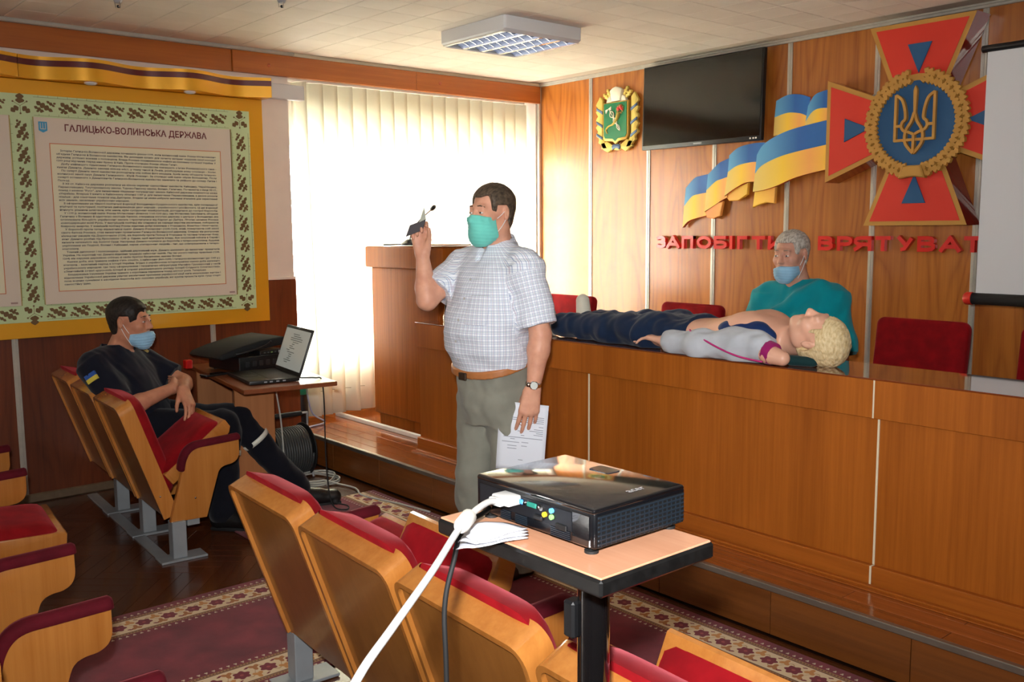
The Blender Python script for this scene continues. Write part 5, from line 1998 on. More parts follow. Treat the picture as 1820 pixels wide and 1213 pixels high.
hair_cap(spk, HT1, HR1, hair_mat('brown_hair', srgb(52, 44, 36), srgb(96, 82, 66)),
         lambda x, y, z: 0.0035 + 0.009 * np.clip((z + 0.02) / 0.09, 0, 1),
         lambda x, y, z: np.maximum.reduce([np.minimum(0.078 - z - np.clip((0.045 - x) * 0.3, 0, 0.01), -y - 0.052 + 0 * z), np.where(y < 0.012, 0.010 - z - 0.5 * (y + 0.06), -0.075 - z + 0.02 * 0), np.where((y > -0.03) & (y < 0.040) & (z < 0.034) & (x > 0.05), 0.034 - z - np.clip(y - 0.018, 0, 1) * 2.2, -1)]))

# shirt
v = Vol((-0.40, -0.36, 0.88), (0.42, 0.26, 1.53), 0.005)
v.loft([(0.90, 0, -0.008, 0.188, 0.142), (0.955, 0, -0.012, 0.194, 0.152), (1.02, 0, -0.026, 0.204, 0.166), (1.10, 0, -0.034, 0.210, 0.172), (1.20, 0, -0.022, 0.209, 0.158), (1.30, 0, -0.004, 0.206, 0.140), (1.38, 0, 0.008, 0.190, 0.118), (1.425, 0, 0.020, 0.145, 0.100), (1.465, 0, 0.030, 0.102, 0.086), (1.50, 0, 0.034, 0.082, 0.076)], 0.03)
for sh, el in ((SHL, ELL), (SHR, ELR)):
    v.cap(sh * (0.45, 1, 1) + (0, 0.014, 0.026), sh, 0.066, 0.074, 0.045)
    d = (el - sh)
    v.cap(sh, sh + d * (0.86 if sh[0] > 0 else 0.72), 0.074, 0.080, 0.035, flat=True)
v.wrinkle(0.0085, 34, 5)
v.wrinkle(0.0035, 90, 8)
X, Y, Z = v.field()
v.D = np.maximum(v.D, (0.925 + 0.28 * (Y + 0.1)) - Z).astype(np.float32)
# open collar: neck hole
v.cap((0, 0.030, 1.40), (0, 0.020, 1.58), 0.066, 0.074, 0.006, 'sub')
v.cap((0, -0.080, 1.425), (0, -0.080, 1.55), 0.016, 0.070, 0.008, 'sub')


def plaid_u(P):
    out = np.arctan2(P[:, 0], -(P[:, 1] + 0.01)) * 0.185
    for sh, el in ((SHL, ELL), (SHR, ELR)):
        d = (el - sh) / np.linalg.norm(el - sh)
        q = P - sh
        t = q @ d
        e1 = np.cross(d, (0, 1, 0.2)); e1 /= np.linalg.norm(e1)
        e2 = np.cross(d, e1)
        r = np.linalg.norm(q - t[:, None] * d, axis=1)
        sel = (t > 0.025) & (r < 0.098) & (np.abs(P[:, 0]) > 0.175 - 0.0 * t)
        out = np.where(sel, np.arctan2(q @ e1, q @ e2) * 0.078, out)
    return out


def plaid_v(P):
    out = P[:, 2].copy()
    for sh, el in ((SHL, ELL), (SHR, ELR)):
        d = (el - sh) / np.linalg.norm(el - sh)
        q = P - sh
        t = q @ d
        r = np.linalg.norm(q - t[:, None] * d, axis=1)
        sel = (t > 0.025) & (r < 0.098) & (np.abs(P[:, 0]) > 0.175)
        out = np.where(sel, t, out)
    return out


M_PLAID = plaid_mat()
shirt = v.build('shirt', M_PLAID, spk, 1, {'pu': plaid_u, 'pv': plaid_v})
# collar: two folded leaves around the neck
for sx in (-1, 1):
    P_top, P_bot = [], []
    n = 12
    for i in range(n + 1):
        f = i / n
        a = PI / 2 - sx * 0 + (PI * 0.98) * f      # from the nape to the throat
        x = sx * math.sin(PI * 0.95 * f) * 0.074
        y = 0.024 + math.cos(PI * 0.95 * f) * (0.074 + 0.018 * f)
        zt = 1.532 - 0.055 * f - 0.10 * max(0, f - 0.6)
        P_top.append((x, y, zt))
        P_bot.append((x * 1.22 + sx * 0.026 * f, 0.024 + (y - 0.024) * 1.22 - 0.010 * f, zt - 0.046 - 0.036 * max(0, f - 0.45) / 0.55))
    mb = MB()
    m = n + 1
    mb.add(P_top + P_bot, [(i, i + 1, m + i + 1, m + i) for i in range(n)])
    col_o = mb.build('collar', M_PLAID, shirt, 180)
    for nm, fn in (('pu', lambda p: p[0] + p[1]), ('pv', lambda p: p[2])):
        at = col_o.data.attributes.new(nm, 'FLOAT', 'POINT')
        at.data.foreach_set('value', [fn(q.co) for q in col_o.data.vertices])
    sd = col_o.modifiers.new('thickness', 'SOLIDIFY')
    sd.thickness = 0.004
for z, y in ((1.335, -0.128), (1.255, -0.162), (1.165, -0.196), (1.075, -0.212), (0.995, -0.200)):
    MB().lathe([(0.0055, -0.002), (0.0055, 0.002)], 12, Matrix.Translation((0.004, y, z)) @ Matrix.Rotation(PI / 2, 4, 'X')).build('button', WHITEPL, shirt)
# chest pocket (his left side)
pk = Vol((0.03, -0.24, 1.13), (0.16, -0.06, 1.29), 0.004)
pk.loft([(1.02, 0, -0.026, 0.204, 0.166), (1.10, 0, -0.034, 0.210, 0.172), (1.20, 0, -0.022, 0.209, 0.158), (1.30, 0, -0.004, 0.204, 0.137)], 0.03)
pk.D -= 0.0075
X, Y, Z = pk.field()
pk.D = np.maximum.reduce([pk.D, (np.abs(X - 0.095) - 0.052 + 0 * Y + 0 * Z).astype(np.float32), (np.abs(Z - 1.21) - 0.062 + 0 * Y + 0 * X).astype(np.float32), (Y + 0.05 + 0 * X + 0 * Z).astype(np.float32)])
pk.build('pocket', M_PLAID, shirt, 1, {'pu': plaid_u, 'pv': lambda P: P[:, 2]})

# trousers
v = Vol((-0.28, -0.26, 0.02), (0.30, 0.24, 0.98), 0.0055)
v.loft([(0.70, 0, 0.005, 0.165, 0.120), (0.78, 0, 0.005, 0.180, 0.142), (0.88, 0, 0.0, 0.186, 0.148), (0.99, 0, -0.006, 0.184, 0.144)], 0.03)
v.chain([(-0.098, 0.005, 0.80), (-0.108, -0.040, 0.46), (-0.118, -0.004, 0.05)], [0.108, 0.086, 0.076], 0.03)
v.chain([(0.090, 0.005, 0.80), (0.106, 0.012, 0.46), (0.112, 0.054, 0.05)], [0.104, 0.082, 0.074], 0.03)
v.wrinkle(0.016, 30, 11)
v.wrinkle(0.004, 75, 3)
X, Y, Z = v.field()
v.D = np.maximum(v.D, Z - (0.960 + 0.28 * (Y + 0.1)) + 0 * X).astype(np.float32)
v.D = np.maximum(v.D, 0.035 - Z + 0 * X + 0 * Y).astype(np.float32)
v.build('trousers', cloth_mat('grey_green_trousers', srgb(136, 136, 124), 0.9), spk, 1)
# belt
v = Vol((-0.23, -0.22, 0.86), (0.23, 0.20, 1.06), 0.0045)
v.loft([(0.84, 0, -0.006, 0.1985, 0.1565), (1.07, 0, -0.010, 0.2005, 0.1620)], 0.0)
X, Y, Z = v.field()
v.D = np.maximum(v.D, np.abs(Z - (0.942 + 0.28 * (Y + 0.1))) - 0.0165 + 0 * X).astype(np.float32)
bl = v.build('belt', plain('tan_leather', srgb(176, 112, 62), 0.5, noise=0.1), spk, 1)
MB().box(-0.028, 0.022, -0.178, -0.168, 0.902, 0.935, 0.003).build('buckle', plain('dark_bronze', srgb(70, 56, 44), 0.4, 0.6), bl)
for sx, x, y in ((-1, -0.122, -0.03), (1, 0.114, 0.03)):
    v = Vol((x - 0.09, y - 0.24, 0.0), (x + 0.09, y + 0.14, 0.14), 0.005)
    v.cap((x, y + 0.05, 0.045), (x + sx * 0.015, y - 0.14, 0.036), 0.045, 0.042, 0.03)
    v.cap((x, y + 0.05, 0.05), (x, y + 0.04, 0.11), 0.045, 0.045, 0.03)
    v.D = np.maximum(v.D, (0.003 - v.field()[2] + 0 * v.D)).astype(np.float32)
    v.build('shoe', plain('dark_brown_leather', srgb(46, 32, 24), 0.35), spk, 1)
# wrist watch on the left arm
wt = MB()
Mw = Matrix.Translation(WRL + np.array((0.0, -0.001, 0.012))) @ Matrix(basis((-0.05, -0.12, -1.0), (0.80, -0.6, 0)).tolist()).to_4x4()
ring = [(0.033 * math.cos(a), 0.0, 0.031 * math.sin(a)) for a in [2 * PI * i / 20 for i in range(20)]]
wo = wt.tube(ring, 0.005, 6, closed=True, flat=(2.0, 0.6), M=Mw).build('wristwatch', CHROME, spk, 40)
MB().lathe([(0.018, 0.030), (0.019, 0.036), (0.016, 0.040)], 20, Mw).build('watch_case', CHROME, wo, 40)
MB().lathe([(0.0155, 0.040), (0.0155, 0.0406)], 20, Mw).build('watch_dial', plain('silver_dial', srgb(206, 212, 206), 0.25), wo)

# the small dark card wallet he shows, held by finger and thumb
cw = tag(empty('card_wallet', (-3.19 - 0.204, 2.6 - 0.262, 1.560)), 'small dark folded card held up in the raised hand', 'card')
ax_ = np.array((0.60, 0.72, 0.30)); ax_ /= np.linalg.norm(ax_)
Rc = np.stack([ax_, np.cross((0.10, 0.12, 0.98), ax_), np.array((0.10, 0.12, 0.98))], 1)
Mc = Matrix(Rc.tolist()).to_4x4()
MB().prism([(-0.043, -0.030), (0.034, -0.024), (0.044, 0.022), (-0.030, 0.018)], -0.003, 0.003, 'y', 0.001, Mc).build('cover', plain('dark_card_cover', srgb(44, 34, 40), 0.6), cw)
MB().prism([(0.012, 0.018), (0.044, 0.022), (0.028, 0.085)], -0.001, 0.001, 'y', M=Mc @ Matrix.Rotation(0.25, 4, 'X')).build('paper_flap', plain('grey_paper', srgb(172, 176, 162), 0.7), cw)

# paper sheet in the left hand
pp_ = tag(empty('paper_sheet', (-3.19 + 0.215, 2.6 - 0.015, 0.755)), 'white printed sheet hanging from the lowered hand of the standing man', 'paper')
Rp = basis((-0.05, -0.06, -1.0), (0.62, -0.78, 0.0))
Mp = Matrix(Rp.tolist()).to_4x4()
# sheet in local frame: x across, y down, z towards the viewer
vs, fs = [], []
for i in range(13):
    for j in range(9):
        y, x = -0.055 + 0.297 * i / 12, -0.105 + 0.21 * j / 8
        vs.append(tuple(Mp @ Vector((x, y, 0.006 * math.sin(y * 14) + 0.05 * x * x * 10 * 0.3))))
for i in range(12):
    for j in range(8):
        q = i * 9 + j
        fs.append((q, q + 1, q + 10, q + 9))
sheet = mesh_obj('sheet', vs, fs, plain('white_paper', srgb(224, 230, 240), 0.7), pp_, smooth=180)
sheet.modifiers.new('thickness', 'SOLIDIFY').thickness = 0.0006
mb = MB()
rp = random.Random(4)
for i, (y, x0, x1) in enumerate([(0.0, -0.09, -0.03), (0.008, -0.09, 0.09), (0.016, -0.09, 0.085), (0.024, -0.09, 0.02), (0.040, -0.09, -0.07), (0.052, -0.09, -0.05), (0.060, -0.09, -0.03), (0.068, -0.09, -0.06), (0.076, -0.09, -0.05), (0.064, 0.0, 0.02), (0.082, -0.01, 0.005),
                                 (0.100, 0.03, 0.05), (0.112, -0.03, 0.0), (0.114, 0.01, 0.085), (0.128, -0.025, 0.0), (0.130, 0.02, 0.06), (0.142, 0.02, 0.06), (0.190, -0.01, 0.01), (0.092, -0.09, 0.08)]):
    zt = lambda x: 0.006 * math.sin(y * 14) + 0.15 * x * x + 0.0012
    mb.add([tuple(Mp @ Vector((a, b, zt(a)))) for a, b in ((x0, y), (x1, y), (x1, y + 0.0022), (x0, y + 0.0022))], [(0, 1, 2, 3)])
tag(mb.build('print_lines', plain('grey_print', srgb(120, 126, 140), 0.8), sheet), kind='stuff')

# ---------------------------------------------------------------- 2. the doctor behind the desk
SK2 = skin_mat('fair_skin', srgb(214, 160, 136))
doc = tag(empty('person', (-2.84, 4.42, ST)), 'seated grey-haired man in teal scrubs behind the lying dummy', 'person')
HT2 = np.array((-0.010, -0.060, 1.202))
HR2 = rotz(0.05) @ rotx(0.10)
S2L, S2R = np.array((0.195, 0.010, 0.978)), np.array((-0.195, 0.010, 0.970))
E2L, E2R = np.array((0.270, -0.030, 0.680)), np.array((-0.270, -0.030, 0.680))
W2L, W2R = np.array((0.10, -0.245, 0.620)), np.array((-0.10, -0.245, 0.620))
v = Vol((-0.40, -0.62, 0.0), (0.40, 0.26, 1.36), 0.006)
v.frame(HT2, HR2)
head_core(v)
v.frame()
v.cap(HT2 + (0, 0.025, -0.06), (0, 0.03, 0.98), 0.060, 0.068, 0.03)
v.loft([(0.44, 0, 0.05, 0.16, 0.12), (0.6, 0, 0.03, 0.17, 0.13), (0.8, 0, 0.02, 0.175, 0.12), (0.97, 0, 0.03, 0.13, 0.08)], 0.03)
for sh, el, wr, fl in ((S2L, E2L, W2L, 1), (S2R, E2R, W2R, -1)):
    v.cap(sh * (0.6, 1, 1), sh, 0.058, 0.055, 0.03)
    v.chain([sh, el, wr], [0.055, 0.043, 0.029], 0.02)
    Rh = basis((wr - el) * (1, 1, 0.3), (0, 0, 1))
    hand(v, wr, Rh, [0.3, 0.35, 0.4, 0.45], 0.05, (0.5, 0.3), 1.0, flip=fl)
for sx in (-1, 1):
    v.chain([(sx * 0.10, 0.02, 0.52), (sx * 0.12, -0.40, 0.50), (sx * 0.12, -0.42, 0.08)], [0.08, 0.058, 0.040], 0.02)
    v.cap((sx * 0.12, -0.42, 0.06), (sx * 0.12, -0.54, 0.04), 0.038, 0.034, 0.02)
v.build('body', SK2, doc, 1)
eyes(doc, HT2, HR2, (84, 84, 84))
brows(doc, HT2, HR2, srgb(150, 132, 118))
M_MASKB = cloth_mat('pale_blue_mask', srgb(150, 196, 226), 0.9)
face_mask(doc, HT2, HR2, M_MASKB, low=0.016, drop=0.046, tilt=-0.10)
hair_cap(doc, HT2, HR2, hair_mat('grey_hair', srgb(150, 142, 132), srgb(206, 200, 190)),
         lambda x, y, z: 0.004 + 0.009 * np.clip((z + 0.02) / 0.09, 0, 1),
         lambda x, y, z: np.maximum.reduce([np.minimum(0.070 - z, -y - 0.052), np.where(y < 0.012, 0.004 - z - 0.5 * (y + 0.06), -0.070 - z), np.where((y > -0.03) & (y < 0.040) & (z < 0.034) & (x > 0.05), 0.034 - z - np.clip(y - 0.018, 0, 1) * 2.2, -1)]), seed=4)
v = Vol((-0.40, -0.40, 0.40), (0.42, 0.26, 1.14), 0.0055)
v.loft([(0.44, 0, 0.04, 0.205, 0.165), (0.60, 0, 0.02, 0.215, 0.175), (0.75, 0, 0.01, 0.222, 0.168), (0.90, 0, 0.012, 0.212, 0.140), (0.98, 0, 0.025, 0.175, 0.110), (1.03, 0, 0.032, 0.120, 0.094), (1.07, 0, 0.036, 0.090, 0.082)], 0.03)
for sh, el in ((S2L, E2L), (S2R, E2R)):
    v.cap(sh * (0.45, 1, 1) + (0, 0.015, 0.020), sh, 0.070, 0.078, 0.05)
    v.cap(sh, sh + (el - sh) * 0.95, 0.080, 0.094, 0.05, flat=True)
# loose gown fold running from the left shoulder across the chest
v.cap((0.16, -0.05, 1.025), (-0.13, -0.165, 0.82), 0.055, 0.050, 0.03)
v.cap((0.20, -0.05, 0.97), (0.0, -0.185, 0.72), 0.065, 0.060, 0.05)
v.wrinkle(0.012, 30, 21)
v.wrinkle(0.004, 80, 22)
v.cap((0, 0.030, 0.97), (0, 0.015, 1.16), 0.066, 0.080, 0.006, 'sub')
v.cap((-0.030, -0.110, 0.95), (-0.030, -0.090, 1.12), 0.016, 0.070, 0.01, 'sub')
v.build('scrub_top', cloth_mat('teal_scrubs', srgb(0, 138, 150), 0.85), doc, 1)
v = Vol((-0.28, -0.56, 0.05), (0.28, 0.22, 0.66), 0.008)
v.loft([(0.43, 0, 0.04, 0.195, 0.16), (0.60, 0, 0.02, 0.195, 0.16)], 0.03)
for sx in (-1, 1):
    v.chain([(sx * 0.10, 0.02, 0.53), (sx * 0.125, -0.42, 0.51), (sx * 0.125, -0.43, 0.09)], [0.10, 0.082, 0.075], 0.03)
v.D = np.maximum(v.D, 0.06 - v.field()[2] + 0 * v.D).astype(np.float32)
v.build('trousers', cloth_mat('teal_trousers', srgb(18, 120, 116), 0.85), doc, 1)
for sx in (-1, 1):
    v = Vol((sx * 0.125 - 0.08, -0.64, 0.0), (sx * 0.125 + 0.08, -0.32, 0.12), 0.006)
    v.cap((sx * 0.125, -0.40, 0.045), (sx * 0.13, -0.55, 0.038), 0.045, 0.042, 0.03)
    v.D = np.maximum(v.D, 0.003 - v.field()[2] + 0 * v.D).astype(np.float32)
    v.build('shoe', WHITEPL, doc, 1)

# ---------------------------------------------------------------- 3. the uniformed man in the front left row
SK3 = skin_mat('brown_tan_skin', srgb(196, 136, 106))
F3 = math.radians(43)        # he is turned this much from +y towards the hall
uni = tag(empty('person', (-5.055, 1.60, 0), 0.0), 'seated man in navy polo with flag patch and crossed arms', 'person')
R3 = rotz(PI - F3)           # local -y (front) -> world facing direction
L3 = lambda p: R3 @ np.array(p, float)
HT3 = L3((0.0, -0.055, 0)) + (0, 0, 1.083)
HR3 = R3 @ rotz(-0.06) @ rotx(0.02)
SR3, SL3 = L3((-0.195, 0.065, 0)) + (0, 0, 0.882), L3((0.195, 0.030, 0)) + (0, 0, 0.872)
ER3, EL3 = L3((-0.240, -0.115, 0)) + (0, 0, 0.665), L3((0.190, -0.245, 0)) + (0, 0, 0.730)
WR3, WL3 = L3((-0.030, -0.275, 0)) + (0, 0, 0.735), L3((-0.085, -0.355, 0)) + (0, 0, 0.735)
HIP = L3((0, -0.130, 0)) + (0, 0, 0.545)
KR, AR = np.array((0.345, 0.395, 0.520)), np.array((0.445, 0.330, 0.095))
KL, AL = np.array((0.270, 0.500, 0.535)), np.array((0.360, 0.800, 0.115))
v = Vol((-0.50, -0.40, 0.0), (0.62, 1.10, 1.24), 0.006)
v.frame(HT3, HR3)
head_core(v)
v.frame()
nb_ = L3((0, 0.030, 0)) + (0, 0, 0.895)
v.cap(HT3 + L3((0, 0.028, 0)) + (0, 0, -0.06), nb_, 0.056, 0.066, 0.03)
v.frame(L3((0, -0.125, 0)) + (0, 0, 0.47), R3 @ rotx(-0.33))
v.loft([(0.0, 0, 0.0, 0.16, 0.11), (0.12, 0, 0.0, 0.165, 0.12), (0.32, 0, 0.0, 0.17, 0.112), (0.45, 0, 0.0, 0.13, 0.08)], 0.03)
v.frame()
for sh, el, wr in ((SR3, ER3, WR3), (SL3, EL3, WL3)):
    v.cap(sh * (0.6, 0.6, 1), sh, 0.058, 0.056, 0.03)
    v.chain([sh, sh * 0.45 + el * 0.55, el, el * 0.7 + wr * 0.3, wr], [0.056, 0.049, 0.043, 0.044, 0.029], 0.02)
fa = WL3 - EL3
Rh = basis(np.array(fa) / np.linalg.norm(fa) * 0.55 + np.array((0.28, 0.22, -0.75)), L3((-0.35, -0.9, 0)) + (0, 0, 0.3))
hand(v, WL3, Rh, [0.25, 0.35, 0.45, 0.55], 0.08, (0.45, 0.4), 1.05, flip=1)
Rh = basis(L3((1, 0.25, 0)) + (0, 0, 0.1), L3((0.2, -1, 0)))
hand(v, WR3, Rh, [0.3, 0.3, 0.3, 0.3], 0.04, (0.4, 0.4), 1.0, flip=1)
v.chain([HIP + L3((-0.10, 0, 0)), KR, AR], [0.078, 0.056, 0.040], 0.02)
v.chain([HIP + L3((0.10, 0, 0)), KL, AL], [0.078, 0.056, 0.040], 0.02)
v.build('body', SK3, uni, 1)
eyes(uni, HT3, HR3, (50, 40, 34))
brows(uni, HT3, HR3, srgb(40, 30, 24))
face_mask(uni, HT3, HR3, M_MASKB, low=0.012, drop=0.044)
hair_cap(uni, HT3, HR3, hair_mat('near_black_hair', srgb(20, 17, 15), srgb(44, 38, 34)),
         lambda x, y, z: 0.004 + 0.010 * np.clip((z + 0.02) / 0.09, 0, 1),
         lambda x, y, z: np.maximum.reduce([np.minimum(0.072 - z + np.clip(0.05 - x, 0, 1) * 0.0, -y - 0.060 - 0.35 * np.clip(0.055 - x, 0, 1)), np.where(y < 0.012, 0.002 - z - 0.6 * (y + 0.05), -0.078 - z), np.where((y > -0.03) & (y < 0.040) & (z < 0.034) & (x > 0.05), 0.034 - z - np.clip(y - 0.018, 0, 1) * 2.2, -1)]), seed=6)
v = Vol((-0.42, -0.38, 0.38), (0.44, 0.42, 1.02), 0.0055)
v.frame(L3((0, -0.125, 0)) + (0, 0, 0.47), R3 @ rotx(-0.33))
v.loft([(-0.03, 0, 0.0, 0.185, 0.135), (0.07, 0, -0.010, 0.190, 0.140), (0.20, 0, -0.008, 0.188, 0.135), (0.32, 0, -0.002, 0.192, 0.130), (0.405, 0, 0.002, 0.178, 0.110), (0.455, 0, 0.002, 0.125, 0.092), (0.50, 0, -0.006, 0.086, 0.080)], 0.03)
v.frame()
for sh, el in ((SR3, ER3), (SL3, EL3)):
    v.cap(sh * (0.45, 0.45, 1) + (0, 0, 0.018), sh, 0.068, 0.072, 0.045)
    v.cap(sh, sh + (el - sh) * 0.80, 0.074, 0.076, 0.035, flat=True)
v.wrinkle(0.009, 32, 31)
v.wrinkle(0.0035, 85, 32)
v.cap(nb_ + (0, 0, -0.03), HT3 + L3((0, 0.020, 0)) + (0, 0, -0.05), 0.062, 0.068, 0.005, 'sub')
M_NAVY = cloth_mat('navy_polo', srgb(22, 24, 36), 0.9)
polo = v.build('polo_shirt', M_NAVY, uni, 1)
# polo collar
for sx in (-1, 1):
    A, B = [], []
    for i in range(11):
        f = i / 10
        x, y = sx * math.sin(PI * 0.95 * f) * 0.072, 0.034 + math.cos(PI * 0.95 * f) * 0.072
        zt = 0.968 - 0.045 * f - 0.06 * max(0, f - 0.6)
        A.append(tuple(L3((x, y, 0)) + (0, 0, zt)))
        B.append(tuple(L3((x * 1.25 + sx * 0.012 * f, 0.034 + (y - 0.034) * 1.25, 0)) + (0, 0, zt - 0.040 - 0.02 * f)))
    co = MB()
    co.add(A + B, [(i, i + 1, 12 + i, 11 + i) for i in range(10)])
    co.build('collar', M_NAVY, polo, 180).modifiers.new('thickness', 'SOLIDIFY').thickness = 0.004
# flag patch on the right sleeve, chest badge, epaulette pips
def sleeve_patch(c, nrm, up, w, h, name, mats, lift):
    nrm = np.array(nrm, float); nrm /= np.linalg.norm(nrm)
    up = np.array(up, float); up -= nrm * up.dot(nrm); up /= np.linalg.norm(up)
    sd = np.cross(up, nrm)
    c = np.array(c) + nrm * lift
    for k, (a, b, mt) in enumerate(mats):
        MB().add  # geometry below
        mb = MB()
        q = [c + sd * x + up * y + nrm * z for z in (-0.012, 0.0) for x, y in ((-w / 2, a * h), (w / 2, a * h), (w / 2, b * h), (-w / 2, b * h))]
        mb.add([tuple(p) for p in q], [(0, 1, 2, 3), (4, 5, 6, 7), (0, 1, 5, 4), (1, 2, 6, 5), (2, 3, 7, 6), (3, 0, 4, 7)])
        mb.build(name[k], mt, polo)
dirR = (ER3 - SR3) / np.linalg.norm(ER3 - SR3)
out_r = L3((-1.0, 0.10, 0)) + (0, 0, 0.10)
sleeve_patch(SR3 + dirR * 0.075, out_r, -dirR + L3((0, -0.15, 0)), 0.062, 0.044, ('flag_patch_blue', 'flag_patch_yellow'),
             ((0.0, 0.5, plain('patch_blue', srgb(40, 84, 160), 0.8)), (-0.5, 0.0, plain('patch_yellow', srgb(206, 190, 70), 0.8))), 0.083)
M_BADGE = plain('gold_thread', srgb(170, 150, 90), 0.7)
sleeve_patch(L3((-0.090, -0.118, 0)) + (0, 0, 0.765), L3((-0.45, -1, 0)), (0, 0, 1), 0.026, 0.026, ('chest_badge',), ((-0.5, 0.5, M_BADGE),), 0.020)
sleeve_patch(L3((-0.050, -0.130, 0)) + (0, 0, 0.770), L3((-0.3, -1, 0)), (0, 0, 1), 0.030, 0.008, ('name_tape',), ((-0.5, 0.5, WHITEPL),), 0.020)
sleeve_patch(L3((0.140, -0.05, 0)) + (0, 0, 0.905), L3((0.2, -0.6, 0)) + (0, 0, 1), L3((0, 1, 0)), 0.012, 0.05, ('epaulette_pip',), ((-0.5, 0.5, M_BADGE),), 0.022)
# trousers with reflective band, boots
v = Vol((-0.42, -0.30, 0.05), (0.62, 1.02, 0.68), 0.007)
v.frame(L3((0, -0.125, 0)), R3)
v.loft([(0.47, 0, 0.0, 0.175, 0.14), (0.57, 0, 0.0, 0.178, 0.140)], 0.03)
v.frame()
v.chain([HIP + L3((-0.09, 0, 0.01)), KR, AR], [0.095, 0.080, 0.074], 0.02)
v.chain([HIP + L3((0.09, 0, 0.01)), KL, AL], [0.095, 0.080, 0.074], 0.02)
v.wrinkle(0.014, 30, 41)
v.wrinkle(0.005, 80, 42)
M_NAVT = cloth_mat('dark_navy_trousers', srgb(17, 18, 27), 0.9)
tr3 = v.build('trousers', M_NAVT, uni, 1)
M_REFL = plain('reflective_tape', srgb(226, 228, 214), 0.45)
for kn, an, f0 in ((KR, AR, 0.32), (KL, AL, 0.28)):
    d = (an - kn) / np.linalg.norm(an - kn)
    c = kn + (an - kn) * f0
    e1 = np.cross(d, (1, 0, 0.2)); e1 /= np.linalg.norm(e1)
    e2 = np.cross(d, e1)
    mb = MB()
    A, B = [], []
    for i in range(24):
        a = 2 * PI * i / 24
        o_ = e1 * math.cos(a) + e2 * math.sin(a)
        A.append(tuple(c - d * 0.013 + o_ * 0.0865))
        B.append(tuple(c + d * 0.013 + o_ * 0.0850))
    mb.add(A + B, [(i, (i + 1) % 24, 24 + (i + 1) % 24, 24 + i) for i in range(24)])
    mb.build('reflective_band', M_REFL, tr3, 180).modifiers.new('thickness', 'SOLIDIFY').thickness = 0.004
M_BOOT = plain('black_boot_leather', srgb(16, 16, 17), 0.4)
for an, dr in ((AR, np.array((0.62, 0.50, 0.0))), (AL, np.array((0.28, 0.90, 0)))):
    dr = dr / np.linalg.norm(dr)
    lo_, hi_ = an + np.minimum(dr * 0.26, 0) - 0.12, an + np.maximum(dr * 0.26, 0) + 0.12
    lo_[2] = 0.0
    v = Vol(lo_, hi_, 0.006)
    heel = np.array((an[0], an[1], 0.05)) - dr * 0.02
    toe = np.array((an[0], an[1], 0.042)) + dr * 0.20
    v.cap(heel, toe, 0.047, 0.042, 0.03)
    v.cap(heel, an + (0, 0, 0.04), 0.047, 0.052, 0.03)
    v.cap(heel + dr * 0.05 + (0, 0, 0.02), toe * 0.6 + heel * 0.4 + (0, 0, 0.02), 0.045, 0.035, 0.03)
    v.D = np.maximum(v.D, 0.003 - v.field()[2] + 0 * v.D).astype(np.float32)
    bt = v.build('boot', M_BOOT, uni, 1)
    MB().box(-0.045, 0.045, -0.06, 0.235, 0.0, 0.022, 0.008, 2, Matrix.Translation((an[0], an[1], 0.001)) @ Matrix.Rotation(math.atan2(-dr[0], dr[1]), 4, 'Z')).build('sole', RUBBER, bt, 40)

# ---------------------------------------------------------------- 4. the resuscitation dummy on the desk: lies along x, head right, face up
SKD = plain('dummy_vinyl', srgb(226, 174, 148), 0.38, noise=0.03, nscale=8)
dum = tag(empty('training_dummy', (-2.765, 3.435, DT)), 'resuscitation training dummy with blond moulded hair lying on the desk', 'dummy')
# local: x along the body (head +x), y across (viewer at -y), z up from the desk
HTD = np.array((0.690, -0.050, 0.114))
# head frame: crown -> +x, face -> +z, slightly turned to the viewer
HRD = np.stack([np.array((0, 1, 0)), np.array((0.0, 0, -1)), np.array((1.0, 0, 0))], 1)
HRD = rotx(0.10) @ roty(-0.10) @ HRD
v = Vol((-0.95, -0.24, 0.0), (0.86, 0.22, 0.30), 0.0055)
v.frame(HTD, HRD)
head_core(v)
v.frame()
v.cap((0.60, -0.03, 0.085), (0.49, -0.005, 0.080), 0.054, 0.062, 0.03)
# trunk: chest high, waist flatter; loft along x (local z of a turned frame)
RX_ = np.stack([np.array((0, 1, 0)), np.array((0, 0, 1)), np.array((1, 0, 0))], 1)
v.frame((0, 0, 0), RX_)
v.loft([(-0.10, 0, 0.075, 0.150, 0.072), (0.05, 0, 0.075, 0.140, 0.072), (0.16, 0, 0.078, 0.142, 0.076), (0.28, 0, 0.092, 0.160, 0.092), (0.38, 0, 0.100, 0.168, 0.098), (0.46, 0, 0.092, 0.160, 0.086), (0.52, 0, 0.080, 0.110, 0.066)], 0.03)
v.frame()
for sy in (-1, 1):
    v.ell((0.37, sy * 0.07, 0.155), (0.075, 0.075, 0.040), 0.04)          # chest
    sh, el, wr = np.array((0.46, sy * 0.150, 0.070)), np.array((0.20, sy * 0.172, 0.045)), np.array((-0.03, sy * 0.150, 0.045))
    v.chain([sh, el, wr], [0.052, 0.040, 0.027], 0.02)
    Rh = basis((-1, 0.0, 0.10), (0, -sy * 0.3, 1))
    hand(v, wr, Rh, [0.10, 0.15, 0.25, 0.35], 0.16, (0.75, -0.55), 0.95, flip=-sy)
    v.chain([(-0.10, sy * 0.075, 0.075), (-0.45, sy * 0.085, 0.065), (-0.80, sy * 0.085, 0.050)], [0.075, 0.052, 0.038], 0.02)
v.ell((0.10, 0, 0.152), (0.010, 0.010, 0.010), 0.01, 'sub')
v.build('body', SKD, dum, 1)
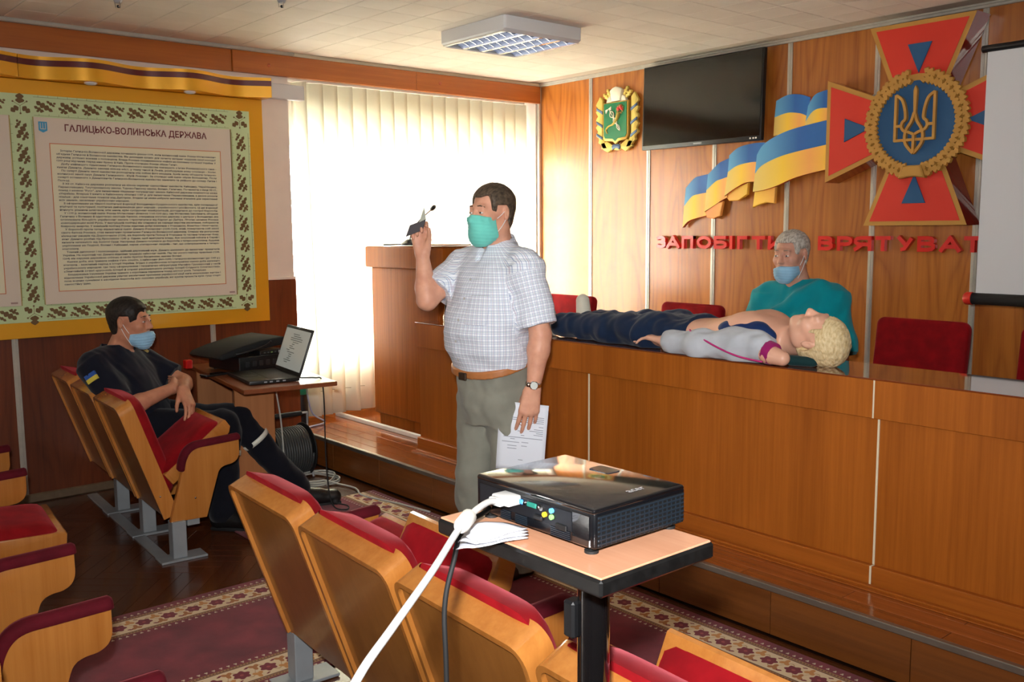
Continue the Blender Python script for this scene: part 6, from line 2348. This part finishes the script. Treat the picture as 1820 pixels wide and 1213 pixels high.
hd = hair_cap(dum, HTD, HRD, hair_mat('blond_moulded_hair', srgb(206, 180, 130), srgb(232, 212, 168)),
         lambda x, y, z: 0.005 + 0.007 * np.clip((z + 0.02) / 0.09, 0, 1),
         lambda x, y, z: np.maximum.reduce([np.minimum(0.060 - z, -y - 0.045), np.where(y < 0.012, -0.005 - z - 0.5 * (y + 0.06), -0.085 - z), np.where((y > -0.03) & (y < 0.040) & (z < 0.034) & (x > 0.05), 0.034 - z - np.clip(y - 0.018, 0, 1) * 2.2, -1)]), noise=0.003, seed=9)
# trousers of the dummy
v = Vol((-0.86, -0.22, 0.0), (0.16, 0.24, 0.22), 0.006)
v.frame((0, 0, 0), RX_)
v.loft([(-0.20, 0, 0.074, 0.160, 0.074), (0.05, 0, 0.078, 0.160, 0.088), (0.125, 0, 0.080, 0.160, 0.094)], 0.03)
v.frame()
for sy in (-1, 1):
    v.chain([(-0.12, sy * 0.080, 0.078), (-0.45, sy * 0.090, 0.070), (-0.76, sy * 0.092, 0.062)], [0.086, 0.074, 0.062], 0.03)
v.wrinkle(0.014, 42, 51, (1.4, 0.6, 0.6))
v.wrinkle(0.005, 100, 52)
v.D = np.maximum(v.D, 0.002 - v.field()[2] + 0 * v.D).astype(np.float32)
v.cut((0.105, 0, 0), (1, 0, 0.25))
dt = v.build('track_trousers', cloth_mat('navy_tracksuit', srgb(24, 40, 66), 0.8), dum, 1)
strokes_pts = [[(-0.30, -0.125, 0.132), (-0.29, -0.10, 0.146), (-0.275, -0.115, 0.140), (-0.265, -0.09, 0.150)]]
MB().tube(strokes_pts[0], 0.0022, 5).build('logo_print', WHITE, dt)
# socks
for sy, x in ((-1, -0.82), (1, -0.76)):
    v = Vol((x - 0.14, sy * 0.09 - 0.08, 0.0), (x + 0.10, sy * 0.09 + 0.08, 0.26), 0.005)
    v.cap((x + 0.06, sy * 0.090, 0.055), (x - 0.02, sy * 0.090, 0.046), 0.044, 0.044, 0.02)
    v.cap((x - 0.03, sy * 0.090, 0.050), (x - 0.065, sy * (0.090 + 0.02), 0.175), 0.044, 0.036, 0.03)
    v.D = np.maximum(v.D, 0.002 - v.field()[2] + 0 * v.D).astype(np.float32)
    v.build('sock', cloth_mat('pale_sock', srgb(206, 204, 190), 0.9), dum, 1)
# open jacket: near half lies beside the trunk, sleeve on the arm
v = Vol((-0.10, -0.285, 0.0), (0.62, 0.28, 0.24), 0.0055)
v.chain([(0.475, -0.155, 0.070), (0.20, -0.178, 0.052), (0.00, -0.158, 0.048)], [0.074, 0.062, 0.050], 0.03)
v.chain([(0.475, 0.150, 0.070), (0.20, 0.172, 0.052), (0.00, 0.152, 0.048)], [0.066, 0.056, 0.046], 0.03)
v.loft  # keep the trunk bare
v.cap((0.46, -0.13, 0.06), (0.12, -0.145, 0.05), 0.070, 0.050, 0.03)
v.wrinkle(0.013, 40, 61, (1.2, 0.7, 0.7))
v.wrinkle(0.005, 95, 62)
v.D = np.maximum(v.D, 0.002 - v.field()[2] + 0 * v.D).astype(np.float32)
v.cut((-0.012, 0, 0), (-1, 0, 0))
jk = v.build('jacket', cloth_mat('pale_grey_jacket', srgb(186, 192, 200), 0.85), dum, 1)
v = Vol((0.10, -0.22, 0.0), (0.60, 0.0, 0.20), 0.005)
v.ell((0.385, -0.120, 0.110), (0.155, 0.050, 0.062), 0.03)
v.wrinkle(0.010, 50, 63)
v.build('jacket_lining', cloth_mat('blue_lining', srgb(18, 44, 92), 0.6), jk, 1)
M_PINK = plain('magenta_piping', srgb(190, 40, 120), 0.6)
MB().tube(spline([(0.13, -0.170, 0.112), (0.16, -0.200, 0.110), (0.24, -0.226, 0.088), (0.34, -0.236, 0.055), (0.44, -0.236, 0.030), (0.55, -0.228, 0.018)], 5), 0.004, 6).build('piping', M_PINK, jk, 180)
v = Vol((0.48, -0.26, 0.0), (0.68, -0.08, 0.14), 0.005)
v.cap((0.545, -0.180, 0.046), (0.615, -0.185, 0.034), 0.042, 0.030, 0.02)
v.D = np.maximum(v.D, 0.002 - v.field()[2] + 0 * v.D).astype(np.float32)
v.build('shoulder_stump', SKD, dum, 1)
v = Vol((0.48, -0.26, 0.0), (0.66, -0.06, 0.14), 0.005)
v.cap((0.535, -0.172, 0.052), (0.572, -0.176, 0.046), 0.050, 0.046, 0.02, flat=True)
v.D = np.maximum(v.D, 0.002 - v.field()[2] + 0 * v.D).astype(np.float32)
v.build('collar_band', cloth_mat('magenta_collar', srgb(150, 30, 100), 0.8), jk, 1)
v = Vol((0.56, -0.20, 0.0), (0.76, 0.10, 0.06), 0.005)
v.cap((0.62, -0.13, 0.022), (0.70, -0.10, 0.020), 0.022, 0.020, 0.02)
v.build('hood_edge', cloth_mat('dark_green_cloth', srgb(20, 52, 54), 0.8), jk, 1)

# ================================================================ SMALL THINGS
def trail(name, pts, r, mat, label=None, cat='cable', parent=None, n=6, group=None):
    o = MB().tube(spline(pts, n), r, 8).build(name, mat, parent, 180)
    if label: tag(o, label, cat, group)
    return o


# ---- projector on its stand
prj = tag(empty('projector', (-1.073, 1.047, 1.0705)), 'glossy black data projector on the small stand', 'projector')
M_PBLK = plain('projector_gloss', srgb(10, 11, 14), 0.06, 0.0, 1.0)
M_PDARK = plain('projector_matte', srgb(9, 11, 15), 0.25)
M_PSLOT = plain('vent_dark', srgb(4, 5, 7), 0.6)
M_PGRILL = plain('vent_bar', srgb(26, 34, 42), 0.25)  # lighter tone stands in for reflections along the grille bars
MB().box(-0.139, 0.139, -0.100, 0.106, 0.010, 0.069, 0.006, 3).build('case', M_PDARK, prj, 40)
MB().box(-0.1385, 0.1385, -0.1005, 0.1055, 0.062, 0.0725, 0.005, 3).build('top_cover', M_PBLK, prj, 40)
# recessed connector bay on the rear side (faces the camera)
MB().box(-0.128, 0.092, -0.1012, -0.098, 0.028, 0.058, 0.0005).build('connector_bay', plain('bay_plate', srgb(26, 28, 33), 0.3, 0.4), prj)
MB().box(0.092, 0.131, -0.1015, -0.096, 0.012, 0.062, 0.002).build('corner_block', M_PBLK, prj)
for x, c in ((-0.028, (60, 130, 206)), (0.004, (30, 110, 96))):
    p = MB().box(x - 0.011, x + 0.011, -0.1045, -0.100, 0.046, 0.054, 0.0015).build('video_socket', plain('socket', srgb(*c), 0.4), prj)
    for sx in (-1, 1):
        MB().lathe([(0.0026, 0), (0.0026, 0.004)], 6, Matrix.Translation((x + sx * 0.0155, -0.101, 0.050)) @ Matrix.Rotation(PI / 2, 4, 'X')).build('hex_nut', CHROME, p)
for x, z, c in ((0.050, 0.0515, (90, 170, 220)), (0.050, 0.0415, (130, 190, 110)), (0.034, 0.0420, (220, 190, 40))):
    MB().lathe([(0.0042, 0), (0.0042, 0.004), (0.0018, 0.0042), (0.0018, 0.001)], 14, Matrix.Translation((x, -0.101, z)) @ Matrix.Rotation(PI / 2, 4, 'X')).build('audio_socket', plain('jack', srgb(*c), 0.4), prj, 40)
MB().lathe([(0.005, 0), (0.005, 0.003)], 14, Matrix.Translation((0.026, -0.101, 0.051)) @ Matrix.Rotation(PI / 2, 4, 'X')).build('round_socket', CHROME, prj)
MB().box(0.058, 0.082, -0.1035, -0.100, 0.026, 0.035, 0.001).build('lock_slot', M_PSLOT, prj)
MB().box(0.010, 0.030, -0.106, -0.100, 0.030, 0.038, 0.002).build('power_switch', BLACK, prj)
for k in range(5):
    for a, b in ((-0.075, -0.050), (-0.038, -0.010), (0.045, 0.088)):
        MB().box(a, b, -0.1012, -0.0995, 0.013 + 0.0030 * k, 0.0145 + 0.0030 * k).build('vent_slot', M_PGRILL, prj)
# side grille: frame of bars
MB().box(0.1385, 0.1396, -0.094, 0.100, 0.013, 0.061).build('side_grille', M_PSLOT, prj)
for k in range(7):
    z = 0.016 + 0.0068 * k
    MB().box(0.139, 0.1412, -0.094, 0.100, z, z + 0.0032, 0.0006).build('grille_bar', M_PGRILL, prj)
for k in range(18):
    y = -0.088 + 0.0105 * k
    MB().box(0.139, 0.1408, y, y + 0.0016, 0.014, 0.060).build('grille_bar', M_PGRILL, prj)
for x, y in ((0.118, -0.085), (-0.118, -0.085), (0.118, 0.09), (-0.118, 0.09)):
    MB().lathe([(0.011, 0.0), (0.011, 0.004), (0.004, 0.005), (0.004, 0.011)], 14, Matrix.Translation((x, y, 0))).build('foot', RUBBER, prj, 40)
MB().prism(rrect(-0.035, 0.012, 0.060, 0.092, 0.006), 0.0722, 0.0732, 'z').build('focus_window', plain('window_plastic', srgb(24, 30, 40), 0.1), prj)
v_, f_ = text_mesh('acer', 1.0, 0.02, 2)
v_ = (v_ - v_.mean(0)) * 0.022
mesh_obj('logo_print', np.stack([0.108 - v_[:, 1], 0.020 + v_[:, 0], np.full(len(v_), 0.0732)], 1), f_, GREYPL, prj)

# white video cable with its plug and ferrite bead
vc = tag(empty('video_cable', (-1.118, 0.948, 1.122)), 'thick white video cable plugged into the projector, running down left', 'cable')
PTS = [(-1.118, 0.915, 1.122), (-1.108, 0.890, 1.128), (-1.087, 0.852, 1.130), (-1.071, 0.823, 1.127), (-1.042, 0.778, 1.121), (-0.965, 0.681, 1.110), (-0.878, 0.563, 1.097), (-0.816, 0.480, 1.088), (-0.786, 0.436, 1.060), (-0.770, 0.400, 0.95), (-0.78, 0.38, 0.5), (-0.85, 0.42, 0.08), (-1.0, 0.6, 0.012), (-1.3, 0.75, 0.012)]
P0 = Vector((-1.118, 0.948, 1.122))
MB().tube([Vector(p) - P0 for p in spline(PTS, 8)], 0.0050, 12).build('lead', WHITEPL, vc, 180)
MB().box(-0.021, 0.021, -0.028, 0.0045, -0.0075, 0.0075, 0.003, 2).build('plug_body', WHITEPL, vc, 40)
MB().box(-0.014, 0.014, -0.040, -0.028, -0.0065, 0.0065, 0.003, 2).build('strain_relief', WHITEPL, vc, 40)
a, b = Vector((-1.073, 0.826, 1.1285)) - P0, Vector((-1.048, 0.788, 1.1235)) - P0
d = (b - a)
MB().tube([a, a + d * 0.12, a + d * 0.88, b], [0.009, 0.0120, 0.0120, 0.009], 14).build('ferrite_bead', plain('grey_white_bead', srgb(206, 204, 196), 0.4), vc, 50)
trail('power_cable', [(-1.175, 0.945, 1.092), (-1.165, 0.925, 1.090), (-1.150, 0.880, 1.088), (-1.125, 0.845, 1.082), (-1.113, 0.825, 1.05), (-1.108, 0.802, 0.982), (-1.098, 0.796, 0.864), (-1.09, 0.79, 0.5), (-1.08, 0.80, 0.1), (-1.0, 0.84, 0.014), (-0.8, 0.9, 0.012)], 0.0042, RUBBER, 'thin black power cable hanging straight down from the stand', n=7)

# folded papers stuck under the projector
fp = tag(empty('folded_papers', (-1.130, 0.912, 1.0715)), 'crumpled white folded papers under the corner of the projector', 'paper')
M_WP = plain('white_paper_sheet', srgb(206, 208, 216), 0.8)
for k in range(4):
    vs, fs = [], []
    ang = -0.10 + 0.09 * k
    for i in range(9):
        for j in range(9):
            u = (i / 8) * 0.105 - 0.02
            w = (j / 8 - 0.5)
            wid = 0.085 - 0.012 * k - 0.030 * max(0, (i - 5) / 3) ** 2
            x, y = w * wid, -u * (1 - 0.12 * (2 * w) ** 2)
            z = 0.0035 * k + 0.008 * math.sin(3.0 * w + k) * (i / 8) - 0.022 * max(0, i / 8 - 0.45) ** 1.5 + 0.003 + (0.006 * k) * (i / 8)
            vs.append((x * math.cos(ang) - y * math.sin(ang) + 0.030 + 0.004 * k, x * math.sin(ang) + y * math.cos(ang), z))
    for i in range(8):
        for j in range(8):
            q = i * 9 + j
            fs.append((q, q + 1, q + 10, q + 9))
    o = mesh_obj('sheet', vs, fs, M_WP, fp, smooth=180)
    o.modifiers.new('thickness', 'SOLIDIFY').thickness = 0.0012

# ---- things on the podium and the desk end
mic = tag(empty('podium_microphone', (-5.30, 3.60, 1.445)), 'black gooseneck microphone on the podium top', 'microphone')
MB().lathe([(0.060, 0.0), (0.060, 0.012), (0.035, 0.030), (0.020, 0.040), (0.0, 0.042)], 24).build('base', BLACK, mic, 40)
MB().tube(spline([(0.0, 0, 0.035), (0.03, 0, 0.10), (0.12, 0, 0.165), (0.25, 0, 0.230)], 6), 0.0045, 8).build('gooseneck', plain('grey_neck', srgb(110, 104, 100), 0.4, 0.5), mic, 180)
MB().tube([(0.245, 0, 0.228), (0.26, 0, 0.236), (0.285, 0, 0.249), (0.295, 0, 0.254)], [0.006, 0.014, 0.014, 0.009], 10).build('capsule', BLACK, mic, 180)
trail('cord', [(-0.05, -0.01, 0.006), (-0.10, -0.03, 0.005), (-0.14, -0.06, 0.004), (-0.16, -0.10, 0.004), (-0.12, -0.13, 0.004)], 0.004, RUBBER, parent=mic)
fo = tag(MB().box(-5.10, -4.78, 3.50, 3.72, 1.4455, 1.4535, 0.002).build('document_folder', plain('pale_folder', srgb(206, 160, 140), 0.6)), 'thin pale folder lying on the podium top', 'folder')
dm = tag(empty('desk_microphone', (-4.60, 3.40, DT)), 'desk microphone with silver base at the podium end', 'microphone')
MB().lathe([(0.034, 0.0), (0.037, 0.006), (0.038, 0.030), (0.034, 0.046), (0.030, 0.048), (0.0, 0.046)], 24).build('base', plain('brushed_silver', srgb(176, 166, 150), 0.25, 0.9), dm, 40)
MB().tube([(-0.045, 0.0, 0.0), (-0.045, 0.0, 0.04), (-0.040, 0.005, 0.10)], 0.004, 8).build('stem', BLACK, dm, 60)
bb = tag(MB().ball((0, 0, 0.028), (0.035, 0.028, 0.028), 14).build('mouse_unit', BLACK, None, 180, (-4.50, 3.42, DT)), 'small rounded black device on the desk beside the desk microphone', 'device')

# ---- laptop, electronics and phone on the small table
TZ = 0.750
lap = tag(empty('laptop', (-4.735, 2.235, TZ), -0.14), 'open dark laptop showing a document on the small table', 'laptop')
M_LAP = plain('dark_laptop_shell', srgb(34, 34, 34), 0.35, 0.2)
MB().box(-0.205, 0.205, -0.135, 0.135, 0.002, 0.022, 0.004, 2).build('base', M_LAP, lap, 40)
MB().box(-0.18, 0.18, -0.02, 0.115, 0.0218, 0.0232, 0.001).build('keyboard', BLACK, lap)
MB().box(-0.06, 0.04, -0.115, -0.04, 0.0218, 0.0226, 0.001).build('touchpad', plain('touchpad_grey', srgb(52, 50, 44), 0.35), lap)
for k, y in enumerate((-0.05, -0.02, 0.015, 0.05)):
    MB().box(0.2045, 0.2062, y - 0.008, y + 0.008, 0.008, 0.015).build('port', GREYPL, lap)
Ml = Matrix.Translation((0, 0.135, 0.020)) @ Matrix.Rotation(-0.34, 4, 'X')
lid = MB().box(-0.205, 0.205, -0.004, 0.006, 0.0, 0.262, 0.004, 2, Ml).build('lid', M_LAP, lap, 40)
def screen_mat():
    m = NT('laptop_screen')
    m.set(Base_Color=srgb(150, 152, 146), Roughness=0.3, Emission_Color=srgb(168, 172, 164), Emission_Strength=0.35)
    return m.m
MB().box(-0.192, 0.192, -0.0052, -0.0035, 0.022, 0.245, 0.0, 1, Ml).build('display', screen_mat(), lid)
mb = MB()
rl = random.Random(5)
for k in range(15):
    z = 0.215 - k * 0.0115
    x0 = -0.10 + rl.uniform(0, 0.07)
    x1 = x0 + rl.uniform(0.03, 0.12)
    if k in (2, 3): x0, x1 = -0.08, 0.10
    mb.box(x0, x1, -0.0058, -0.0050, z, z + 0.0035, 0, 1, Ml)
tag(mb.build('document_lines', plain('screen_text', srgb(90, 92, 88), 0.5), lid), kind='stuff')
MB().ball((0, -0.005, 0.253), 0.003, 8, Ml).build('webcam', GREYPL, lid, 180)

amp = tag(empty('amplifier', (-5.17, 2.36, TZ), 0.15), 'black amplifier box on the table under the slanted case', 'amplifier')
MB().box(-0.16, 0.16, -0.17, 0.17, 0.008, 0.088, 0.004).build('case', BLACK, amp)
for k in range(6):
    MB().box(0.160, 0.162, -0.13 + 0.045 * k, -0.105 + 0.045 * k, 0.03, 0.06, 0.001).build('front_slot', plain('slot', srgb(40, 40, 42), 0.3), amp)
for sx in (-1, 1):
    for sy in (-1, 1):
        MB().lathe([(0.015, 0), (0.015, 0.009)], 12, Matrix.Translation((sx * 0.13, sy * 0.14, 0))).build('foot', RUBBER, amp)
rt = tag(empty('router', (-5.085, 2.43, TZ + 0.0885), 0.15), 'small black router with white network plug on the amplifier', 'router')
MB().box(-0.06, 0.06, -0.085, 0.075, 0.0, 0.024, 0.003).build('case', BLACK, rt)
for k in range(4):
    MB().box(0.060, 0.0612, -0.06 + 0.024 * k, -0.048 + 0.024 * k, 0.008, 0.015).build('led', plain('led_%d' % k, srgb(120, 150, 90) if k == 2 else srgb(70, 74, 76), 0.4), rt)
MB().box(0.055, 0.078, 0.040, 0.064, 0.003, 0.019, 0.002).build('network_plug', WHITEPL, rt)
trail('lead', [(0.075, 0.052, 0.012), (0.09, 0.075, 0.0), (0.09, 0.10, -0.04), (0.07, 0.13, -0.08)], 0.003, WHITEPL, parent=rt)
cs = tag(empty('laptop_case', (-5.20, 2.30, TZ + 0.10), 0.12), 'flat black soft case lying slanted across the electronics', 'case')
Mk = Matrix.Rotation(0.10, 4, 'X')
MB().prism([(-0.22, 0.016), (-0.20, 0.0), (0.0, 0.014), (0.20, 0.014), (0.225, 0.024), (0.225, 0.055), (0.20, 0.064), (0.05, 0.066), (-0.10, 0.052), (-0.20, 0.034)], -0.16, 0.18, 'x', 0.01, Mk, 2).build('pouch', plain('black_nylon', srgb(14, 15, 16), 0.85), cs, 60)
MB().tube(spline([(0.182, -0.12, 0.02), (0.20, -0.06, 0.022), (0.20, 0.06, 0.034), (0.182, 0.12, 0.05)], 5), 0.006, 8, M=Mk).build('handle', BLACK, cs, 180)
ph = tag(empty('smartphone', (-5.03, 2.085, TZ), 0.15), 'black smartphone lying on the small table beside the electronics', 'phone')
MB().prism(rrect(-0.036, 0.036, -0.073, 0.073, 0.010), 0.0, 0.010, 'z', 0.002).build('body', BLACK, ph)
MB().prism(rrect(-0.033, 0.033, -0.062, 0.062, 0.004), 0.010, 0.0106, 'z').build('glass', GLOSSBLACK, ph)
MB().box(-0.030, 0.030, -0.071, -0.064, 0.010, 0.0106).build('end_strip', GREYPL, ph)
tag(MB().box(-5.42, -5.37, 2.06, 2.10, TZ, TZ + 0.05, 0.004).build('indicator_box', plain('red_plastic', srgb(190, 20, 16), 0.4)), 'small red box half hidden behind the amplifier', 'box')

# ---- cable reel on the floor and loose cables
rl_ = tag(empty('cable_reel', (-5.33, 2.655, 0.17)), 'black cable reel wound with grey cable standing at the stage step', 'cable reel')
Mr = Matrix.Rotation(-PI / 2, 4, 'X')
MB().lathe([(0.030, -0.128), (0.165, -0.128), (0.168, -0.124), (0.165, -0.120), (0.030, -0.120)], 32, Mr).build('flange', RUBBER, rl_, 40)
MB().lathe([(0.030, 0.120), (0.165, 0.120), (0.168, 0.124), (0.165, 0.128), (0.030, 0.128)], 32, Mr).build('flange', RUBBER, rl_, 40)
MB().lathe([(0.07, -0.12), (0.07, 0.12)], 20, Mr).build('drum', BLACK, rl_, 40)
mb = MB()
hel = []
for i in range(420):
    t = i / 419
    a = t * 2 * PI * 14
    hel.append((0.145 * math.cos(a), -0.112 + 0.224 * t, 0.145 * math.sin(a)))
mb.tube(hel, 0.009, 6).build('wound_cable', plain('grey_cable', srgb(58, 60, 60), 0.5), rl_, 180)
MB().tube([(0, -0.15, 0.0), (0, -0.15, 0.23), (0, 0.15, 0.23), (0, 0.15, 0.0)], 0.008, 8).build('handle_frame', GREYPL, rl_, 60)
MB().tube([(0, -0.11, 0.23), (0, 0.11, 0.23)], 0.016, 10).build('hand_grip', RUBBER, rl_, 60)
MB().tube([(-0.10, -0.13, -0.165), (0, -0.15, 0.0), (0.10, -0.13, -0.165)], 0.007, 8).build('stand_leg', GREYPL, rl_, 60)
MB().tube([(-0.10, 0.13, -0.165), (0, 0.15, 0.0), (0.10, 0.13, -0.165)], 0.007, 8).build('stand_leg', GREYPL, rl_, 60)
M_GC = plain('pale_grey_cable', srgb(170, 170, 162), 0.5)
coil = []
for i in range(90):
    a = i / 89 * 2 * PI * 4
    r_ = 0.13 + 0.02 * math.sin(i * 0.7)
    coil.append((-5.13 + r_ * 1.1 * math.cos(a), 2.74 + r_ * math.sin(a), 0.010 + 0.006 * (i / 22)))
coil += [(-4.95, 2.80, 0.012), (-4.80, 2.83, 0.010), (-4.65, 2.78, 0.010), (-4.50, 2.80, 0.014), (-4.35, 2.84, 0.014), (-4.1, 2.88, 0.014)]
trail('coiled_cable', coil, 0.0055, M_GC, 'loose pale grey cable coiled on the parquet below the reel', n=3)
trail('laptop_lead', [(-4.56, 2.33, 0.765), (-4.50, 2.36, 0.768), (-4.49, 2.42, 0.762), (-4.515, 2.472, 0.74), (-4.52, 2.485, 0.60), (-4.53, 2.49, 0.30), (-4.52, 2.50, 0.10), (-4.50, 2.52, 0.022), (-4.44, 2.56, 0.016), (-4.50, 2.60, 0.016), (-4.56, 2.55, 0.030)], 0.0038, RUBBER, 'thin black lead dropping from the laptop table to the floor', n=6)
ad = tag(MB().lathe([(0.012, 0.0), (0.022, 0.010), (0.024, 0.030), (0.012, 0.045)], 16, Matrix.Translation((-4.60, 2.58, 0.0))).build('mains_plug', RUBBER, None, 60), 'small black mains plug lying on the floor near the boot', 'plug')
trail('wall_cable', [(-4.80, 2.33, 0.72), (-4.795, 2.36, 0.50), (-4.80, 2.38, 0.20), (-4.86, 2.44, 0.03), (-5.0, 2.55, 0.012)], 0.005, M_GC, 'pale cable running down the side panel of the small table', n=6)
gb = tag(empty('canister', (-5.945, 3.085, ST)), 'teal canister standing in the corner of the stage window', 'canister')
MB().lathe([(0.048, 0.0), (0.05, 0.01), (0.05, 0.20), (0.05, 0.205)], 24).build('black_base', BLACK, gb, 40)
MB().lathe([(0.051, 0.205), (0.051, 0.33), (0.030, 0.36), (0.018, 0.365), (0.018, 0.40)], 24).build('teal_body', plain('teal_plastic', srgb(20, 150, 130), 0.4), gb, 40)
trail('window_cable', [(-5.80, 3.05, 0.55), (-5.79, 3.06, 0.40), (-5.80, 3.10, 0.28), (-5.78, 3.18, 0.215), (-5.74, 3.05, 0.208), (-5.72, 2.99, 0.208)], 0.006, plain('blue_white_cable', srgb(150, 160, 190), 0.5), 'blue-white cable dangling at the edge of the window pier', n=6)
